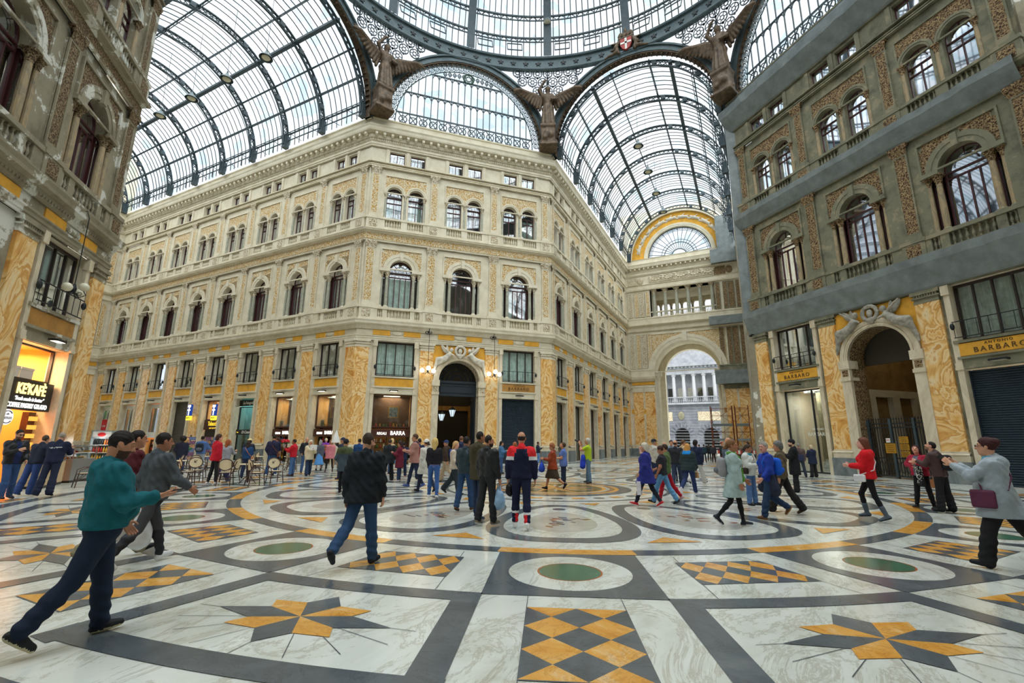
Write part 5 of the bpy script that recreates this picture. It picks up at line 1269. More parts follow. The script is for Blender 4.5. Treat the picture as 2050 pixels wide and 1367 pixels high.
def picture(F, x, z, w, h, y, cin, label):
    p = thing('framed_picture', label, 'picture', F.w(x, y, z), F.ang)
    mb = MB(); frame_rect(mb, -w / 2, w / 2, -h / 2, h / 2, .07, -.03, .03); mb.build('picture_frame', emit_free('gilt_frame', (196, 146, 60), .4), p)
    mb = MB(); mb.box(-w / 2 + .06, w / 2 - .06, 0, .02, -h / 2 + .06, h / 2 - .06); mb.build('painted_canvas', plain('painted_canvas', cin, .6, var=.5, scale=8), p)
def glassfront(t, hw, z0, z1, fr, mull=(0,), y=.5):
    mb = MB(); frame_rect(mb, -hw, hw, z0, z1, .08, y - .04, y + .04)
    for x in mull: mb.box(x - .04, x + .04, y - .04, y + .04, z0 + .08, z1 - .08)
    mb.build('shop_frame', fr, t)
    mb = MB(); mb.box(-hw + .05, hw - .05, y, y + .012, z0 + .05, z1 - .05); mb.build('shop_glass', M['shop_glass'], t)
def barra(F, x, hw, lit, tag_, pic=None):
    t = shop_box(F, x, hw, 'souvenir shop with a REGALI BARRA board, ' + tag_, M['room_warm'], lit)
    glassfront(t, hw, 2.6, 5.0, wood, ())
    mb = MB(); mb.box(-hw, hw, .55, 2.4, 2.55, 2.62); mb.build('upper_window_floor', wood, t)
    m2 = MB(); m2.box(-hw, hw, 1.6, 1.65, 2.6, 5.0); m2.build('upper_window_back', plain('dim_brown_cloth', (74, 50, 36), .9), t)
    s = 1.0 if hw > 1.3 else .86
    lettering_sign(F, x, 2.2, 2 * hw, .55, .38, wood, 'white on brown REGALI BARRA board, shop ' + tag_, [('REGALI', .26 * s, WHT, -.62 * s, -.03, dict(sx=.8, off=.006)), ('BARRA', .4 * s, WHT, .5 * s, 0, dict(sx=.85, off=.01))])
    goods(F, x - hw * .55, hw * .42, 'souvenir shelves at the window side of the shop ' + tag_, 'the shop ' + tag_, (.25, .7, 1.15, 1.55), int(x * 10) + 1)
    goods(F, x + hw * .6, hw * .38, 'souvenir shelves at the door side of the shop ' + tag_, 'the shop ' + tag_, (.25, .7, 1.15, 1.55), int(x * 10) + 2)
    goods(F, x, hw * .9, 'upper window ledge of the shop ' + tag_, 'the upper window ' + tag_, (2.66,), int(x * 10) + 3)
    if pic: picture(F, x + .15, 3.75, .75, .85, .95, pic, 'gilt framed picture above the shop ' + tag_)
    spot(F, x, True)
bx = lambda k: LL - (2.75 + 4.6 * k)
H2 = 1.195
barra(FC, 2.9, 1.39, 120, 'beside the portal of the pale front', (120, 130, 140))
barra(FLA, bx(0), H2, 170, 'next to the corner pier', (120, 70, 60))
barra(FLA, bx(1), H2, 170, 'second from the corner pier')
def other_shops():
    # photo shop
    t = shop_box(FLA, bx(2), H2, 'photo shop with dark glazed front and teal lit window', plain('teal_shop_wall', (90, 150, 150), .7), 90, (.8, 1, .95)); glassfront(t, H2, 0, 4.35, M['black'], (.55,))
    lettering_sign(FLA, bx(2), 4.65, 2 * H2, .5, .4, M['black'], 'black board with handwritten La Fotografia high over the teal lit shop', [('La Fotografia', .34, GREY_L, 0, 0, dict(shear=.3, sx=.8))])
    lettering_sign(FLA, bx(2), 2.25, 2 * H2, .42, .38, M['black'], 'black board with handwritten Di Cesare across the teal lit shop', [('Di Cesare', .34, GREY_L, .15, 0, dict(shear=.3, sx=.85)), ('foto', .12, YEL, -.95, 0, {})])
    goods(FLA, bx(2), H2 * .9, 'shelves of boxed goods inside the teal lit photo shop', 'the teal lit photo shop', (.3, .75, 1.2, 1.6), 31, [GOODS[5], GOODS[6], GOODS[3]])
    m2 = MB(); m2.face([(bx(2) - .6, .9, 2.7), (bx(2) + .9, .9, 2.6), (bx(2) + .8, .9, 3.4), (bx(2) - .4, 1.0, 3.2)]); 
    spot(FLA, bx(2))
    # tobacconist
    t = shop_box(FLA, bx(3), H2, 'tobacconist shop with brown board and crowded lit window', M['room_warm'], 130); glassfront(t, H2, 0, 1.9, wood, (.3,)); glassfront(t, H2, 3.3, 5.0, wood, ())
    lettering_sign(FLA, bx(3), 2.9, 2 * H2, .85, .38, wood, 'brown board lettered Tabacchi in yellow', [('Tabacchi', .5, YEL, .1, .08, dict(sx=.8, off=.012)), ('sigari e giornali', .15, YEL, .1, -.28, {})])
    mb = MB(); mb.box(-H2, H2, .55, .62, 1.9, 2.5); mb.build('dark_panel', M['black'], t)
    goods(FLA, bx(3), H2 * .9, 'shelves of small wares inside the tobacconist window', 'the tobacconist window', (.3, .7, 1.1, 1.5), 41)
    for k, (xx, yy, lab) in enumerate(((bx(3) + .2, .3, 'lit blue and yellow tobacco sign hanging above the Tabacchi board'), (bx(3) - 2.3, -.35, 'lit blue and yellow tobacco sign on the pier beside the grey shutter'))):
        s = thing('tobacco_sign', lab, 'sign', FLA.w(xx, yy, 3.9), FLA.ang)
        mb = MB(); mb.box(-.26, .26, -.08, .08, -.25, .75); mb.build('sign_box', emit_free('lit_blue_sign', (40, 70, 150), emit=1.0), s)
        mb = MB(); mb.box(-.3, .3, -.09, .09, -.62, -.25); mb.build('yellow_box', emit_free('lit_yellow_sign', (250, 226, 60), emit=1.6), s)
        mb = MB(); mb.box(-.06, .06, -.1, -.08, -.2, .7); mb.box(-.2, .2, -.1, -.08, .5, .7); mb.box(-.2, .2, -.1, -.08, .2, .32); mb.build('letter_t', WHT, s)
        text('TABACCHI', .1, M['black'], s, (0, -.1, -.42)); spot(FLA, bx(3))
    def shutter(F, x, hw, mat, label, z1=5.0):
        sh = thing('roller_shutter', label, 'shutter', F.w(x, .4, 0), F.ang)
        mb = MB(); n = int(z1 / .1); P = []; 
        pts = []
        for k in range(n): pts += [(0, z1 * k / n), (-.035, z1 * (k + .35) / n), (-.035, z1 * (k + .65) / n)]
        pts.append((0, z1)); mb.strip([(-hw, y, z) for y, z in pts], [(hw, y, z) for y, z in pts]); mb.build('slats', mat, sh)
        mb = MB()
        for sg in (-1, 1): mb.box(sg * hw - .05, sg * hw + .05, -.08, .05, 0, z1)
        mb.build('guide_rail', mat, sh)
    shutter(FLA, bx(4), H2, M['grey_shutter'], 'closed grey-brown roller shutter beside the tobacconist'); spot(FLA, bx(4))
    shutter(FC, SIDE - 2.9, 1.39, M['navy_shutter'], 'closed slate blue roller shutter beside the portal of the pale front'); spot(FC, SIDE - 2.9)
    shutter(FR, SIDE - 2.9, 1.39, M['navy_shutter'], 'closed slate blue roller shutter at the edge of the weathered front', 4.95); spot(FR, SIDE - 2.9)
    for k, lab, col in ((5, 'white framed shop with a tan blind over a lit counter', (196, 150, 96)), (6, 'white framed shop window between the tan blind and the red poster', (150, 160, 150)), (7, 'farthest shop of the long arm with red posters in its window', (90, 120, 110))):
        t = shop_box(FLA, bx(k), H2, lab, M['room_warm'] if k != 7 else plain('green_shop_wall', (110, 170, 130), .7), 110); glassfront(t, H2, 2.2, 4.9, M['white'], () if k == 5 else (-.35, .4)); 
        mb = MB(); mb.box(-H2, H2, .45, .55, 1.75, 2.2); mb.box(-H2, H2, .45, .55, 4.55, 4.95); mb.build('fascia', M['white'], t)
        mb = MB(); mb.box(-H2 + .1, H2 - .1, .7, .75, 2.2, 4.6); mb.build('blind', plain('shop_blind_%d' % k, col, .8), t)
        goods(FLA, bx(k), H2 * .9, 'goods shelf in the ' + lab, 'the ' + lab.split(' with ')[0].split(' between ')[0].split(' of ')[0], (.6, 1.1), 50 + k); spot(FLA, bx(k))
    s = thing('poster', 'red and white poster in the farthest shop window of the long arm', 'poster', FLA.w(bx(7), .42, 2.9), FLA.ang)
    mb = MB(); mb.box(-1.0, .1, 0, .03, -.75, .7); mb.build('red_sheet', emit_free('poster_red', (196, 30, 44)), s); mb = MB(); mb.box(.1, 1.0, 0, .03, -.75, .7); mb.build('white_sheet', M['white'], s); text('NEW', .3, M['white'], s, (-.45, -.01, 0), ext=.003); text('box', .34, emit_free('poster_red', (196, 30, 44)), s, (.55, -.01, -.2), ext=.003)
    # the far arm: tall dark glass fronts in brown frames
    for k, xc in enumerate(cs2):
        nth = ('first', 'second', 'third', 'fourth', 'fifth', 'sixth')[k]
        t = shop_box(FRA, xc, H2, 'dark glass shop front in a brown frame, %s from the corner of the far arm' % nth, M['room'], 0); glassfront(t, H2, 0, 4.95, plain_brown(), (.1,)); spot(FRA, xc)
    # right front: lit glass shop
    t = shop_box(FR, 2.9, 1.39, 'tall glass clothes shop at the corner of the weathered front', plain('pale_shop_wall', (206, 196, 178), .8), 130, (1, .93, .82), 4.5); glassfront(t, 1.39, 0, 4.95, M['iron_dark'], (.45,))
    mb = MB(); mb.box(.5, 1.35, 2.6, 2.66, 0, 2.6); mb.box(-.35, -.15, 1.8, 2.0, 0, 4.9); mb.build('inner_doorway', M['grime'], t)
    text('ANTONIO', .16, GREY_L, t, (.55, .49, 2.55), ext=.003); text('BARBARO', .3, GREY_L, t, (.55, .49, 2.25), ext=.003)
    mb = MB(); mb.box(.2, 1.2, 1.0, 1.4, 0, .5); mb.box(.3, .6, 1.1, 1.3, .5, .8); mb.box(.7, 1.0, 1.1, 1.3, .5, .7); mb.build('display_plinth', M['white'], t)
    for F, x, lab in ((FC, SIDE - 2.9, 'ochre panel lettered BARBARO above the blue shutter of the pale front'), (FR, 2.9, 'ochre panel lettered ANTONIO BARBARO above the glass clothes shop'), (FR, SIDE - 2.9, 'ochre panel lettered ANTONIO BARBARO above the shutter of the weathered front')):
        lettering_sign(F, x, 5.86, 2.78, .56, -.01, M['ochre_dull'] if F is FC else M['yellow'], lab, [('ANTONIO', .16, GLD, 0, .17, dict(space=1.4)), ('BARBARO', .32, GLD, 0, -.08, dict(space=1.35))], th=.03)
    spot(FR, 2.9)
_br = []
def plain_brown():
    if not _br: _br.append(plain('brown_shop_frame', (70, 40, 26), .4))
    return _br[0]
other_shops()

def kekafe():
    F = FLF; x = 12.62; hw = 1.39
    org = plain('orange_lit_cafe_wall', (244, 172, 84), .7)
    t = shop_box(F, x, hw, 'brightly lit orange cafe under the black coffee sign', org, 260, (1, .78, .42), 2.2); spot(F, x, True)
    mb = MB(); frame_rect(mb, -hw, hw, 3.7, 5.0, .07, .45, .55); mb.build('shop_frame', M['frame_dark'], t)
    for k in (-.8, .3):
        b = thing('white_carton', 'white carton on the cafe sign ledge, ' + ('nearer the corner pier' if k > 0 else 'farther from the corner pier'), 'carton', F.w(x + k * .7, .75, 3.72), F.ang); m2 = MB(); m2.box(-.35, .35, -.2, .2, 0, .42); m2.build('carton_box', M['white'], b); m2 = MB(); m2.box(-.37, .37, -.22, .22, .38, .46); m2.build('carton_lid', M['white'], b)
    s = lettering_sign(F, x - .1, 3.15, 2.75, 1.05, .2, M['black'], 'black illuminated cafe sign lettered KE KAFE', [("KE'KAF\u00c8", .52, emit_free('lit_gold_letters', (255, 216, 120), emit=3.0), .12, .2, dict(sx=.85, off=.015)), ('"fresh made is better"', .2, WHT, .1, -.14, dict(shear=.3, sx=.9)), ('COFFEE PASTRY GELATO', .235, WHT, .08, -.38, dict(sx=.82, off=.004))], th=.25)
    r = thing('round_sign', 'round white coffee sign hanging under the black cafe sign', 'sign', F.w(x - .75, .3, 2.35), F.ang)
    mb = MB(); pts = [(.33 * math.cos(q * PI / 14), .27 * math.sin(q * PI / 14)) for q in range(28)]
    for y in (0, .06): mb.face([(a, y, b) for a, b in pts])
    mb.strip([(a, 0, b) for a, b in pts], [(a, .06, b) for a, b in pts], 0, True); mb.build('sign_disc', emit_free('lit_sign_disc', (250, 250, 250), emit=1.0), r)
    mb = MB(); mb.tube([(.27 * math.cos(q * PI / 14), -.01, .21 * math.sin(q * PI / 14)) for q in range(3, 26)], .015, 4); mb.build('ring_line', M['black'], r); text('caff\u00e8', .08, M['black'], r, (0, -.01, .1), ext=.003); text('kenon', .18, M['black'], r, (.02, -.01, -.02), ext=.003); mb = MB(); mb.bar((0, .03, .27), (0, .03, .4), .02); mb.build('hanger', M['iron_dark'], r)
    st = MB(); st.box(hw - .45, hw - .05, .6, .8, .9, 2.6); st.build('shelf_column', wood, t)
    for k in range(5):
        m2 = MB(); m2.box(hw - .43, hw - .07, .5, .6, 1.0 + .32 * k, 1.16 + .32 * k); m2.build('lit_niche', emit_free('lit_amber', (250, 170, 70), emit=1.5), t)
    # pastry counters
    steel = plain('brushed_steel', (170, 172, 172), .35, .8); beige = plain('beige_counter_panel', (206, 180, 138), .5)
    def counter(label, p0, p1, dep, lit):
        p0, p1 = Vector((*p0, 0)), Vector((*p1, 0)); L = (p1 - p0).length; ang = math.atan2(p1.y - p0.y, p1.x - p0.x)
        g = thing('pastry_counter', label, 'counter', p0, ang)
        mb = MB(); mb.box(0, L, .02, dep, .08, .82); mb.build('counter_base', beige if not lit else steel, g)
        mb = MB(); mb.box(.03, L - .03, .05, dep, 0, .08); mb.build('kick_plate', M['black'], g)
        mb = MB(); mb.box(0, L, 0, dep, .82, .86); mb.box(0, L, dep * .5, dep, 1.32, 1.36)
        for x in (0, L - .03): mb.bar((x + .015, .02, .86), (x + .015, dep * .5, 1.34), .035); mb.bar((x + .015, dep - .02, .86), (x + .015, dep - .02, 1.34), .035)
        mb.bar((.1, 0, .1), (L * .5, 0, .8), .02); mb.bar((L * .9, 0, .1), (L * .5, 0, .8), .02); mb.build('counter_frame', steel, g)
        mb = MB(); mb.face([(0, .02, .86), (L, .02, .86), (L, dep * .5, 1.33), (0, dep * .5, 1.33)]); mb.build('slanted_glass', M['shop_glass'], g)
        mb = MB(); mb.box(.1, L - .1, dep * .35, dep - .05, 1.08, 1.1); mb.build('glass_shelf', M['white'], g)
        if lit:
            for z in (.25, .6): m2 = MB(); m2.box(.1, L - .1, -.01, .03, z, z + .05); m2.build('light_strip', emit_free('lit_orange_strip', (255, 170, 90), emit=3), g)
        rnd = random.Random(int(L * 100)); n = int(L / .17)
        for k in range(n):
            for (yy, zz) in ((dep * .35, .865), (dep * .62, 1.105)):
                m = rnd.choice((GOODS[0], GOODS[2], GOODS[4], GOODS[1], GOODS[6]))
                o = inst(('pastry', m.name), lambda b: b.ell((0, 0, .035), (.065, .05, .035), 10, 6), 'pastry', [m], None, Matrix.Translation(p0) @ Matrix.Rotation(ang, 4, 'Z') @ Vector((.1 + .17 * k, yy, zz)), (0, 0, rnd.random() * 3), True)
                tag(o, 'small pastry lying in the ' + label.split(' with ')[0], 'pastry', 'pastries in the ' + label.split(' with ')[0])
    counter('beige pastry counter with crossed trim in front of the orange cafe', (-16.1, -9.95), (-14.4, -11.55), .8, False) if False else counter('beige pastry counter with crossed trim in front of the orange cafe', (-16.75, -9.0), (-15.0, -10.15), .75, False)
    counter('steel pastry counter with lit orange strips near the drinks fridge', (-19.0, -7.0), (-17.05, -8.75), .7, True) if False else counter('steel pastry counter with lit orange strips near the drinks fridge', (-18.25, -7.35), (-16.9, -8.6), .65, True)
kekafe()

def drinks():
    g = thing('drinks_fridge', 'grey glass fridge full of bottled drinks by the corner pier', 'fridge', (-18.95, -6.35, 0), R(38))
    gm = plain('grey_fridge_shell', (160, 172, 174), .4)
    mb = MB(); mb.box(-.42, -.36, 0, .6, 0, 2.0); mb.box(.36, .42, 0, .6, 0, 2.0); mb.box(-.42, .42, .54, .6, 0, 2.0); mb.box(-.42, .42, 0, .6, 1.95, 2.0); mb.box(-.42, .42, 0, .6, 0, .3); mb.build('cabinet', gm, g)
    mb = MB(); mb.box(-.36, .36, -.02, .05, 1.68, 1.95); hd = mb.build('header', M['white'], g); m2 = MB(); m2.ell((0, -.03, 1.82), (.16, .03, .09), 16, 8); m2.build('red_badge', emit_free('badge_red', (214, 40, 44)), hd)
    mb = MB(); frame_rect(mb, -.4, .4, .3, 1.7, .05, -.04, 0); mb.build('door_frame', gm, g)
    for k in range(4): m2 = MB(); m2.box(-.36, .36, .05, .5, .34 + .34 * k, .36 + .34 * k); m2.build('shelf', M['white'], g)
    cols = ((M['black'], GOODS[4]), (GOODS[1], GOODS[0]), (GOODS[0], GOODS[6]), (emit_free('bottle_green', (60, 180, 150)), GOODS[6]))
    for k in range(4):
        for q in range(7):
            m = cols[3 - k][0 if q < 4 else 1]; p = Matrix.Translation((-18.95, -6.35, 0)) @ Matrix.Rotation(R(38), 4, 'Z') @ Vector((-.3 + .1 * q, .13, .36 + .34 * k))
            o = inst(('bottle', m.name), lambda b: b.lathe([(.035, 0), (.037, .15), (.015, .2), (.015, .23), (.018, .25)], 8), 'drink_bottle', [m], None, p, None, True)
            tag(o, 'small drink bottle standing in the grey glass fridge', 'bottle', 'bottles in the drinks fridge')
    la = bpy.data.lights.new('fridge_lamp', 'POINT'); la.energy = 6; la.shadow_soft_size = .1; obj('fridge_lamp', la, None, Vector((-18.95, -6.35, 1.55)) + Vector((.12, -.1, 0)))
    g = thing('coffee_machine_stand', 'dark red stand with a chrome machine beside the drinks fridge', 'stand', (-19.9, -5.75, 0), R(38))
    mb = MB(); mb.box(-.5, .5, 0, .6, 0, 1.45); mb.build('stand_body', emit_free('dark_red_panel', (92, 26, 28)), g); mb = MB(); mb.box(-.5, .5, -.02, .6, 1.45, 1.95); mb.box(-.55, .55, -.1, .62, 1.95, 2.0); mb.build('machine', plain('chrome', (210, 214, 216), .15, 1), g); mb = MB(); mb.box(-.3, .3, -.03, 0, 1.6, 1.85); mb.build('red_label', emit_free('badge_red', (214, 40, 44)), g)
    g = thing('fruit_stand', 'stand with oranges heaped in its upper tray', 'stand', (-20.9, -4.9, 0), R(38))
    mb = MB(); mb.box(-.5, .5, 0, .5, 1.5, 1.56)
    for x in (-.47, .47):
        for y in (.03, .47): mb.bar((x, y, 0), (x, y, 1.5), .04)
    mb.box(-.5, .5, 0, .5, .7, .75); mb.build('rack', M['iron_dark'], g)
    for k in range(14):
        p = Matrix.Translation((-20.9, -4.9, 0)) @ Matrix.Rotation(R(38), 4, 'Z') @ Vector((-.42 + .14 * (k % 7), .12 + .2 * (k // 7), 1.63))
        tag(inst('orange', lambda b: b.ell((0, 0, 0), (.068, .068, .068), 12, 8), 'orange', [GOODS[4]], None, p, None, True), 'orange lying in the upper tray of the fruit stand', 'fruit', 'oranges on the fruit stand')
    for k, (x, y) in enumerate(((-22.6, -.6), (-22.0, .2))):
        g = thing('postcard_rack', ('tall', 'shorter')[k] + ' turning rack of postcards by the tobacconist', 'rack', (x, y, 0), R(30 * k))
        mb = MB(); mb.lathe([(.25, 0), (.25, .04), (.03, .06), (.03, 1.9 - .1 * k)], 10); mb.build('pole', M['iron_dark'], g)
        for f in range(4):
            for z in range(6):
                m2 = MB(); Mx = Matrix.Rotation(f * PI / 2, 4, 'Z')
                vs = [Mx @ Vector(p) for p in ((-.16, -.2, .5 + .22 * z), (.16, -.2, .5 + .22 * z), (.16, -.24, .68 + .22 * z), (-.16, -.24, .68 + .22 * z))]; m2.face(vs); m2.build('postcard_row', plain('postcards', ((90, 110, 150), (160, 120, 90), (120, 80, 110))[(z + f) % 3], .4, var=.5, scale=20), g)
drinks()

# ------------------------------------------------------------------ cafe tables and chairs
def cafe():
    br = plain('dark_brown_bamboo', (64, 38, 30), .4); cr = plain('cream_woven_seat', (222, 206, 170), .7, var=.06, scale=60, bump=.3, bscale=120)
    def chair():
        t = thing('cafe_chair', '', 'chair')
        for x, y, xb, yb in ((-.2, -.2, -.24, -.25), (.2, -.2, .24, -.25)):
            m = MB(); m.tube([(xb, yb, 0), (x, y, .45)], .016, 8); m.build('leg', br, t)
        for s in (-1, 1):
            m = MB(); m.tube([(s * .22, .3, 0), (s * .19, .2, .44), (s * .21, .27, .68), (s * .2, .32, .84)], .016, 8); m.build('leg', br, t)
            m = MB(); m.tube([(s * .2, -.2, .45), (s * .25, -.19, .58), (s * .26, -.02, .66), (s * .23, .25, .68)], .014, 8); m.build('armrest', br, t)
        m = MB(); m.tube([(.215 * math.cos(q * PI / 10), .0 + .215 * math.sin(q * PI / 10), .455) for q in range(20)], .018, 6, closed=True); m.tube([(.2 * math.cos(q * PI / 8), .02 + .2 * math.sin(q * PI / 8), .22) for q in range(16)], .01, 6, closed=True)
        for s in (-1, 1): m.tube([(s * .21, -.22, .25), (s * .1, -.1, .3), (s * .2, .0, .44)], .01, 6)
        m.build('seat_frame', br, t)
        m = MB(); m.lathe([(.0, .0), (.2, .0), (.21, .012), (.2, .025), (.0, .03)], 24, (0, 0, .45), cap=False); m.build('seat', cr, t, smooth=True)
        pts = [(.235 * math.cos(q * PI / 14), .2 * math.sin(q * PI / 14)) for q in range(28)]
        def bp(a, b, d): return (a, .27 + .28 * b * .35 - .9 * a * a + d, .75 + b)
        m = MB(); m.tube([bp(a, b, 0) for a, b in pts], .018, 8, closed=True); m.build('back_frame', br, t)
        m = MB(); n = len(pts)
        for d in (-.006, .006):
            rings = [[bp(a * f, b * f, d) for a, b in pts] for f in (1, .66, .33)]
            m.strip(rings[0], rings[1], 0, True); m.strip(rings[1], rings[2], 0, True); m.face(rings[2])
        m.build('backrest', cr, t, smooth=True)
        return t
    def table():
        t = thing('cafe_table', '', 'table')
        m = MB(); m.lathe([(.0, .72), (.36, .72), (.37, .735), (.36, .75), (.0, .75)], 28, cap=False); m.build('tabletop', cr, t)
        m = MB(); m.lathe([(.03, .06), (.03, .72)], 8)
        for k in range(4): a = k * PI / 2 + .4; m.tube([(.05 * math.cos(a), .05 * math.sin(a), .7), (.06 * math.cos(a), .06 * math.sin(a), .3), (.3 * math.cos(a), .3 * math.sin(a), .02)], .016, 6)
        m.build('pedestal', br, t)
        return t
    c0, t0 = chair(), table(); used = {}
    def put(src, x, y, rz, label, group):
        if src not in used: o = src; used[src] = 1
        else: o = dup(src)
        o.location = (x, y, 0); o.rotation_euler = (0, 0, rz); o['label'] = label; o['group'] = group; return o
    G, GT = 'cream backed cafe chairs', 'round cafe tables'
    tabs = [(-10.55, -5.0, 'round cafe table nearest the red jacketed youth'), (-15.6, -4.9, 'round cafe table behind the man in the grey denim jacket'), (-20.2, -1.2, 'round cafe table close to the tobacconist'), (-18.2, .6, 'round cafe table near the man with the denim jacket'), (-22.2, -3.0, 'round cafe table deep in the long arm'), (-16.6, 1.6, 'round cafe table beside the woman with the straw hat'), (-25.0, -1.0, 'farthest round cafe table in the long arm')]
    for x, y, l in tabs: put(t0, x, y, .3, l, GT)
    view = lambda x, y: math.atan2(y - CAM.y, x - CAM.x)
    ch = [(-10.75, -5.75, 170, 'cafe chair facing away, its back to us at the front table'), (-9.75, -5.25, 110, 'cafe chair on the right side of the front table'), (-11.35, -5.2, -120, 'cafe chair on the left side of the front table'), (-10.1, -4.2, 20, 'cafe chair with a K behind the front table'), (-12.4, -6.2, 100, 'cafe chair turned sideways beside the grey denim jacket'), (-12.9, -5.6, 10, 'cafe chair with a K behind the grey denim jacket'), (-14.1, -8.6, -80, 'cafe chair alone in front of the pastry counter'),
          (-15.2, -4.2, 30, 'cafe chair beyond the second table'), (-16.3, -4.6, -100, 'cafe chair on the far left of the second table'), (-19.6, -1.5, 80, 'cafe chair on the right of the tobacconist table'), (-20.9, -.9, -90, 'cafe chair on the left of the tobacconist table'), (-17.6, .3, 110, 'cafe chair by the man in the denim jacket'), (-18.9, .9, -70, 'cafe chair behind the man in the denim jacket'), (-16.0, 1.2, 100, 'cafe chair near the straw hat'), (-17.2, 2.0, -60, 'cafe chair pushed back toward the photo shop'), (-21.6, -3.3, 60, 'cafe chair right of the deep table'), (-22.9, -2.6, -100, 'cafe chair left of the deep table'), (-24.4, -.8, 60, 'cafe chair by the farthest table')]
    for x, y, d, l in ch:
        o = put(c0, x, y, view(x, y) - PI / 2 + R(d), l, G)
        if ' K ' in l or 'with a K' in l: text('K', .2, M['black'], o, (0, .262, .76), (PI / 2 + .1, 0, 0), ext=.003)
    m = thing('napkin_holder', 'dark napkin holder standing on the front cafe table', 'holder', (-10.5, -4.95, .75)); b = MB(); b.box(-.05, .05, -.03, .03, 0, .14); b.build('holder_body', M['black'], m); b = MB(); b.box(-.04, .04, -.02, .02, .14, .17); b.build('paper_napkins', M['white'], m)
cafe()

# ------------------------------------------------------------------ lamps
def lamps():
    def bracket(F, x, z, label, lit, n=3):
        t = thing('wall_lantern', label, 'lamp', F.w(x, -.55, z), F.ang, 'globe lamps of the octagon')
        mb = MB(); mb.tube([(0, .4, 3.2), (0, .1, 3.3), (0, 0, 3.0), (0, 0, .3)], .018, 6); mb.tube([(.25 * math.sin(q * .5), .45, 3.05 + .12 * math.cos(q * .5)) for q in range(13)], .03, 5); mb.ell((0, .45, 3.1), (.1, .1, .1), 8, 6)
        mb.lathe([(.05, -.1), (.09, .1), (.04, .3)], 8)
        pos = ((-.42, 0, .05), (.42, 0, .05), (0, -.3, .2))
        for px, py, pz in pos:
            d = Vector((px, py, 0)).normalized(); mb.tube([(0, 0, 0), d * .2 + Vector((0, 0, -.22)), d * .4 + Vector((0, 0, -.12)), Vector((px, py, pz - .14))], .02, 6); mb.tube([d * .2 + Vector((0, 0, -.08)) + Vector((d.x * .07 * math.cos(q), d.y * .07 * math.cos(q), .07 * math.sin(q))) for q in range(7)], .012, 4)
        mb.build('scrolled_bracket', M['iron_dark'], t)
        for px, py, pz in pos:
            m2 = MB(); m2.ell((px, py, pz), (.165, .165, .165), 16, 10); m2.build('glass_globe', M['globe_lit'] if lit else M['globe'], t, smooth=True)
    bracket(FC, 5.25, 6.75, 'lit three-globe lamp hung left of the pale portal beside the BARRA shop', True); bracket(FC, 10.4, 6.75, 'lit three-globe lamp hung beside the portal on the blue shutter side', True)
    bracket(FLF, 12.3, 7.1, 'unlit three-globe lamp hung in front of the cafe window', False)
    for k, (x, z) in enumerate(((6.75, 3.6), (7.45, 3.9))):
        t = thing('hanging_lantern', ('smaller looking', 'nearer')[k] + ' glazed lantern hanging inside the pale portal', 'lantern', FC.w(x + .2, 2.6 - .8 * k, z), FC.ang, 'lanterns in the portal')
        mb = MB(); mb.tube([(0, 0, .4), (0, 0, 1.9)], .012, 5); mb.lathe([(.0, .5), (.06, .42), (.3, .22), (.3, .19)], 6); mb.lathe([(.12, -.32), (.04, -.38), (0, -.45)], 6)
        for q in range(6): a = q * PI / 3; mb.bar((.28 * math.cos(a), .28 * math.sin(a), .2), (.13 * math.cos(a), .13 * math.sin(a), -.32), .025)
        mb.build('lantern_frame', M['iron_dark'], t); m2 = MB(); m2.lathe([(.27, .19), (.12, -.32)], 6); m2.build('lantern_glass', emit_free('lit_lantern_glass', (214, 232, 240), emit=1.1), t)
    def bell(label, p, g):
        t = thing('pendant_lamp', label, 'lamp', p, 0, g)
        mb = MB(); mb.lathe([(.05, .62), (.1, .5), (.16, .38), (.34, .2), (.46, .0)], 18, cap=False); mb.lathe([(.06, .6), (.06, .72), (.0, .74)], 8); mb.build('bell_shade', M['iron_light'], t, smooth=True)
        m2 = MB(); m2.ell((0, 0, .05), (.3, .3, .12), 14, 6); m2.build('lamp_glass', M['globe'], t, smooth=True); mb = MB(); mb.tube([(0, 0, .7), (0, 0, 34.3 - p[2])], .015, 5); mb.build('cable', M['iron_dark'], t)
    nm = ('nearest', 'second', 'third', 'farthest')
    for k in range(4):
        bell('bell-shaped lamp hung under the long arm vault, %s of its row' % nm[k], (-21.6 - 4.5 * k, 0, 28.05), 'pendant lamps of the long arm'); bell('bell-shaped lamp hung under the far arm vault, %s of its row' % nm[k], (0, 21 + 4.5 * k, 27.6), 'pendant lamps of the far arm')
    p = DOME(R(10.5), R(112.5), 18.0); t = thing('dome_floodlight', 'round grey floodlight fixed to a rib of the dome', 'lamp', p); mb = MB(); mb.lathe([(.1, .3), (.28, .1), (.34, -.1)], 14); mb.build('housing', M['iron_light'], t); mb = MB(); mb.ell((0, 0, -.1), (.32, .32, .1), 14, 6); mb.build('lens', M['globe'], t)
    # heraldic shield on the crown of the far arch
    t = thing('heraldic_shield', 'red shield with a white cross and dark crown over the far arch', 'shield', (-.05, A - .35, 35.4))
    pts = [(-.5, 1.15), (.5, 1.15), (.5, .5), (.3, .1), (0, -.1), (-.3, .1), (-.5, .5)]
    mb = MB(); mb.face([(a, -.1, b) for a, b in pts]); mb.strip([(a, -.1, b) for a, b in pts], [(a, .1, b) for a, b in pts], 0, True); mb.build('shield_field', plain('dull_red_enamel', (168, 52, 44), .5), t)
    mb = MB(); mb.box(-.09, .09, -.13, -.1, -.02, 1.1); mb.box(-.47, .47, -.13, -.1, .55, .73); mb.build('white_cross', M['white'], t)
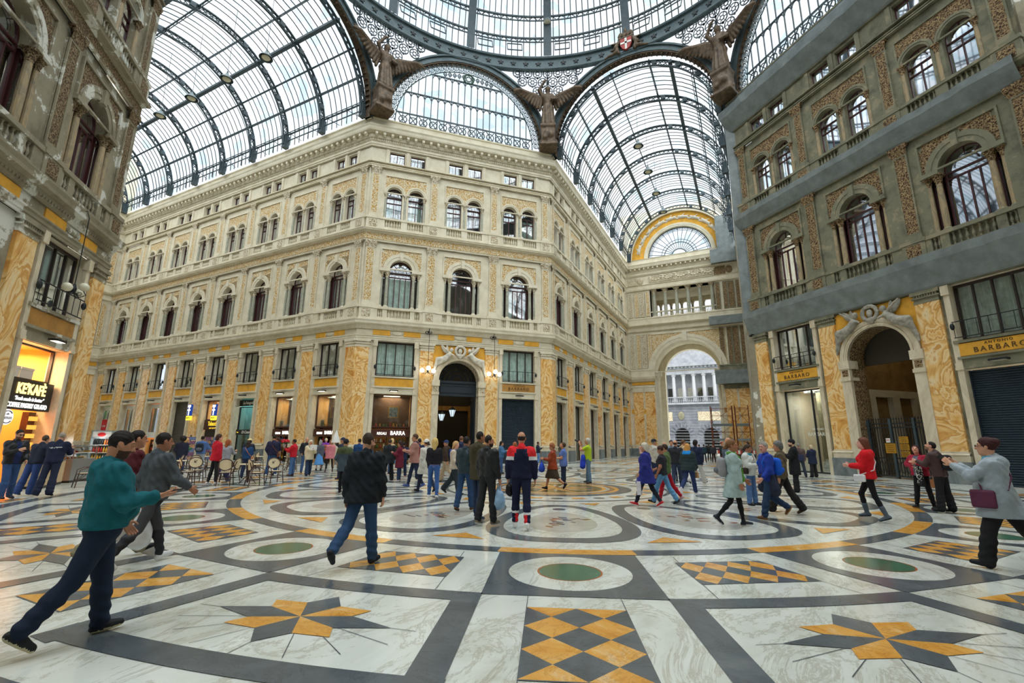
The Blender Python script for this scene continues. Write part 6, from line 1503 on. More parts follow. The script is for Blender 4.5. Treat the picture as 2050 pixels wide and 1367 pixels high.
    pr = [('e', (.55 * math.cos(q * PI / 5), 0, 1.45 + .2 * abs(math.sin(q * 1.3))), (.16, .12, .22)) for q in range(10)] + [('c', (-.6, 0, 1.2), (.6, 0, 1.2), .13, .13), ('e', (0, 0, 1.95), (.13, .13, .25))]
    blob('crown', pr, M['bronze'], t, h=.05, k=.06)
    for sg in (-1, 1):
        pr = [('c', (sg * .6, 0, 1.0), (sg * .9, 0, .5), .16, .2), ('c', (sg * .9, 0, .5), (sg * .7, 0, -.1), .2, .15), ('c', (sg * .8, 0, .1), (sg * 1.9, .0, -.2), .17, .06), ('c', (sg * .7, 0, .9), (sg * 1.3, 0, 1.0), .12, .05), ('c', (sg * .9, 0, .4), (sg * 1.4, 0, .35), .12, .04)]
        blob('laurel_branch', pr, M['bronze'], t, h=.05, k=.06, noise=.03)
lamps()

# ------------------------------------------------------------------ winged figures at the corners of the octagon
def angels():
    body = [('c', (0, 0, .1), (0, .02, 1.7), .62, .42), ('c', (0, .02, 1.7), (0, 0, 2.6), .42, .46), ('c', (-.3, 0, 2.9), (.3, 0, 2.9), .3, .3), ('c', (0, 0, 3.0), (0, -.02, 3.4), .17, .15), ('e', (0, -.03, 3.62), (.25, .28, .32)),
            ('c', (-.42, 0, 2.95), (-.8, -.15, 3.5), .17, .14), ('c', (-.8, -.15, 3.5), (-.35, -.3, 4.2), .14, .1), ('c', (-.35, -.3, 4.2), (-.1, -.3, 4.35), .09, .08),
            ('c', (.42, 0, 2.9), (.75, -.3, 2.45), .17, .14), ('c', (.75, -.3, 2.45), (.3, -.55, 2.3), .14, .1), ('c', (-.2, -.1, 1.5), (-.28, -.2, .2), .3, .34), ('c', (.2, -.1, 1.5), (.3, -.25, .2), .3, .3), ('e', (0, 0, 1.75), (.56, .44, .3))]
    ped = [('b', (0, .1, 1.0), (.62, .6, 1.0)), ('b', (0, .1, .12), (.8, .75, .14)), ('b', (0, .05, 2.0), (.72, .66, .14)), ('e', (0, -.2, 1.2), (.5, .5, .6))] + [('e', (.6 * math.cos(q * 1.05), .55 * math.sin(q * 1.05), .55 + .25 * (q % 3)), (.25, .25, .3)) for q in range(6)]
    lo, hi = bounds_of(body, .2)
    folds = lambda P, d: d + .05 * np.sin(np.arctan2(P[1], P[0]) * 11 + P[2] * .8) * np.clip((2.2 - P[2]) / 1.2, 0, 1)
    mb_ = nmesh('robed_figure', [nets(lambda P: folds(P, blend(P, body, .12)), lo, hi, .07)], [M['bronze']])
    lo, hi = bounds_of(ped, .2); mp = nmesh('pedestal', [nets(lambda P: blend(P, ped, .1), lo, hi, .09)], [M['bronze']])
    mw = []
    for sg in (-1, 1):
        pr = [('c', (sg * .2, .2, 2.8), (sg * 1.1, .0, 3.3), .16, .22), ('c', (sg * 1.1, .0, 3.3), (sg * 3.0, -.7, 3.7), .22, .06)] + [('c', (sg * (.5 + .22 * q), .15 - .085 * q, 3.05 + .05 * q), (sg * (.75 + .25 * q), .2 - .09 * q, 1.95 + .17 * q), .19, .12) for q in range(10)]
        lo, hi = bounds_of(pr, .2); mw.append(nmesh('wing', [nets(lambda P: blend(P, pr, .1), lo, hi, .06)], [M['bronze']]))
    lab = {112.5: 'dark bronze winged figure between the lunette and the far arch', 157.5: 'dark bronze winged figure between the long arm arch and the lunette', 67.5: 'dark bronze winged figure where the weathered front meets the far arch', 22.5: 'dark bronze winged figure at the hidden corner of the weathered front', 202.5: 'dark bronze winged figure at the corner above the cafe'}
    for a, l in lab.items():
        t = R(a); g = thing('winged_statue', l, 'statue', (18.75 * math.cos(t), 18.75 * math.sin(t), 27.3), t - PI / 2, 'winged statues under the dome')
        obj('pedestal', mp, g); f = obj('robed_figure', mb_, g, (0, 0, 2.15)); f.scale = (1, 1, 1.08)
        for w in mw: obj('wing', w, g, (0, 0, 2.15))
angels()

# ------------------------------------------------------------------ scaffolding and barrier by the great arch
def scaffold():
    rust = plain('rusty_scaffold_tube', (120, 62, 44), .6, .3, var=.3); gal = plain('grey_scaffold_deck', (120, 132, 134), .6)
    y0, y1 = A + LR - 4.2, A + LR - 2.4
    for (xa, xb, lab) in ((2.7, 5.0, 'rusty scaffold frame standing in the mouth of the great arch'), (5.3, 6.7, 'rusty scaffold tower against the weathered corner by the great arch')):
        t = thing('scaffold_tower', lab, 'scaffolding', (0, 0, 0)); mb = MB()
        for x in (xa, xb):
            for y in (y0, y1): mb.tube([(x, y, 0), (x, y, 6.0)], .05, 6)
            for k in range(14): mb.bar((x, y0, .4 + .4 * k), (x, y1, .4 + .4 * k), .035)
        mb.build('frame_tubes', rust, t); mb = MB()
        for k in range(3):
            z = 1.9 * k; mb.bar((xa, y0, z + .2), (xb, y0, z + 1.9), .035); mb.bar((xb, y1, z + .2), (xa, y1, z + 1.9), .035)
            for y in (y0, y1): mb.bar((xa, y, z + 1.9), (xb, y, z + 1.9), .04); mb.bar((xa, y, z + 1.1), (xb, y, z + 1.1), .035)
        mb.build('cross_braces', rust, t)
        for z in (2.0, 3.7): m2 = MB(); m2.box(xa, xb, y0, y1, z, z + .08); m2.box(xa, xb, y0 - .02, y0 + .02, z, z + .25); m2.build('deck', gal, t)
    red = emit_free('barrier_red', (200, 70, 56))
    for k in range(3):
        t = thing('works_barrier', 'red and white works barrier at the foot of the scaffolding, ' + ('nearest the arch middle', 'second along', 'nearest the corner')[k], 'barrier', (3.0 + 1.5 * k, A + LR - 5.0, 0))
        for q in range(6): m2 = MB(); m2.box(.2 * q, .2 * q + .2, 0, .04, .55, .95); m2.build('stripe_board', red if q % 2 else M['white'], t)
        m2 = MB()
        for x in (.05, 1.15): m2.bar((x, .02, 0), (x, .02, 1.0), .04); m2.bar((x, -.25, .02), (x, .3, .02), .04)
        m2.build('barrier_feet', M['iron_dark'], t)
    t = thing('warning_post', 'slim red and white post standing beside the scaffolding', 'post', (1.55, 36.5, 0))
    for q in range(5): m2 = MB(); m2.lathe([(.04, .4 * q), (.04, .4 * q + .4)], 8); m2.build('post_band', red if q % 2 else M['white'], t)
    m2 = MB(); m2.lathe([(.2, 0), (.18, .04)], 12); m2.build('post_foot', M['black'], t)
    s = thing('security_camera', 'small black camera on the corner sheeting of the weathered front', 'camera', FR.w(.1, -.35, 8.9), FR.ang); mb = MB(); mb.bar((0, .3, .1), (0, 0, .1), .05); mb.build('mount', M['black'], s); mb = MB(); mb.ell((0, -.05, 0), (.1, .14, .09), 10, 6); mb.build('camera_body', M['black'], s)
scaffold()
# ------------------------------------------------------------------ people
_pm = {}
def cloth(c, rough=.85, quilt=False):
    k = (c, rough)
    if k not in _pm: _pm[k] = plain('cloth_%02x%02x%02x' % c, c, rough, var=.05, scale=9, bump=.5, bscale=15, spec=.3)
    return _pm[k]
def skin(c):
    k = ('s', c)
    if k not in _pm: _pm[k] = plain('skin', c, .5, var=.05, scale=20)
    return _pm[k]
EYE = plain('dark_eye', (30, 24, 22), .2); LIP = plain('lips', (168, 92, 84), .5)
V3 = lambda *a: np.array(a, float)
def rotx(p, a, c):
    y, z = p[1] - c[1], p[2] - c[2]; ca, sa = math.cos(a), math.sin(a); return V3(p[0], c[1] + y * ca + z * sa, c[2] - y * sa + z * ca)
def unit(v): return v / (np.linalg.norm(v) + 1e-9)
class Body:
    """joints of a posed figure; +y is forward, +x the right-hand side"""
    def __init__(s, H, fem, fat, lean, legs, arms, head, sway=0):
        k = s.k = H / 1.75; s.fem, s.fat = fem, fat; hz = .93 * k; s.hip = V3(0, 0, hz); ln = R(lean)
        s.T = lambda p: rotx(np.array(p, float) * k, ln, s.hip)
        s.lean = ln; sw = .165 if fem else .188
        s.leg = []
        for sg, (fl, kn, ab) in zip((1, -1), legs):
            f, q, a = R(fl), R(kn), R(ab); h = V3(sg * .09 * k, 0, hz)
            d = unit(V3(sg * math.sin(a), math.sin(f) * math.cos(a), -math.cos(f) * math.cos(a))); e = unit(V3(sg * math.sin(a), math.sin(f - q), -math.cos(f - q)))
            kn_ = h + d * .43 * k; an = kn_ + e * .41 * k; ph = f - q
            pt = max(-.95, min(.35, ph * (.95 if ph < 0 else .8)))       # heel lifts when the shin trails
            s.leg.append((h, kn_, an, V3(sg * .12, math.cos(pt), math.sin(pt)), pt))
        low = min(min(l[2][2] - .085 * k * math.cos(l[4]) + min(0, .19 * k * math.sin(l[4])), l[2][2] - .085 * k * math.cos(l[4]) - .06 * k * math.sin(l[4])) for l in s.leg)
        s.dz = -low
        s.arm = []
        for sg, (fl, ab, el, inn) in zip((1, -1), arms):
            f, a, e, t = R(fl), R(ab), R(el), R(inn); S_ = s.T((sg * sw, 0, 1.425))
            d = unit(V3(sg * math.sin(a), math.sin(f) * math.cos(a), -math.cos(f) * math.cos(a))); E_ = S_ + d * .285 * k
            g = unit(V3(-sg * math.sin(t) + sg * math.sin(a) * .5, math.sin(f + e) * math.cos(t), -math.cos(f + e) * math.cos(t))); W_ = E_ + g * .255 * k
            s.arm.append((S_, E_, W_, g, sg))
        s.neck = s.T((0, -.015, 1.49)); hc = s.T((0, .025, 1.652)); yaw, pit = head; s.hc = hc
        Rz = Matrix.Rotation(R(yaw), 3, 'Z') @ Matrix.Rotation(R(pit) - ln * .4, 3, 'X'); s.Rh = np.array(Rz); s.Ri = s.Rh.T
        up = V3(0, 0, s.dz)
        s.leg = [(a + up, b + up, c + up, d, e) for a, b, c, d, e in s.leg]; s.arm = [(a + up, b + up, c + up, d, e) for a, b, c, d, e in s.arm]; s.neck = s.neck + up; s.hc = s.hc + up; s.up = up
    def t(s, *p): return s.T(p) + s.up
    def hd(s, *p): return s.hc + s.Rh @ (np.array(p, float) * s.k)
    def torso(s, g):
        k, f = s.k, s.fat; b = []
        w, c = (.075, .085) if s.fem else (.085, .1)
        for sg in (-1, 1):
            b += [('c', s.t(sg * .07, 0, .93), s.t(sg * .062 * f, .01 * f, 1.1), (.108 if s.fem else .102) * k * f + g, .1 * k * f + g), ('c', s.t(sg * .062 * f, .01 * f, 1.1), s.t(sg * w, 0, 1.32), .1 * k * f + g, .108 * k * (f * .5 + .5) + g)]
            b += [('c', s.t(sg * w, -.01, 1.34), s.t(sg * .14, -.01, 1.4), .095 * k + g, .07 * k + g)]
            if s.fem: b += [('e', s.t(sg * .075, .085, 1.3), (.07 * k + g, .06 * k + g, .065 * k + g))]
        b += [('c', s.t(0, -.02, 1.42), s.neck, .075 * k + g, .055 * k + g * .6)]
        if f > 1.12: b += [('e', s.t(0, .08, 1.1), (.15 * k * f, .1 * k * f + g, .16 * k))]
        return b
    def armp(s, i, g, frac=1., fore=True):
        S_, E_, W_, d, sg = s.arm[i]; k = s.k; q = .9 if s.fem else 1.
        if not fore: return [('c', S_, S_ + (E_ - S_) * frac, .058 * k * q + g, .05 * k * q + g)]
        return [('c', S_, E_, .056 * k * q + g, .044 * k * q + g), ('c', E_, E_ + (W_ - E_) * frac, .043 * k * q + g, .032 * k * q + g * .9)]
    def legp(s, i, g, frac=1., flare=0):
        h, kn, an, d, pt = s.leg[i]; k = s.k; f = s.fat ** .6
        return [('c', h, kn, .088 * k * f + g, .058 * k * f + g), ('c', kn, kn + (an - kn) * .35, .056 * k + g, .058 * k + g + flare * .3), ('c', kn + (an - kn) * .35, kn + (an - kn) * frac, .058 * k + g + flare * .3, .04 * k + g + flare)]
    def hand(s, i, curl=25, grip=0):
        S_, E_, W_, d, sg = s.arm[i]; k = s.k; n = V3(-sg, 0, 0) - d * np.dot(V3(-sg, 0, 0), d); n = unit(n) if np.linalg.norm(n) > .15 else unit(np.cross(d, V3(1, 0, 0)))
        if s.palm and s.palm[i] is not None: n = np.array(s.palm[i], float); n = unit(n - d * np.dot(n, d))
        w = np.cross(d, n); th = unit(V3(0, 1, .0)) if abs(np.dot(w, V3(0, 1, 0))) > .3 else V3(0, 0, 1)
        if np.dot(w, th) < 0: w = -w                             # w points to the thumb side
        P = W_ + d * .015 * k; pr = [('c', W_ - d * .02 * k, P + d * .02 * k, .027 * k, .026 * k)]
        for q in range(4):
            o = w * (.027 - .018 * q) * k; pr.append(('c', P + o * .75 + d * .02 * k, P + o + d * .085 * k, .0155 * k, .0125 * k))
        L = (.072, .08, .075, .058)
        for q in range(4):
            b = P + w * (.029 - .0195 * q) * k + d * .088 * k; a = R(curl * .5); dd = d
            for seg, r0, r1 in ((.45, .0098, .009), (.3, .009, .0085), (.25, .0085, .007)):
                a2 = a; dd = unit(d * math.cos(a2) + n * math.sin(a2)); e = b + dd * L[q] * seg * k; pr.append(('c', b, e, r0 * k, r1 * k, '.004')); b = e; a += R(curl * (1.1 + .15 * q))
        b = P + w * .03 * k + d * .02 * k; m = unit(w * .75 + d * .75 + n * .25); e = b + m * .04 * k; m2 = unit(w * .25 + d + n * (.3 + grip)); pr += [('c', b, e, .0145 * k, .012 * k, '.01'), ('c', e, e + m2 * .035 * k, .0115 * k, .009 * k, '.005')]
        s.hp = getattr(s, 'hp', {}); s.hp[i] = (P + d * .07 * k + n * .03 * k, d, n, w)
        return pr

def person(name, x, y, rz, H, D, label, fem=False, fat=1., lean=0, legs=((0, 0, 3), (0, 0, 3)), arms=((0, 6, 12, 5), (0, 6, 12, 5)), head=(0, 0), sk=(206, 150, 118), hair=('short', (40, 30, 26)), top=None, under=None, pants=None, shoes=((30, 30, 32), (30, 30, 32)), beard=None, extras=(), curl=(25, 25), palm=None, sleeve=1., group=None, glasses=False):
    B = Body(max(H, 1.5), fem, fat, lean, legs, arms, head); B.palm = palm; k = B.k
    lod = 0 if D < 9 else 1 if D < 15 else 2 if D < 24 else 3
    hG, hH, hP = ((.013, .0065, .0052), (.018, .009, .0075), (.024, .012, .011), (.034, .017, .015))[lod]
    ca, sa = math.cos(R(rz)), math.sin(R(rz))
    Mw = Matrix.Translation((x, y, 0)) @ Matrix.Rotation(R(rz), 4, 'Z')
    # ---- head, hands, body: one skin surface
    h = B.hd; kk = k
    hp = [('e', h(0, -.012, .03), (.077 * k, .096 * k, .1 * k), B.Rh.T), ('e', h(0, .03, -.045), (.057 * k, .062 * k, .075 * k), B.Rh.T), ('e', h(0, .058, -.098), (.024 * k, .024 * k, .02 * k), '.03'), ('c', h(0, .085, .012), h(0, .111, -.026), .008 * k, .0145 * k, '.012'), ('c', h(-.014, .094, -.03), h(.014, .094, -.03), .009 * k, .009 * k, '.01'),
          ('c', h(-.032, .078, .034), h(.032, .078, .034), .013 * k, .013 * k, '.015'), ('e', h(.079, -.005, -.002), (.01 * k, .02 * k, .032 * k), B.Rh.T, '.008'), ('e', h(-.079, -.005, -.002), (.01 * k, .02 * k, .032 * k), B.Rh.T, '.008'), ('c', h(-.014, .084, -.06), h(.014, .084, -.06), .0105 * k, .0105 * k, '.008'), ('c', h(0, -.025, -.07), B.neck - V3(0, 0, .04), .052 * k, .056 * k, '.04')]
    ev = [h(.031, .088, .01), h(-.031, .088, .01)]
    def head_f(P):
        d = blend(P, hp, .03 * k)
        for e in ev: d = -smin(-d, _el(P, e + B.Rh @ V3(0, .006, 0), (.017 * k, .013 * k, .011 * k), B.Rh.T), .006)
        for e in ev: d = np.minimum(d, _el(P, e - B.Rh @ V3(0, .006, 0), (.0125 * k,) * 3))
        return d
    lo, hi = bounds_of(hp, .02); parts = [nets(head_f, lo, hi, hH)]
    hands = []
    for i in (0, 1):
        pr = B.hand(i, curl[i]); pr = ([('c', B.arm[i][1] + (B.arm[i][2] - B.arm[i][1]) * .8, B.arm[i][2], .034 * k, .028 * k)]) + pr; lo, hi = bounds_of(pr, .015)
        parts.append(nets(lambda P: blend(P, pr, .007 * k), lo, hi, hP)); hands.append(pr)
    bodyp = B.torso(-.02) + B.armp(0, -.006, .88) + B.armp(1, -.006, .88) + B.legp(0, -.014, .97) + B.legp(1, -.014, .97)
    lo, hi = bounds_of(bodyp, .05); hb = hG * 1.5 if not (sleeve < 1 or pants and pants[0] in ('skirt', 'capri')) else hG
    if sleeve < 1: bodyp += B.armp(0, 0, .9) + B.armp(1, 0, .9)
    if pants and pants[0] in ('skirt', 'capri', 'bluedress'): bodyp += B.legp(0, -.012, .99) + B.legp(1, -.012, .99)
    ntop = B.neck - V3(0, 0, .045)
    parts.append(nets(lambda P: np.maximum(blend(P, bodyp, .035 * k), P[2] - ntop[2]), lo, hi, hb))
    hr = hair[1]
    def colour(C):
        L = (C - B.hc) @ B.Rh / k; m = np.zeros(len(C), int); ax = np.abs(L[:, 0])
        near = (np.abs(L) < .16).all(1)
        for e in ev: m[near & (np.linalg.norm(C - (e - B.Rh @ V3(0, .004, 0)), axis=1) < .0118 * k) & (L[:, 1] > .086)] = 1
        m[near & (ax < .024) & (L[:, 2] > -.07) & (L[:, 2] < -.05) & (L[:, 1] > .08)] = 2
        m[near & (ax > .014) & (ax < .046) & (L[:, 2] > .034) & (L[:, 2] < .0415) & (L[:, 1] > .072)] = 3
        if beard: m[near & (L[:, 2] < -.035 - .35 * np.maximum(0, ax - .03)) & (L[:, 1] > .0) & (L[:, 2] > -.125) & (m != 2)] = 4
        return m
    me = nmesh('person', parts, [skin(sk), EYE, LIP, cloth(hr, .7), cloth(beard or hr, .8)], colour)
    o = obj('person', me); o.matrix_world = Mw; tag(o, label, 'person', group)
    def child(nm, prims, mats, hh, kb=.03, f=None, col=None, lab=None, pad=.05):
        lo, hi = bounds_of(prims, hh * 2 + pad)
        def fn(P):
            d = blend(P, prims, kb * k); return f(P, d) if f else d
        if not isinstance(mats, list): mats = [mats]
        v, q = nets(fn, lo, hi, hh)
        if len(v) == 0: return None
        c = obj(nm, nmesh(nm, [(v, q)], mats, col), o)
        if lab: c['label'] = lab
        return c
    # ---- hair and hats
    st = hair[0]; HM = cloth(hr, .65)
    cap_ = ('e', h(0, -.016, .036), (.0845 * k, .104 * k, .106 * k), B.Rh.T)
    def local(P): return [B.Ri[a][0] * (P[0] - B.hc[0]) + B.Ri[a][1] * (P[1] - B.hc[1]) + B.Ri[a][2] * (P[2] - B.hc[2]) for a in range(3)]
    def cut(P, d, low=-.075, c=.018):
        L = local(P); L = [q / k for q in L]; dm = np.maximum(.8 * L[1] - .6 * L[2] - c - .25 * np.maximum(0, np.abs(L[0]) - .06), low - L[2] - .45 * np.maximum(0, L[1] + .02))
        return np.maximum(d, dm * k) + .0025 * np.sin(L[0] * 160) * np.sin(L[2] * 120)
    if st == 'short': child('hair', [cap_], HM, hH, f=lambda P, d: cut(P, d))
    elif st == 'crop': child('hair', [('e', h(0, -.014, .032), (.08 * k, .099 * k, .102 * k), B.Rh.T)], HM, hH, f=lambda P, d: cut(P, d, -.055))
    elif st == 'bald': child('hair', [('e', h(0, -.016, .03), (.081 * k, .1 * k, .1 * k), B.Rh.T)], HM, hH, f=lambda P, d: np.maximum(cut(P, d, -.06, -.0), local(P)[2] - .045 * k))
    elif st == 'full': child('hair', [('e', h(0, -.02, .045), (.095 * k, .112 * k, .112 * k), B.Rh.T), ('e', h(0, -.07, -.02), (.08 * k, .06 * k, .08 * k), B.Rh.T)], HM, hH, f=lambda P, d: cut(P, d, -.1) + .004 * np.sin(P[0] * 90 / k) * np.sin(P[2] * 80) * np.sin(P[1] * 85))
    elif st == 'afro': child('hair', [('e', h(0, -.03, .05), (.14 * k, .15 * k, .14 * k), B.Rh.T)], HM, hH, f=lambda P, d: cut(P, d, -.1, .03) + .008 * np.sin(P[0] * 110) * np.sin(P[2] * 100) * np.sin(P[1] * 105))
    elif st in ('bob', 'long', 'vlong'):
        Lh = {'bob': .12, 'long': .26, 'vlong': .42}[st]
        pr = [('e', h(0, -.02, .042), (.092 * k, .11 * k, .11 * k), B.Rh.T), ('c', h(0, -.055, -.02), h(0, -.075, -.02) - V3(0, .03, Lh * k), .082 * k, .06 * k)] + [('c', h(sg * .068, -.02, .0), h(sg * .085, -.03, 0) - V3(0, .02, Lh * .85 * k), .034 * k, .026 * k) for sg in (-1, 1)]
        child('hair', pr, HM, hH, f=lambda P, d: np.maximum(d, np.maximum(.8 * local(P)[1] - .6 * local(P)[2] - .018 * k, local(P)[1] - .045 * k * (1 + 12 * np.maximum(0, local(P)[2] / k)))) + .004 * np.sin(P[0] * 170) * np.sin(P[1] * 150 + P[2] * 14))
    elif st in ('bun', 'tail'):
        pr = [('e', h(0, -.016, .036), (.086 * k, .106 * k, .106 * k), B.Rh.T)] + ([('e', h(0, -.1, .075), (.055 * k,) * 3)] if st == 'bun' else [('c', h(0, -.1, .02), h(0, -.15, -.06), .035 * k, .04 * k), ('c', h(0, -.15, -.06), h(0, -.13, -.2), .04 * k, .02 * k)])
        child('hair', pr, HM, hH, f=lambda P, d: cut(P, d, -.07))
    for ex in extras:
        if ex[0] == 'cap':
            cm = cloth(ex[1]); child('cap', [('e', h(0, -.012, .05), (.093 * k, .112 * k, .1 * k), B.Rh.T), ('e', h(0, .12, .052), (.07 * k, .075 * k, .012 * k), B.Rh.T, '.01')], cm, hH, f=lambda P, d: np.maximum(d, .035 * k - local(P)[2] + .1 * local(P)[1]))
        elif ex[0] == 'beanie': child('beanie', [('e', h(0, -.016, .045), (.094 * k, .113 * k, .112 * k), B.Rh.T)], cloth(ex[1]), hH, f=lambda P, d: np.maximum(d, .02 * k - local(P)[2] + .3 * local(P)[1]))
        elif ex[0] == 'hat': child('straw_hat', [('e', h(0, -.015, .07), (.1 * k, .118 * k, .095 * k), B.Rh.T), ('e', h(0, -.01, .06), (.19 * k, .2 * k, .016 * k), B.Rh.T, '.015')], cloth(ex[1]), hH, f=lambda P, d: np.maximum(d, .045 * k - local(P)[2]))
        elif ex[0] == 'scarf':
            child('scarf', [('c', B.neck + V3(-.05, -.03, .0) * k, B.neck + V3(-.05, .05, -.01) * k, .045 * k, .045 * k), ('c', B.neck + V3(.05, -.03, .0) * k, B.neck + V3(.05, .05, -.01) * k, .045 * k, .045 * k), ('c', B.neck + V3(-.05, .06, -.02) * k, B.neck + V3(.05, .06, -.02) * k, .045 * k, .045 * k), ('c', B.neck + V3(-.05, -.06, 0) * k, B.neck + V3(.05, -.06, 0) * k, .04 * k, .04 * k)] + ([('c', B.t(.06, .12, 1.42), B.t(.07, .17, .95), .03 * k, .035 * k)] if len(ex) > 2 else []), cloth(ex[1]), hG, f=lambda P, d: d + .005 * np.sin(P[2] * 130 + P[0] * 40))
    if glasses:
        mb = MB()
        for sg in (-1, 1):
            c = h(sg * .032, .108, .01); mb.ell(c, (.024 * k, .006 * k, .018 * k), 12, 6, 0, Matrix(B.Rh.tolist())); mb.bar(h(sg * .055, .1, .014), h(sg * .08, .0, .012), .006)
        mb.bar(h(-.01, .112, .016), h(.01, .112, .016), .005); mb.build('glasses', M['black'], o)
    # ---- clothes
    if pants:
        kind, pc = pants[0], pants[1]; pm = cloth(pc); wz = B.t(0, 0, 1.0); up = B.t(0, 0, 1.0) - B.t(0, 0, .9); up = unit(up)
        def waist(P, d): return np.maximum(d, (P[0] - wz[0]) * up[0] + (P[1] - wz[1]) * up[1] + (P[2] - wz[2]) * up[2])
        pel = [('c', B.t(sg * .07, 0, .92), B.t(sg * .062 * fat, .0, 1.02), (.112 if fem else .106) * k * fat ** .8, .106 * k * fat) for sg in (-1, 1)]
        if kind == 'skirt':
            ks = [B.leg[i][0] + (B.leg[i][1] - B.leg[i][0]) * 1.05 for i in (0, 1)]
            pr = pel + [('c', B.t(sg * .06, 0, .95), ks[0 if sg > 0 else 1], .125 * k * fat, .135 * k) for sg in (1, -1)] + [('c', B.t(0, 0, .9), (ks[0] + ks[1]) / 2, .15 * k, .14 * k)]
            hz = min(q[2] for q in ks) - .03; child('skirt', pr, pm, hG, .06, lambda P, d: np.maximum(waist(P, d), hz - P[2]) + .004 * np.sin(np.arctan2(P[1], P[0]) * 14))
        elif kind == 'bluedress':
            kc = (B.leg[0][2] + B.leg[1][2]) / 2; pr = pel + [('c', B.t(0, 0, .95), kc + V3(0, 0, .25), .14 * k, .27 * k)]; hz = .34 * k
            child('skirt', pr, pm, hG, .06, lambda P, d: np.maximum(waist(P, d), hz - P[2]) + .012 * np.sin(np.arctan2(P[1], P[0]) * 12))
        else:
            g, fl, fr = {'jeans': (.012, .018, .97), 'slim': (.004, .006, .96), 'wide': (.02, .034, 1.0), 'leggings': (-.006, -.002, .97), 'capri': (.006, .014, .62), 'jogger': (.014, .004, .93)}[kind]
            pr = pel + B.legp(0, g, fr, fl) + B.legp(1, g, fr, fl)
            wr = .004 if kind in ('leggings',) else .007
            def legf(P, d):
                d = waist(P, d) + wr * np.sin(P[2] * 62 + P[1] * 25) * np.clip((.62 - P[2]) * 2.2, .12, 1); return d
            mats = [pm]; col = None
            if len(pants) > 2 and pants[2] == 'track':
                mats = [pm, cloth((226, 40, 48)), cloth((226, 228, 232))]
                def col(C):
                    m = np.zeros(len(C), int); m[(C[:, 2] < .34) & (C[:, 2] > .29)] = 2; m[(C[:, 2] < .29) & (C[:, 2] > .13) & (np.abs(np.abs(C[:, 0]) - .09) < .03)] = 1; return m
            elif len(pants) > 2:
                mats = [pm, cloth(pants[2])]
                def col(C):
                    m = np.zeros(len(C), int); zz = C[:, 2]; m[(zz > .42) & (zz < .9) & ((C[:, 1] > .03) | (C[:, 1] < -.05))] = 1; return m
            child('trousers', pr, mats, hG, .03, legf, col)
    if shoes:
        up_, so = shoes[:2]; boot = len(shoes) > 2
        for i in (0, 1):
            hh, kn, an, d, pt = B.leg[i]; f = unit(d); u = unit(np.cross(np.cross(f, V3(0, 0, 1)), f)); sole = an - u * .085 * k
            pr = [('c', an - u * .045 * k - f * .035 * k, an - u * .047 * k + f * .06 * k, .04 * k, .042 * k), ('c', an - u * .047 * k + f * .06 * k, an - u * .055 * k + f * .15 * k, .043 * k, .034 * k), ('c', an - u * .04 * k, an + (kn - an) * (.42 if boot else .06), .042 * k, .056 * k if boot else .042 * k)]
            def sf(P, d_, s0=sole, u=u): return np.maximum(d_, -((P[0] - s0[0]) * u[0] + (P[1] - s0[1]) * u[1] + (P[2] - s0[2]) * u[2]))
            def sc(C, s0=sole, u=u): return (((C - s0) @ u) < .024 * k).astype(int)
            child('boot' if boot else 'shoe', pr, [cloth(up_, .6), cloth(so, .7)], min(hG, .016 if lod < 2 else .024), .02, sf, sc)
    if under: child('shirt', B.torso(.004), cloth(under), hG * 1.2, .035, lambda P, d: np.maximum(d, B.t(0, 0, .9)[2] - P[2]))
    if top:
        kind, tc = top[0], top[1]; opt = dict(top[2]) if len(top) > 2 else {}
        g, hem = {'jacket': (.034, .9), 'puffer': (.048, .84), 'hoodie': (.036, .9), 'shirt': (.014, .9), 'tee': (.016, .88), 'coat': (.036, .5), 'leather': (.03, .92), 'longjacket': (.038, .76), 'sweater': (.024, .92)}[kind]; hem = opt.get('hem', hem); g += opt.get('g', 0)
        if lod == 3: g += .004
        pr = B.torso(g)
        if hem < .86:
            ks = [B.leg[i][0] + (B.leg[i][1] - B.leg[i][0]) * 1.0 for i in (0, 1)]; pr += [('c', B.t(sg * .06, 0, 1.0), B.t(0, 0, .95) * .3 + ks[0 if sg > 0 else 1] * .7, .115 * k * fat + g, .13 * k + g) for sg in (1, -1)] + [('c', B.t(0, 0, .95), (ks[0] + ks[1]) / 2, .13 * k + g, .15 * k + g)]
        slv = opt.get('sleeve', sleeve)
        for i in (0, 1): pr += B.armp(i, g * .85, .86) if slv >= 1 else (B.armp(i, g * .8, slv, False) if slv <= .7 else B.armp(i, g * .7, slv - .55))
        pr += [('c', B.neck + V3(0, -.045, .0) * k, B.neck + V3(0, -.03, .035) * k, .05 * k + g * .5, .045 * k)] if kind not in ('tee', 'sweater') else []
        if kind == 'hoodie' or opt.get('hood'): pr += [('e', B.t(0, -.1, 1.43), (.13 * k, .075 * k, .09 * k)), ('c', B.t(-.08, -.07, 1.475), B.t(.08, -.07, 1.475), .05 * k, .05 * k), ('c', B.t(-.1, -.05, 1.47), B.t(-.07, .06, 1.42), .04 * k, .03 * k), ('c', B.t(.1, -.05, 1.47), B.t(.07, .06, 1.42), .04 * k, .03 * k)]
        hz = B.t(0, 0, hem); upv = unit(B.t(0, 0, 1.2) - B.t(0, 0, .95)) if hem > .8 else V3(0, 0, 1)
        hz = hz if hem > .8 else V3(0, 0, (hem + B.dz / k) * k)
        q = opt.get('quilt', .0)
        W0 = [(B.arm[i][1], B.arm[i][2]) for i in (0, 1)]
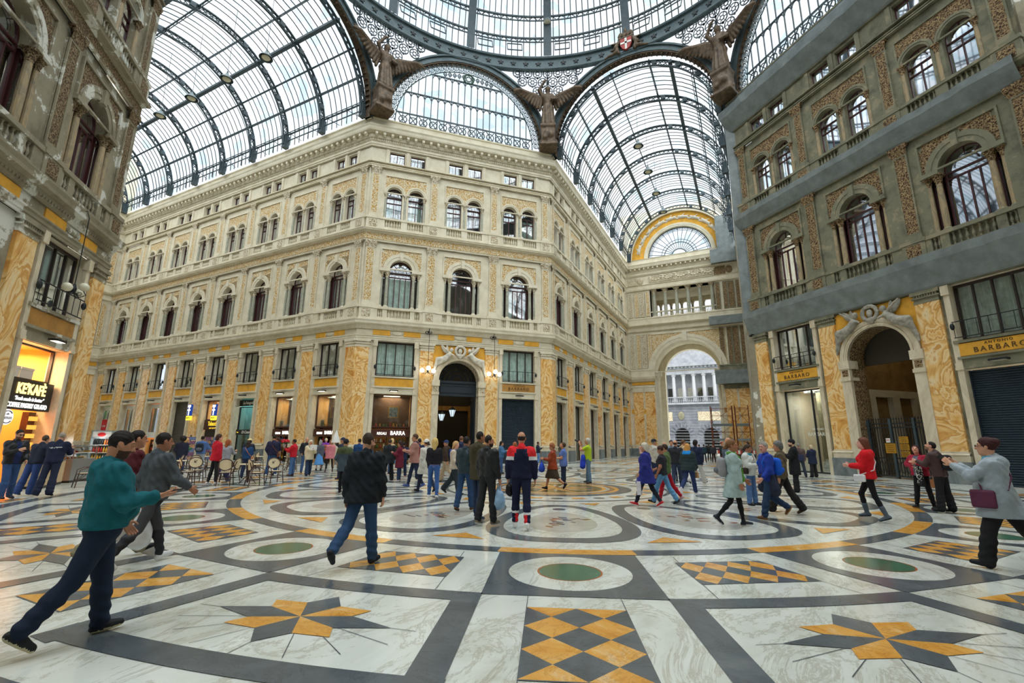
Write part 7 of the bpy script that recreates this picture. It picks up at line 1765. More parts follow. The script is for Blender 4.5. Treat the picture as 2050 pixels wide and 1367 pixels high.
        def tf(P, d):
            if q: d = d - q * np.abs(np.sin(P[2] * (36 if lod < 2 else 30)))
            d = d + (.011 if lod == 0 else .008 if kind in ('jacket', 'leather', 'hoodie', 'longjacket', 'coat') else .004) * np.sin(P[2] * 46 + P[0] * 38 + 2 * np.sin(P[1] * 21)) * np.sin(P[1] * 34 + P[0] * 17 + P[2] * 9)
            hh_ = hz[0] * upv[0] + hz[1] * upv[1] + hz[2] * upv[2] - (P[0] * upv[0] + P[1] * upv[1] + P[2] * upv[2])
            dt = np.minimum(*[np.sqrt((P[0] - (a + (b - a) * .5)[0]) ** 2 + (P[1] - (a + (b - a) * .5)[1]) ** 2 + (P[2] - (a + (b - a) * .5)[2]) ** 2) for a, b in W0])
            ax_ = np.maximum(np.abs(P[0]) - (.19 * k * fat + g + (.12 if hem < .86 else .05)), -1)
            return np.maximum(d, np.where((dt < .2 * k), -1, hh_))
        mats = [cloth(tc, opt.get('rough', .85))]; col = None
        pnt = opt.get('paint')
        if pnt == 'track':
            mats += [cloth((232, 44, 52)), cloth((226, 228, 232))]
            def col(C):
                m = np.zeros(len(C), int); z = C[:, 2] / k; r = np.abs(C[:, 0]) / k; m[(z > 1.40 - .0) | ((z > 1.33) & (r > .13))] = 1; m[(r > .14) & (z > 1.27) & (z <= 1.33)] = 2; m[(z > 1.40) & (r < .105) & (z < 1.48) & (C[:, 1] < 0)] = 0; return m
        elif pnt == 'stripe':
            mats += [cloth((200, 204, 206))]
            def col(C): z = C[:, 2] - B.t(0, 0, 1.33)[2]; return ((np.abs(z) < .012) & (C[:, 1] < .0) & (np.abs(C[:, 0]) < .15)).astype(int)
        elif pnt == 'yoke':
            mats += [cloth(opt['c2'])]
            def col(C): return (C[:, 2] > B.t(0, 0, 1.3)[2]).astype(int)
        elif pnt == 'hood':
            mats += [cloth(opt['c2'])]
            def col(C): return ((C[:, 2] > B.t(0, 0, 1.4)[2]) & (np.abs(C[:, 0]) < .15 * k)).astype(int)
        elif pnt == 'hem':
            mats += [cloth(opt['c2'])]
            def col(C): return (((C - hz) @ upv) < .05).astype(int)
        elif pnt == 'open':
            mats += [cloth(opt['c2'])]
            def col(C): return ((C[:, 1] > .06 * k) & (np.abs(C[:, 0]) < .055 * k + .02 * (C[:, 2] < 1.2 * k)) & (C[:, 2] > .8 * k)).astype(int)
        child({'puffer': 'padded_jacket', 'longjacket': 'long_jacket', 'tee': 't_shirt'}.get(kind, kind), pr, mats, hG, .032, tf, col)
    B.Mw = Mw; B.o = o; return B

# ---- things people carry; each stands for itself
def wp(B, p): return B.Mw @ Vector(p)
def hang_bag(B, i, label, mat, w=.3, h=.36, d=.12, name='carrier_bag', handle=.16, soft=True):
    p, dr, n, wv = B.hp[i]; c = Vector(p); t = thing(name, label, 'bag', wp(B, c), B.o.rotation_euler.z)
    z = -handle - h / 2
    if soft: pr = [('e', (0, 0, z), (w / 2, d, h / 2)), ('e', (0, 0, z - h * .2), (w * .48, d * 1.05, h * .32)), ('c', (-w * .2, 0, z + h * .35), (w * .2, 0, z + h * .35), .04, .04), ('c', (0, 0, z + h * .4), (0, 0, -handle * .55), .05, .018)]
    else: pr = [('b', (0, 0, z), (w / 2, d / 2, h / 2), None, .01)]
    if soft: blob('bag_body', pr, mat, t, h=.016, k=.05, noise=.008)
    else: mb = MB(); mb.box(-w / 2, w / 2, -d / 2, d / 2, z - h / 2, z + h / 2); mb.build('bag_body', mat, t)
    mb = MB()
    for y in ((-d * .4, d * .4) if not soft else (-.01, .01)): mb.tube([(-w * .22, y, z + h * .46), (-.02, y * .4, -.02), (0, 0, .0), (.02, y * .4, -.02), (w * .22, y, z + h * .46)], .006, 5)
    mb.build('bag_handle', mat, t); return t
def phone(B, i, label, up=.04):
    p, dr, n, wv = B.hp[i]; t = thing('phone', label, 'phone', (0, 0, 0)); m = Matrix((Vector(wv), Vector(dr), Vector(n))).transposed().to_4x4(); m.translation = Vector(p - n * .012 + dr * up); t.matrix_world = B.Mw @ m
    mb = MB(); mb.cbox((0, 0, 0), (.075, .15, .009)); mb.build('phone_body', M['black'], t); mb = MB(); mb.cbox((0, 0, .0055), (.066, .135, .002)); mb.build('phone_screen', plain('phone_screen', (60, 70, 80), .1), t)
def backpack(B, label, c, c2=None, w=.3, h=.42, d=.17, z=1.22):
    t = thing('backpack', label, 'backpack', (0, 0, 0)); t.matrix_world = B.Mw; k = B.k
    off = -.16 - d * .4
    p = B.t(0, off, z); h_ = h * k
    def q(x, y, zz): return B.t(x, y, zz)
    pr = [('c', q(-w * .28, off, z - h * .28), q(-w * .26, off, z + h * .25), d * .55 * k, d * .5 * k), ('c', q(w * .28, off, z - h * .28), q(w * .26, off, z + h * .25), d * .55 * k, d * .5 * k)]
    blob('pack_body', pr, cloth(c), t, h=.022, k=.12)
    blob('front_pocket', [('c', q(-w * .2, off - d * .45, z - h * .2), q(w * .2, off - d * .45, z - h * .2), .075 * k, .075 * k)], cloth(c2 or c), t, h=.02, k=.03)
    for sg in (-1, 1):
        mb = MB(); mb.tube([q(sg * .1, off + .1, z + h * .35), q(sg * .12, -.05, 1.475), q(sg * .12, .08, 1.42), q(sg * .125, .15, 1.28), q(sg * .14, .06, 1.12), q(sg * .12, off + .1, z - h * .35)], .018, 6); mb.build('shoulder_strap', cloth(c2 or c), t)
def crossbag(B, label, c, side=1, z=.92, w=.24, h=.18, d=.09, strap=None, y=-.02, x=.24, name='shoulder_bag'):
    t = thing(name, label, 'bag', (0, 0, 0)); t.matrix_world = B.Mw; k = B.k
    q = lambda a, b, cc: B.t(a, b, cc)
    blob('bag_body', [('b', q(side * x, y, z), (d / 2 * k, w / 2 * k, h / 2 * k), None, .02)], cloth(c, .6), t, h=.02, k=.02)
    mb = MB(); s_ = strap or c; mb.tube([q(side * x, y, z + h * .45), q(side * .17, .14, 1.15), q(-side * .02, .17, 1.36), q(-side * .1, .06, 1.5), q(-side * .1, -.1, 1.46), q(side * .04, -.17, 1.25), q(side * .17, -.13, 1.08), q(side * x, y - .02, z + h * .45)], .012, 5); mb.build('bag_strap', cloth(s_, .6), t)
# ------------------------------------------------------------------ the crowd: where each person stands (x, y, turn, height, distance)
PT = {q[0]: q[1:] for q in (
('leather_phone', -11.65, -11.24, -77, 1.83, 19.1),
('navy_lean', -12.51, -10.49, 37, 1.72, 20.2),
('navy_stripe', -11.77, -10.34, 46, 1.80, 19.5),
('teal', 1.53, -14.59, -14, 1.70, 5.6),
('grey_denim', -0.73, -13.09, 1, 1.75, 8.3),
('khaki', -1.41, -13.10, -7, 1.78, 8.9),
('afro', -17.80, -3.59, 42, 1.74, 27.8),
('green_far', -19.88, -2.29, -29, 1.68, 30.3),
('denim_pack', -18.48, -2.29, 40, 1.76, 29.0),
('red_youth', -11.25, -5.89, -11, 1.79, 21.0),
('auburn', -11.98, -5.08, 33, 1.61, 22.0),
('blonde_back', -14.59, -3.36, -32, 1.62, 25.2),
('straw', -16.60, -1.00, 46, 1.68, 28.1),
('blue_top', -13.35, -3.25, 46, 1.48, 24.2),
('navy_quilt', -13.49, -1.89, 41, 1.83, 25.1),
('tan', -13.88, -1.36, 153, 1.74, 25.7),
('roses', -12.98, -1.16, 121, 1.67, 25.1),
('dark_facing', -14.26, 0.60, -120, 1.76, 27.2),
('cream_paper', -12.10, -0.96, -115, 1.61, 24.6),
('blue_skirt', -15.00, 2.16, 29, 1.63, 28.8),
('purple', -16.26, 3.66, 43, 1.75, 30.7),
('pink', -13.55, 1.59, 53, 1.64, 27.3),
('beige_coat', -16.13, 4.41, 47, 1.52, 31.2),
('cap_flag', -9.52, -1.41, 106, 1.75, 22.4),
('olive_hood', -5.00, -5.60, 21, 1.65, 16.2),
('blue_back', -10.46, 0.53, 30, 1.72, 24.4),
('big_dark', 1.74, -11.67, 16, 1.74, 7.1),
('black_coat', -7.28, -0.91, 26, 1.71, 21.2),
('blonde_beige', -10.12, 2.49, -19, 1.74, 25.6),
('dark_red_coat', -6.57, -1.05, 115, 1.63, 20.6),
('navy_red_shoe', -7.86, 0.72, 30, 1.51, 22.8),
('pink_brown', -4.33, -2.90, 123, 1.87, 17.7),
('navy_red_back', -6.23, -0.22, 18, 1.72, 21.0),
('white_coat', -3.07, -3.89, 77, 1.69, 16.2),
('blonde_jeans', -1.79, -5.19, 28, 1.69, 14.4),
('blue_cap', -4.81, -0.21, 105, 1.70, 20.2),
('blonde_short', -1.84, -4.00, -81, 1.65, 15.4),
('navy_tall', -4.71, 0.76, 13, 1.86, 20.9),
('teal_leather', 0.34, -6.81, 4, 1.72, 11.8),
('olive_tall', 1.23, -7.66, -14, 1.83, 10.7),
('black_leather', 1.76, -8.20, -10, 1.74, 9.9),
('red_short', -0.60, -2.20, 26, 1.63, 16.3),
('blue_long_hair', -5.36, 5.73, -72, 1.66, 25.6),
('tracksuit', 2.53, -8.20, 24, 1.80, 9.6),
('pier_phone', -7.80, 16.21, -76, 1.65, 36.1),
('rust', 0.26, -0.89, 107, 1.62, 17.2),
('blue_tee', 0.27, 0.19, 101, 1.64, 18.2),
('lime', 0.55, 2.37, 98, 1.79, 20.1),
('puffer', 4.10, -3.80, 91, 1.63, 13.3),
('black_tee', 4.38, -2.94, 81, 1.53, 14.1),
('red_trousers', 4.39, -2.30, 89, 1.61, 14.7),
('black_cap', 3.13, 2.95, -60, 1.79, 20.1),
('bald_glasses', 3.24, 4.96, -151, 1.68, 22.1),
('grey_hooded', 3.37, 5.99, -162, 1.77, 23.1),
('bald_back', 4.05, 2.32, -2, 1.72, 19.3),
('striped_puffer', 4.71, 0.32, -15, 1.62, 17.3),
('brown_hair_m', 3.85, 6.30, -53, 1.78, 23.3),
('navy_tall2', 4.55, 4.64, -24, 1.79, 21.6),
('far_a', 2.60, 27.41, -5, 1.52, 44.4),
('far_b', 2.75, 30.05, -15, 1.51, 47.0),
('far_c', 2.95, 33.05, 4, 1.46, 50.0),
('far_pink', -3.74, 34.16, 12, 1.41, 52.0),
('orange_print', 5.11, 13.92, -117, 1.76, 30.8),
('bald_far', 6.02, -0.64, -58, 1.79, 16.2),
('mint', 6.28, -5.75, -80, 1.72, 11.1),
('white_jacket', 6.56, -1.77, -120, 1.62, 15.0),
('dark_far', 6.50, 12.82, 120, 1.73, 29.6),
('blue_sweater', 6.93, -4.38, 114, 1.70, 12.4),
('olive_old', 7.27, -3.25, 82, 1.70, 13.6),
('beanie', 7.99, 3.08, 91, 1.80, 19.9),
('brown_bag', 8.84, 11.75, -4, 1.67, 28.7),
('grey_navy', 9.46, 12.57, 35, 1.60, 29.5),
('red_jacket', 8.98, -3.43, 75, 1.76, 13.6),
('look_up_f', 10.68, -0.26, 136, 1.63, 17.0),
('look_up_m', 10.94, -0.83, 55, 1.73, 16.6),
('silver', 9.72, -7.61, 64, 1.77, 9.7),
('far_d', 3.58, 29.41, -166, 1.44, 46.3),
('far_e', 2.14, 19.14, -3, 1.57, 36.2),
)}
DN = (0, 6, 12, 5); FW = (24, 6, 22, 5); BK = (-22, 7, 14, 5); PH = (32, 8, 88, 28); HF = (22, 10, 92, 38); PHOTO = (72, 10, 72, 22); HIP = (-22, 42, 92, 62); PK = (-8, 14, 55, 15)
WR = ((24, 6, 2), (-20, 22, 2)); WL = ((-20, 22, 2), (24, 6, 2)); SWR = ((14, 4, 2), (-12, 14, 2)); SWL = ((-12, 14, 2), (14, 4, 2)); ST = ((0, 0, 4), (2, 2, 4)); WD = ((3, 0, 7), (-2, 2, 7))
JE, NJ, BLK, DKG = (58, 88, 132), (34, 46, 74), (26, 27, 30), (54, 56, 60)
BR, DB, BLO, GRY, WHI, RED_ = (58, 40, 28), (32, 24, 20), (206, 168, 104), (128, 124, 118), (206, 200, 190), (140, 72, 40)
SK1, SK2, SK3, SK4 = (214, 160, 130), (198, 140, 108), (176, 118, 88), (150, 98, 72)
WS, BS, BRS = ((226, 226, 224), (232, 232, 230)), ((30, 30, 33), (24, 24, 26)), ((92, 60, 40), (60, 40, 30))
PB = {}
def ppl(n, label, **kw):
    x, y, rz, H, D = PT[n]; H = max(H, 1.56); d = dict(sk=SK2); d.update(kw); PB[n] = person(n, x, y, rz, H, D, label, **d); return PB[n]
# nearest figures
ppl('teal', 'person in a teal hooded jacket striding past, looking at a phone', fat=1.28, legs=((-21, 18, 2), (10, 4, 2)), arms=((14, 12, 84, 8), (6, 8, 30, 10)), head=(-8, -16), sk=SK2, hair=('crop', DB), beard=(84, 62, 50), palm=((-.4, -.1, 1), None), top=('hoodie', (20, 98, 108), dict(hem=.93)), pants=('jeans', (30, 42, 62)), shoes=((34, 36, 38), (206, 196, 160)), curl=(38, 25))
phone(PB['teal'], 0, 'dark phone held out by the person in the teal hooded jacket', .03)
ppl('grey_denim', 'person in a grey denim jacket and ripped dark trousers walking ahead', legs=((-24, 20, 2), (22, 8, 2)), arms=((22, 9, 34, 4), (-12, 7, 22, 5)), head=(-12, 0), sk=SK3, hair=('crop', DB), top=('jacket', (80, 86, 92), dict(hem=.88)), pants=('slim', (48, 50, 54), (70, 72, 76)), shoes=WS)
ppl('khaki', 'person in a dark vest and maroon sweater half hidden by the teal jacket', legs=WL, arms=((-10, 8, 20, 5), (10, 6, 25, 5)), head=(-10, 0), sk=SK2, hair=('crop', DB), top=('sweater', (92, 34, 42)), under=(40, 42, 46), pants=('wide', (150, 140, 108)), shoes=BS)
hang_bag(PB['grey_denim'], 1, 'white plastic bag carried between the two leading walkers', cloth((226, 228, 230), .4), .3, .42, .13)
ppl('big_dark', 'broad person in a dark quilted jacket and blue jeans walking away alone', fat=1.14, legs=((8, 2, 3), (-24, 26, 3)), arms=((4, 9, 14, 5), (-14, 9, 16, 5)), head=(-24, -4), sk=SK1, hair=('crop', (60, 46, 36)), beard=(150, 108, 84), top=('longjacket', (30, 36, 42), dict(hem=.82, quilt=.004)), pants=('jeans', (48, 76, 112)), shoes=((36, 40, 52), (28, 30, 36)))
ppl('tracksuit', 'person in a navy tracksuit with red and white shoulders walking away', legs=((-10, 10, 2), (6, 3, 2)), arms=((2, 12, 12, 3), (0, 12, 14, 3)), head=(-8, 0), sk=SK2, hair=('bald', (46, 40, 38)), top=('jacket', (26, 32, 60), dict(paint='track', hem=.9)), pants=('jogger', (26, 32, 60), 'track'), shoes=WS)
crossb = hang_bag(PB['tracksuit'], 1, 'small black pouch in the hand of the tracksuit wearer', cloth((24, 24, 26), .4), .13, .2, .06, 'wrist_pouch', .05)
ppl('black_leather', 'person in a black leather jacket over a turquoise shirt carrying a bag', legs=((4, 2, 3), (-6, 6, 3)), arms=((4, 7, 16, 4), (-4, 8, 20, 5)), head=(-48, 0), sk=SK2, hair=('crop', DB), beard=(70, 50, 40), top=('leather', (38, 42, 44), dict(rough=.45, hem=.93)), under=(40, 176, 172), pants=('jeans', (44, 46, 50)), shoes=((120, 108, 90), (220, 220, 216)))
hang_bag(PB['black_leather'], 0, 'pale blue plastic bag hanging from the hand of the leather jacket wearer', cloth((150, 186, 220), .35), .26, .36, .12)
ppl('olive_tall', 'tall person in an olive hooded jacket looking over the leather jacket', legs=((-6, 6, 3), (8, 4, 3)), arms=((-6, 10, 30, 5), (8, 8, 30, 5)), head=(-30, 4), sk=SK3, hair=('crop', DB), top=('longjacket', (70, 64, 44), dict(hood=1, hem=.78)), pants=('jeans', (40, 56, 84)), shoes=((50, 66, 84), (200, 204, 206)))
ppl('teal_leather', 'person in a dark teal leather jacket, blue jeans and brown boots', legs=((10, 4, 3), (-8, 8, 3)), arms=((-6, 8, 26, 5), (4, 7, 24, 5)), head=(-22, 0), sk=SK3, hair=('short', DB), top=('leather', (44, 60, 68), dict(rough=.5, hem=.88)), pants=('jeans', (46, 74, 112)), shoes=BRS)
ppl('silver', 'person in a silver anorak taking a picture with a raised phone', fem=True, fat=1.22, legs=((-26, 14, 3), (20, 10, 3)), arms=((46, 12, 84, 22), (48, 12, 82, 22)), head=(4, 2), sk=SK1, hair=('bun', (64, 30, 30)), top=('longjacket', (160, 172, 182), dict(rough=.35, hood=1, hem=.7)), pants=('wide', (34, 34, 36)), shoes=BS, extras=(('scarf', (70, 150, 172)),), glasses=True, curl=(50, 50), palm=((-1, .1, .2), (1, .1, .2)))
phone(PB['silver'], 1, 'dark phone raised by the person in the silver anorak', .05)
crossbag(PB['silver'], 'plum shoulder bag worn by the person in the silver anorak', (98, 48, 74), side=-1, z=.95, y=.12, w=.26, h=.24)
ppl('mint', 'girl in a pale mint coat with a navy and green scarf walking past', fem=True, legs=((-16, 26, 2), (11, 4, 2)), arms=((2, 8, 14, 4), (18, 9, 20, 4)), head=(-14, 2), sk=SK3, hair=('tail', (120, 84, 52)), top=('coat', (168, 190, 190), dict(hem=.6, paint='open', c2=(34, 44, 92))), pants=('leggings', (26, 27, 30)), shoes=((30, 34, 46), (214, 216, 220)), extras=(('scarf', (90, 150, 50), 1),))
backpack(PB['mint'], 'grey patterned backpack on the girl in the mint coat', (150, 150, 154), (110, 112, 118))
ppl('puffer', 'elderly person in a royal blue padded coat and red shoes walking left', fem=True, fat=1.06, legs=((-18, 14, 2), (22, 4, 2)), arms=((2, 8, 16, 4), (-4, 8, 40, 10)), head=(6, 0), sk=SK2, hair=('bob', (200, 190, 172)), top=('puffer', (44, 50, 132), dict(hem=.66, quilt=.004, g=-.01)), pants=('slim', (30, 36, 50)), shoes=((190, 34, 44), (224, 220, 216)))
hang_bag(PB['puffer'], 1, 'white paper bag carried by the person in the royal blue coat', cloth((222, 216, 224), .6), .22, .34, .1, 'paper_bag', .14, False)
ppl('black_tee', 'person in a black short-sleeved top and pale jeans, head bowed', fem=True, legs=((-20, 12, 2), (22, 6, 2)), arms=((14, 8, 50, 10), (-2, 8, 30, 10)), head=(8, -22), sk=SK3, hair=('short', (60, 36, 28)), top=('tee', (44, 44, 50)), sleeve=.62, pants=('jeans', (96, 146, 186)), shoes=BS)
ppl('red_trousers', 'person in red trousers and an olive jacket behind the royal blue coat', legs=((-20, 16, 2), (18, 6, 2)), arms=(DN, DN), hair=('short', BR), top=('jacket', (92, 112, 70)), pants=('slim', (176, 24, 40)), shoes=((196, 150, 150), (230, 226, 222)))
ppl('striped_puffer', 'blond person in a dark ribbed padded jacket with a bright blue hood', fem=True, fat=1.12, legs=((12, 2, 3), (-16, 36, 3)), arms=((6, 10, 20, 3), (-6, 12, 26, 5)), head=(0, 0), sk=SK1, hair=('bob', (206, 150, 76)), top=('puffer', (44, 58, 60), dict(quilt=.012, hem=.84, paint='hood', c2=(30, 132, 206), hood=1)), pants=('jeans', (42, 58, 98)), shoes=((226, 220, 224), (220, 206, 210)))
hang_bag(PB['striped_puffer'], 0, 'small brown paper bag carried beside the ribbed padded jacket', cloth((190, 146, 98), .7), .14, .18, .08, 'paper_bag', .06, False)
ppl('blue_sweater', 'grey-haired person in a blue sweater with a jacket tied round the waist', fat=1.08, legs=((-14, 44, 2), (16, 4, 2)), arms=((-4, 10, 18, 4), (8, 8, 34, 8)), head=(30, 0), sk=(222, 160, 140), hair=('crop', (150, 146, 140)), top=('sweater', (34, 62, 160), dict(hem=.95)), pants=('jeans', (40, 62, 92)), shoes=((120, 84, 52), (170, 130, 90)))
backpack(PB['blue_sweater'], 'bright blue backpack on the person in the blue sweater', (24, 92, 206))
child_j = PB['blue_sweater']; jj = blob('tied_jacket', [('c', child_j.t(.12, -.02, .98), child_j.t(.2, .02, .72), .09, .12), ('c', child_j.t(-.12, -.02, .98), child_j.t(-.16, -.06, .72), .09, .12), ('c', child_j.t(0, -.1, 1.0), child_j.t(0, -.14, .66), .1, .13), ('c', child_j.t(-.08, .13, 1.0), child_j.t(.08, .13, .98), .05, .05)], cloth((40, 46, 66)), child_j.o, h=.018, k=.06, noise=.006)
ppl('olive_old', 'grey-haired person in an olive brown blouson striding left', legs=((-20, 12, 2), (22, 6, 2)), arms=((2, 8, 18, 4), (-6, 8, 20, 4)), head=(10, -4), sk=SK2, hair=('full', (112, 112, 110)), top=('jacket', (96, 86, 66), dict(hem=.9)), pants=('wide', (36, 34, 34)), shoes=BRS)
ppl('white_jacket', 'person in a pale grey hooded jacket with a brown belt bag', fem=True, legs=ST, arms=((16, 12, 78, 30), (10, 10, 70, 30)), head=(6, -8), sk=SK3, hair=('tail', BR), top=('hoodie', (200, 204, 200), dict(hem=.86)), pants=('jeans', (80, 112, 160)), shoes=BS, extras=(('scarf', (50, 150, 160)),))
crossbag(PB['white_jacket'], 'dark brown bag slung on the person in the pale grey jacket', (48, 36, 32), side=1, z=1.0, strap=(120, 70, 40))
ppl('beanie', 'person in a long black coat and dark knitted cap standing in profile', legs=ST, arms=((26, 8, 92, 30), (26, 8, 92, 30)), head=(0, -2), sk=(224, 178, 156), hair=('short', DB), beard=(90, 66, 54), top=('coat', (24, 26, 30), dict(hem=.58)), pants=('wide', (28, 28, 32)), shoes=BS, extras=(('beanie', (32, 32, 38)),))
ppl('red_jacket', 'long-haired person in a bright red padded jacket and grey boots', fem=True, fat=1.05, legs=((26, 34, 2), (-10, 12, 2)), arms=((14, 8, 78, 24), (14, 8, 78, 24)), head=(4, 8), sk=(220, 166, 146), hair=('long', (110, 62, 44)), top=('puffer', (214, 24, 36), dict(hem=.88, hood=1, g=-.008)), pants=('leggings', (26, 26, 30)), shoes=((84, 96, 108), (30, 30, 34), 'boot'))
crossbag(PB['red_jacket'], 'small white shoulder bag on the person in the bright red jacket', (226, 226, 230), side=-1, z=.9, y=.14, w=.22, h=.16)
ppl('look_up_f', 'person in a crimson jacket and grey top gazing upward, hand on hip', fem=True, fat=1.08, legs=WD, arms=(HIP, (20, 14, 100, 40)), head=(20, 22), sk=(216, 152, 124), hair=('bob', (52, 26, 32)), top=('jacket', (166, 36, 62), dict(paint='open', c2=(108, 116, 128), hem=.92)), pants=('slim', (24, 24, 28)), shoes=((30, 30, 32), (150, 112, 70)))
ck = plain('spotted_black_white_scarf', (30, 30, 34), .8); _b = PB['look_up_f']
sc_ = thing('spotted_scarf', 'black and white spotted scarf held by the person in crimson', 'scarf', (0, 0, 0)); sc_.matrix_world = _b.Mw
blob('scarf_cloth', [('c', _b.t(-.12, .24, 1.18), _b.t(-.14, .25, .72), .06, .08)], ck, sc_, h=.018)
mb = MB(); _r = random.Random(2)
for q in range(60): mb.ell(_b.t(-.13 + .075 * math.cos(q * 2.4) * 1.0, .245 + .085 * abs(math.sin(q * 2.4)), .72 + .46 * _r.random()), (.012, .012, .012), 6, 4)
mb.build('white_spots', M['white'], sc_)
ppl('look_up_m', 'person in a brown leather jacket craning to look up', fat=1.06, lean=6, legs=((-4, 2, 4), (4, 2, 4)), arms=((4, 8, 20, 4), (30, 10, 80, 30)), head=(16, 30), sk=(216, 156, 132), hair=('crop', DB), beard=(150, 112, 92), top=('leather', (74, 54, 54), dict(rough=.55, hem=.86)), pants=('wide', (30, 30, 34)), shoes=BS)
backpack(PB['look_up_m'], 'black backpack with a bottle pocket on the brown leather jacket', (30, 32, 40), (44, 60, 92))
bt = hang_bag(PB['look_up_m'], 0, 'tan paper bag held low beside the brown leather jacket', cloth((176, 118, 76), .7), .3, .2, .1, 'paper_bag', .05, False)
# middle distance, from the cafe to the far arm
ppl('leather_phone', 'person in sunglasses and a black leather jacket reading a phone by the counter', fat=1.08, legs=((12, 10, 4), (-6, 4, 4)), arms=((24, 10, 88, 34), (4, 10, 40, 20)), head=(0, -16), sk=SK1, hair=('crop', DB), beard=(110, 82, 66), top=('leather', (30, 32, 34), dict(rough=.45, paint='open', c2=(28, 42, 84), hem=.88)), pants=('jeans', (52, 80, 126)), shoes=((36, 40, 56), (30, 32, 44)), glasses=True, curl=(45, 25))
phone(PB['leather_phone'], 0, 'dark phone in the hand of the person by the pastry counter')
ppl('navy_lean', 'person in a plain navy jacket leaning over the pastry counter', lean=16, legs=((-10, 2, 3), (-14, 4, 3)), arms=((-10, 12, 40, 10), (30, 10, 60, 10)), head=(-30, 0), sk=SK1, hair=('short', (70, 56, 46)), top=('jacket', (30, 36, 52), dict(hem=.86)), pants=('wide', (44, 66, 116)), shoes=BS)
ppl('navy_stripe', 'grey-haired person in a navy work jacket with a reflective stripe', lean=14, legs=((-10, 4, 3), (-14, 2, 3)), arms=((30, 8, 80, 20), (20, 8, 70, 20)), head=(-20, -4), sk=SK1, hair=('crop', (150, 140, 126)), top=('jacket', (28, 34, 58), dict(paint='stripe', hem=.86)), pants=('wide', (34, 40, 62)), shoes=BS)
ppl('afro', 'curly-haired person in a navy jacket beyond the cafe tables', legs=ST, arms=(DN, PK), hair=('afro', (32, 26, 26)), top=('jacket', (34, 38, 58)), pants=('jeans', NJ), shoes=BS)
ppl('green_far', 'person in a green jacket by the postcard racks', fem=True, arms=(HF, DN), hair=('bob', BLO), top=('jacket', (54, 104, 72)), pants=('jeans', JE), shoes=BS)
ppl('denim_pack', 'person in a denim jacket with a dark backpack near the tables', legs=((6, 2, 4), (-6, 8, 4)), arms=((30, 16, 50, 0), (14, 12, 30, 5)), hair=('short', DB), top=('jacket', (74, 104, 156), dict(hood=1)), pants=('wide', (150, 156, 166)), shoes=WS)
backpack(PB['denim_pack'], 'dark backpack with a grey pocket on the denim jacket', (34, 40, 50), (96, 104, 112))
ppl('red_youth', 'youth in a red jacket and black trousers beside the front table', legs=((4, 2, 3), (-6, 4, 3)), arms=((0, 7, 16, 4), (2, 7, 20, 4)), head=(-12, 2), sk=(222, 160, 132), hair=('full', (66, 42, 34)), top=('jacket', (190, 26, 48), dict(hem=.84)), pants=('slim', (38, 38, 42)), shoes=WS)
ppl('auburn', 'long auburn-haired person in a grey sweater by the front table', fem=True, lean=4, legs=((8, 4, 4), (-14, 10, 4)), arms=((34, 12, 56, 10), (30, 12, 60, 10)), hair=('vlong', (150, 82, 44)), top=('sweater', (150, 154, 164)), pants=('jeans', (36, 58, 128)), shoes=((46, 56, 90), (40, 44, 60)))
ppl('blonde_back', 'curly blond person half hidden behind the auburn hair', fem=True, arms=(HF, HF), hair=('long', (200, 146, 92)), top=('sweater', (90, 116, 110)), pants=('jeans', NJ), shoes=BS)
ppl('straw', 'person in a straw hat and dark jacket behind the tables', arms=(HF, DN), hair=('bob', DB), top=('jacket', (38, 44, 56)), pants=('jeans', NJ), shoes=BS, extras=(('hat', (214, 190, 140)),))
ppl('blue_top', 'dark-haired person in a petrol blue top with a tan bag strap', fem=True, fat=1.1, arms=(HF, HF), hair=('bob', (52, 36, 32)), top=('sweater', (30, 66, 112)), pants=('jeans', NJ), shoes=BS)
crossbag(PB['blue_top'], 'tan strapped bag on the person in the petrol blue top', (176, 116, 84), side=1, z=.95)
ppl('navy_quilt', 'person in a navy padded jacket and jeans facing the souvenir shop', fat=1.06, legs=((10, 6, 5), (-4, 2, 5)), arms=(HF, PK), head=(-10, -14), hair=('short', DB), top=('puffer', (36, 38, 66), dict(quilt=.006, hem=.9, g=-.012)), pants=('jeans', (46, 76, 122)), shoes=WS)
crossbag(PB['navy_quilt'], 'brown leather bag slung over the navy padded jacket', (110, 60, 44), side=1, z=.9)
ppl('tan', 'person in a tan jacket and black trousers looking down beside the navy jacket', fem=True, arms=(HF, HF), head=(0, -20), hair=('bob', (62, 42, 36)), top=('jacket', (186, 152, 104), dict(paint='hem', c2=(226, 222, 214), hem=.86)), pants=('slim', (30, 30, 34)), shoes=BS)
ppl('roses', 'rose seller in a red jacket and blue jeans', legs=ST, arms=((40, 8, 84, 24), (36, 8, 80, 24)), hair=('short', DB), sk=SK4, top=('jacket', (192, 30, 44)), pants=('jeans', (76, 112, 160)), shoes=BRS)
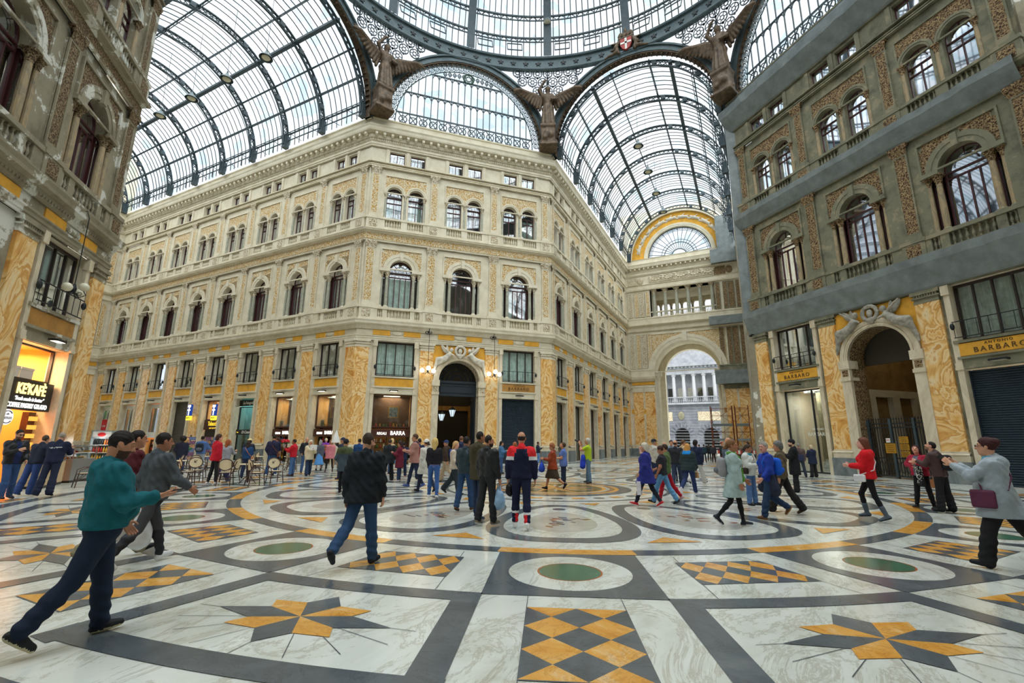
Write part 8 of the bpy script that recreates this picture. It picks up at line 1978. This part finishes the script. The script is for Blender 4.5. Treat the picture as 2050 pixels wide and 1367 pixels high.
def bouquet(B):
    p = wp(B, (B.hp[0][0] + B.hp[1][0]) / 2 + V3(0, .05, .1)); t = thing('rose_bouquet', 'big bunch of red roses held up by the seller in red', 'bouquet', p)
    rd, gr = plain('rose_red', (196, 18, 40), .6), plain('leaf_green', (50, 96, 46), .7); r = random.Random(8)
    for k in range(26):
        a, q = r.random() * 6.3, .22 * math.sqrt(r.random()); m2 = MB(); m2.ell((q * math.cos(a), q * math.sin(a), .2 + .1 * r.random() - q * .25), (.05, .05, .045), 8, 6); m2.build('rose', rd, t, smooth=True)
    m2 = MB()
    for k in range(30):
        a = r.random() * 6.3; q = .2 * r.random(); m2.ell((q * math.cos(a), q * math.sin(a), .08 + .06 * r.random()), (.06, .05, .02), 6, 4, 0, Matrix.Rotation(a, 3, 'Z') @ Matrix.Rotation(.6, 3, 'X'))
    m2.build('foliage', gr, t); m2 = MB(); m2.lathe([(.03, -.16), (.1, .1)], 10); m2.build('paper_wrap', M['white'], t)
bouquet(PB['roses'])
ppl('dark_facing', 'person in a black jacket standing behind the cream jacket', arms=(PK, PK), hair=('bald', (70, 50, 42)), top=('jacket', (34, 36, 44)), pants=('jeans', (60, 92, 140)), shoes=BS)
ppl('cream_paper', 'white-haired person in a cream jacket reading a paper', fem=True, legs=SWR, arms=(DN, (30, 10, 92, 30)), head=(0, 6), hair=('bob', (226, 214, 190)), top=('longjacket', (214, 202, 172), dict(hem=.8)), pants=('wide', (40, 56, 84)), shoes=BS)
t_ = thing('paper_sheet', 'white sheet of paper held up by the person in the cream jacket', 'paper', wp(PB['cream_paper'], PB['cream_paper'].hp[1][0] + V3(0, .04, .06)), R(60)); mb = MB(); mb.box(-.15, .15, -.002, .002, -.1, .14); mb.build('sheet', M['white'], t_)
crossbag(PB['cream_paper'], 'black bag at the hip of the person in the cream jacket', (30, 32, 36), side=-1, z=.98, w=.3, h=.26)
ppl('blue_skirt', 'grey-haired person in a full light blue skirt near the shop', fem=True, hair=('bob', (140, 140, 140)), top=('sweater', (86, 92, 104)), pants=('bluedress', (88, 150, 214)), shoes=BS)
ppl('purple', 'person in a purple jacket with a brown backpack by the shop window', fem=True, hair=('short', (220, 196, 160)), top=('jacket', (122, 56, 160)), pants=('slim', (30, 30, 34)), shoes=BS)
backpack(PB['purple'], 'brown backpack on the purple jacket', (142, 86, 66))
ppl('pink', 'person in a pink raincoat and black leggings seen from behind', fem=True, legs=WD, hair=('bob', (150, 100, 74)), top=('longjacket', (206, 126, 136), dict(hood=1, hem=.74)), pants=('leggings', (36, 30, 32)), shoes=((84, 44, 60), (60, 40, 46)))
ppl('beige_coat', 'person in a beige raincoat beyond the pink raincoat', fem=True, hair=('bob', BR), top=('coat', (206, 194, 166), dict(hem=.6)), pants=('slim', (180, 140, 100)), shoes=BRS)
ppl('cap_flag', 'person in a navy cap lifting a white pennant', arms=((70, 10, 70, 10), DN), head=(6, 0), hair=('short', GRY), top=('jacket', (46, 52, 66)), pants=('jeans', NJ), shoes=((56, 56, 90), (40, 40, 60)), extras=(('cap', (40, 44, 72)),))
t_ = thing('pennant', 'white pointed pennant held above the crowd by the pier', 'flag', wp(PB['cap_flag'], PB['cap_flag'].hp[0][0])); mb = MB(); mb.bar((0, 0, -.1), (0, 0, .55), .012); mb.build('flag_stick', M['iron_dark'], t_); mb = MB(); mb.lathe([(.2, -.02), (.14, .2), (.0, .56)], 10, cap=False); mb.build('pennant_cloth', M['white'], t_)
ppl('olive_hood', 'person in a dark jacket with an olive hood and shoulders', legs=((-6, 4, 3), (8, 2, 3)), arms=(PK, PK), head=(-20, -8), hair=('short', DB), top=('hoodie', (64, 78, 88), dict(paint='yoke', c2=(74, 82, 54), hem=.72)), pants=('slim', (26, 28, 32)), shoes=BS, extras=(('cap', (40, 36, 44)),))
ppl('blue_back', 'person in a strong blue jacket turned to the shop', hair=('short', DB), top=('jacket', (30, 66, 116)), pants=('jeans', NJ), shoes=BS)
ppl('black_coat', 'person in a long black jacket walking with a bright umbrella', legs=((10, 2, 3), (-22, 40, 3)), arms=((4, 8, 20, 4), DN), hair=('short', (70, 56, 48)), top=('longjacket', (38, 42, 46), dict(hem=.74)), pants=('wide', (36, 36, 42)), shoes=((34, 34, 38), (210, 210, 210)))
def umb(B):
    t = thing('folded_umbrella', 'folded blue and orange umbrella carried by the long black jacket', 'umbrella', wp(B, B.hp[0][0]), B.o.rotation_euler.z)
    blob('canopy', [('c', (0, -.05, .0), (0, .2, -.06), .05, .07)], emit_free('sky_blue_nylon', (40, 150, 220), .4), t, h=.02); blob('canopy_tip', [('c', (0, .2, -.08), (0, .34, -.14), .065, .03)], emit_free('orange_nylon', (232, 110, 40), .4), t, h=.02); mb = MB(); mb.bar((0, -.18, .04), (0, 0, 0), .02); mb.build('handle', M['black'], t)
umb(PB['black_coat'])
ppl('blonde_beige', 'blond person in a beige top behind the long black jacket', fem=True, hair=('bob', (214, 186, 130)), top=('jacket', (196, 168, 126)), pants=('jeans', JE), shoes=BS)
ppl('dark_red_coat', 'dark curly-haired person in a long burgundy coat', fem=True, arms=(HF, HF), head=(0, -8), hair=('long', (58, 34, 34)), top=('coat', (104, 30, 48), dict(hem=.6)), pants=('slim', (44, 58, 90)), shoes=((190, 176, 172), (220, 214, 210)))
ppl('navy_red_shoe', 'person in a navy top and red shoes behind the burgundy coat', hair=('short', DB), legs=SWR, top=('jacket', (36, 44, 72)), pants=('jeans', NJ), shoes=((166, 50, 60), (200, 190, 190)))
ppl('pink_brown', 'person in a dusty pink jacket and navy trousers clasping a bag', fem=True, legs=((16, 6, 2), (-16, 12, 2)), arms=((16, 8, 88, 30), (16, 8, 88, 30)), head=(0, 0), hair=('short', (84, 60, 44)), top=('longjacket', (170, 122, 112), dict(hem=.82)), pants=('slim', (36, 46, 72)), shoes=((56, 78, 140), (44, 60, 110)), extras=(('scarf', (46, 42, 60)),))
crossbag(PB['pink_brown'], 'black bag clasped by the person in the dusty pink jacket', (28, 28, 32), side=1, z=1.02, y=.14, w=.3, h=.12)
ppl('navy_red_back', 'person in a navy jacket with red panels behind the dusty pink jacket', legs=SWL, hair=('short', DB), top=('jacket', (34, 44, 76), dict(paint='open', c2=(206, 30, 46))), pants=('jeans', NJ), shoes=BS)
crossbag(PB['navy_red_back'], 'red bag on the back of the navy jacket near the portal', (206, 30, 46), side=1, z=1.2, y=-.14, w=.26, h=.36, x=.1)
ppl('white_coat', 'person in a long white coat walking left of the blond hair', fem=True, legs=((-18, 16, 2), (18, 6, 2)), arms=(DN, DN), hair=('tail', BR), top=('coat', (210, 206, 196), dict(hem=.62)), pants=('slim', (36, 42, 66)), shoes=BS, extras=(('cap', (226, 224, 220)),))
ppl('blonde_jeans', 'person with very long blond hair, blue jeans and white trainers', fem=True, legs=((-6, 8, 3), (10, 6, 3)), arms=((10, 8, 50, 20), (4, 8, 30, 10)), hair=('vlong', (214, 180, 112)), top=('sweater', (34, 32, 38), dict(hem=1.0)), under=(150, 130, 180), pants=('slim', (62, 98, 158)), shoes=WS)
ppl('blue_cap', 'person in a blue cap and brown jacket with khaki trousers', legs=((20, 6, 2), (-24, 26, 2)), arms=((20, 8, 80, 20), BK), hair=('short', GRY), top=('jacket', (64, 50, 42), dict(hood=1)), pants=('wide', (168, 150, 124)), shoes=BS, extras=(('cap', (40, 58, 110)),))
backpack(PB['blue_cap'], 'blue backpack on the brown jacket under the blue cap', (40, 66, 124))
ppl('blonde_short', 'short blond person in a pale jacket and dark flared trousers', fem=True, legs=((18, 4, 2), (-24, 18, 2)), arms=((14, 9, 70, 20), BK), head=(-14, 0), sk=(222, 166, 140), hair=('bob', (206, 166, 112)), top=('jacket', (208, 192, 172), dict(hem=.86)), pants=('wide', (44, 52, 58)), shoes=((50, 42, 38), (40, 34, 32)), extras=(('scarf', (120, 120, 150)),))
ppl('navy_tall', 'tall person with shaved hair in a navy jacket at the portal', hair=('crop', (120, 84, 66)), top=('jacket', (38, 46, 76), dict(hood=1)), pants=('jeans', NJ), shoes=BS)
ppl('red_short', 'short red-haired person in blue beside the tracksuit', fem=True, hair=('short', (156, 92, 56)), top=('sweater', (60, 130, 170)), pants=('jeans', NJ), shoes=BS)
ppl('blue_long_hair', 'dark long-haired person in a blue jacket before the shutter', fem=True, arms=(HF, HF), hair=('long', DB), top=('jacket', (70, 110, 150)), pants=('jeans', JE), shoes=BS)
ppl('pier_phone', 'distant person in a black jacket checking a phone against the pier', arms=(PH, PK), legs=((20, 40, 3), (0, 0, 3)), sk=SK4, hair=('short', DB), top=('jacket', (34, 42, 58)), pants=('jeans', (86, 124, 176)), shoes=((200, 190, 170), (160, 130, 100)))
ppl('rust', 'person in a rust leather jacket and brown skirt walking left', fem=True, fat=1.08, legs=((22, 8, 2), (-18, 36, 2)), arms=((20, 8, 78, 20), (20, 8, 78, 20)), head=(0, -14), hair=('full', (156, 98, 60)), top=('leather', (150, 62, 32), dict(rough=.5, hem=.8)), pants=('skirt', (66, 56, 46)), shoes=BS)
hang_bag(PB['rust'], 1, 'blue bag carried by the person in the rust leather jacket', cloth((34, 74, 190), .5), .26, .3, .1)
ppl('blue_tee', 'short-haired person in a light blue blouse gazing up', fem=True, fat=1.12, legs=ST, arms=((10, 10, 80, 30), (10, 10, 80, 30)), head=(0, 34), hair=('short', (84, 62, 46)), top=('tee', (98, 126, 196), dict(hem=.82)), sleeve=.6, pants=('capri', (34, 50, 78)), shoes=((206, 206, 190), (220, 220, 210)))
ppl('lime', 'grey-haired person in a lime polo shirt photographing the roof', fat=1.1, legs=((6, 2, 3), (-4, 2, 3)), arms=((64, 12, 104, 20), (66, 12, 104, 20)), head=(0, 16), hair=('full', (186, 182, 172)), top=('tee', (176, 204, 44), dict(hem=.86)), sleeve=.62, pants=('jeans', (92, 124, 152)), shoes=((60, 60, 66), (40, 40, 44)), curl=(60, 60), palm=((-1, 0, 0), (1, 0, 0)))
def camera_thing(B):
    p = (B.hp[0][0] + B.hp[1][0]) / 2; t = thing('photo_camera', 'black camera with a long lens held by the lime polo shirt', 'camera', wp(B, p + V3(0, .03, .03)), B.o.rotation_euler.z); mb = MB(); mb.box(-.07, .07, -.04, .04, -.05, .05); mb.build('camera_body', M['black'], t); mb = MB(); mb.tube([(0, .03, 0), (0, .2, .06)], .04, 10); mb.build('lens', M['black'], t)
camera_thing(PB['lime'])
B_ = PB['lime']; t_ = thing('blue_jacket_bundle', 'bright blue jacket hung over the arm of the lime polo shirt', 'jacket', (0, 0, 0)); t_.matrix_world = B_.Mw; blob('hanging_jacket', [('c', B_.t(-.16, .18, 1.05), B_.t(-.18, .2, .68), .09, .12), ('c', B_.t(-.1, .2, 1.0), B_.t(-.08, .24, .75), .08, .09)], cloth((30, 62, 190), .6), t_, h=.022, k=.05, noise=.01)
ppl('black_cap', 'person in a black cap behind the blue padded coat', hair=('short', GRY), top=('jacket', (190, 186, 176)), pants=('jeans', NJ), shoes=BS, extras=(('cap', (32, 38, 44)),))
ppl('bald_glasses', 'bald bearded person in glasses and navy facing us', hair=('none', DB), beard=(70, 50, 44), top=('jacket', (40, 46, 72)), pants=('jeans', NJ), shoes=BS, glasses=True, arms=(HF, DN))
ppl('grey_hooded', 'dark-haired person in a grey blue hooded top facing us', fem=True, hair=('short', (60, 40, 36)), top=('hoodie', (120, 140, 160)), pants=('jeans', NJ), shoes=BS)
ppl('bald_back', 'balding person in a black jacket with a paper bag, back turned', legs=SWR, hair=('bald', (70, 52, 44)), top=('jacket', (40, 42, 48)), pants=('jeans', (44, 54, 76)), shoes=BS)
hang_bag(PB['bald_back'], 1, 'black and white printed bag carried by the balding person in black', cloth((190, 192, 196), .5), .24, .42, .1)
ppl('brown_hair_m', 'brown-haired person in tan behind the bright blue hood', hair=('short', (104, 74, 48)), top=('jacket', (196, 168, 130)), pants=('jeans', NJ), shoes=BS)
ppl('navy_tall2', 'tall dark-haired person in a dark blue jacket and pale trousers', legs=WR, hair=('full', DB), top=('longjacket', (32, 40, 66), dict(hem=.8)), pants=('wide', (196, 194, 190)), shoes=BS)
ppl('far_a', 'distant person in black walking out through the arch, nearest of that group', hair=('short', DB), top=('jacket', (36, 40, 50)), pants=('slim', BLK), shoes=BS)
ppl('far_b', 'distant person in a teal jacket and red bag by the arch', hair=('short', DB), top=('jacket', (36, 58, 72)), pants=('slim', BLK), shoes=BS)
ppl('far_c', 'farthest black clad person beside the striped post', hair=('short', DB), top=('jacket', (28, 30, 36)), pants=('slim', BLK), shoes=BS)
ppl('far_d', 'distant person in dark grey facing us by the scaffolding', hair=('short', DB), top=('jacket', (50, 50, 60)), pants=('slim', BLK), shoes=BS)
ppl('far_e', 'distant person in navy alone in the far arm', hair=('short', BR), top=('jacket', (48, 56, 80)), pants=('jeans', NJ), shoes=BS)
ppl('far_pink', 'tiny distant person in a pale pink coat by the left pylon', fem=True, hair=('bob', DB), top=('coat', (206, 170, 164), dict(hem=.6)), pants=('slim', BLK), shoes=WS)
ppl('orange_print', 'person in a black shirt with an orange print by the scaffolding', arms=(HF, HF), hair=('short', RED_), top=('shirt', (30, 32, 36), dict(paint='hem', c2=(214, 110, 60))), pants=('slim', BLK), shoes=BS)
ppl('bald_far', 'bald person in grey behind the girl in the mint coat', hair=('none', GRY), top=('jacket', (84, 96, 112)), pants=('jeans', (54, 88, 150)), shoes=((50, 80, 140), (40, 60, 110)), legs=SWL)
ppl('dark_far', 'distant dark-haired person in navy by the corner pier', hair=('short', DB), top=('jacket', (40, 40, 66)), pants=('slim', BLK), shoes=BS)
ppl('brown_bag', 'person in a brown jacket with a big navy bag at the glass shop', legs=WD, hair=('short', GRY), top=('jacket', (92, 76, 74)), pants=('jeans', (56, 66, 78)), shoes=BS)
crossbag(PB['brown_bag'], 'big navy bag slung behind the brown jacket at the glass shop', (44, 52, 82), side=1, z=1.05, y=-.2, w=.16, h=.3, d=.4, x=.0)
ppl('grey_navy', 'grey-blond person in a navy coat looking into the glass shop', fem=True, arms=(HF, HF), hair=('full', (200, 182, 150)), top=('longjacket', (34, 42, 68), dict(hem=.72)), pants=('wide', (44, 44, 46)), shoes=BS)
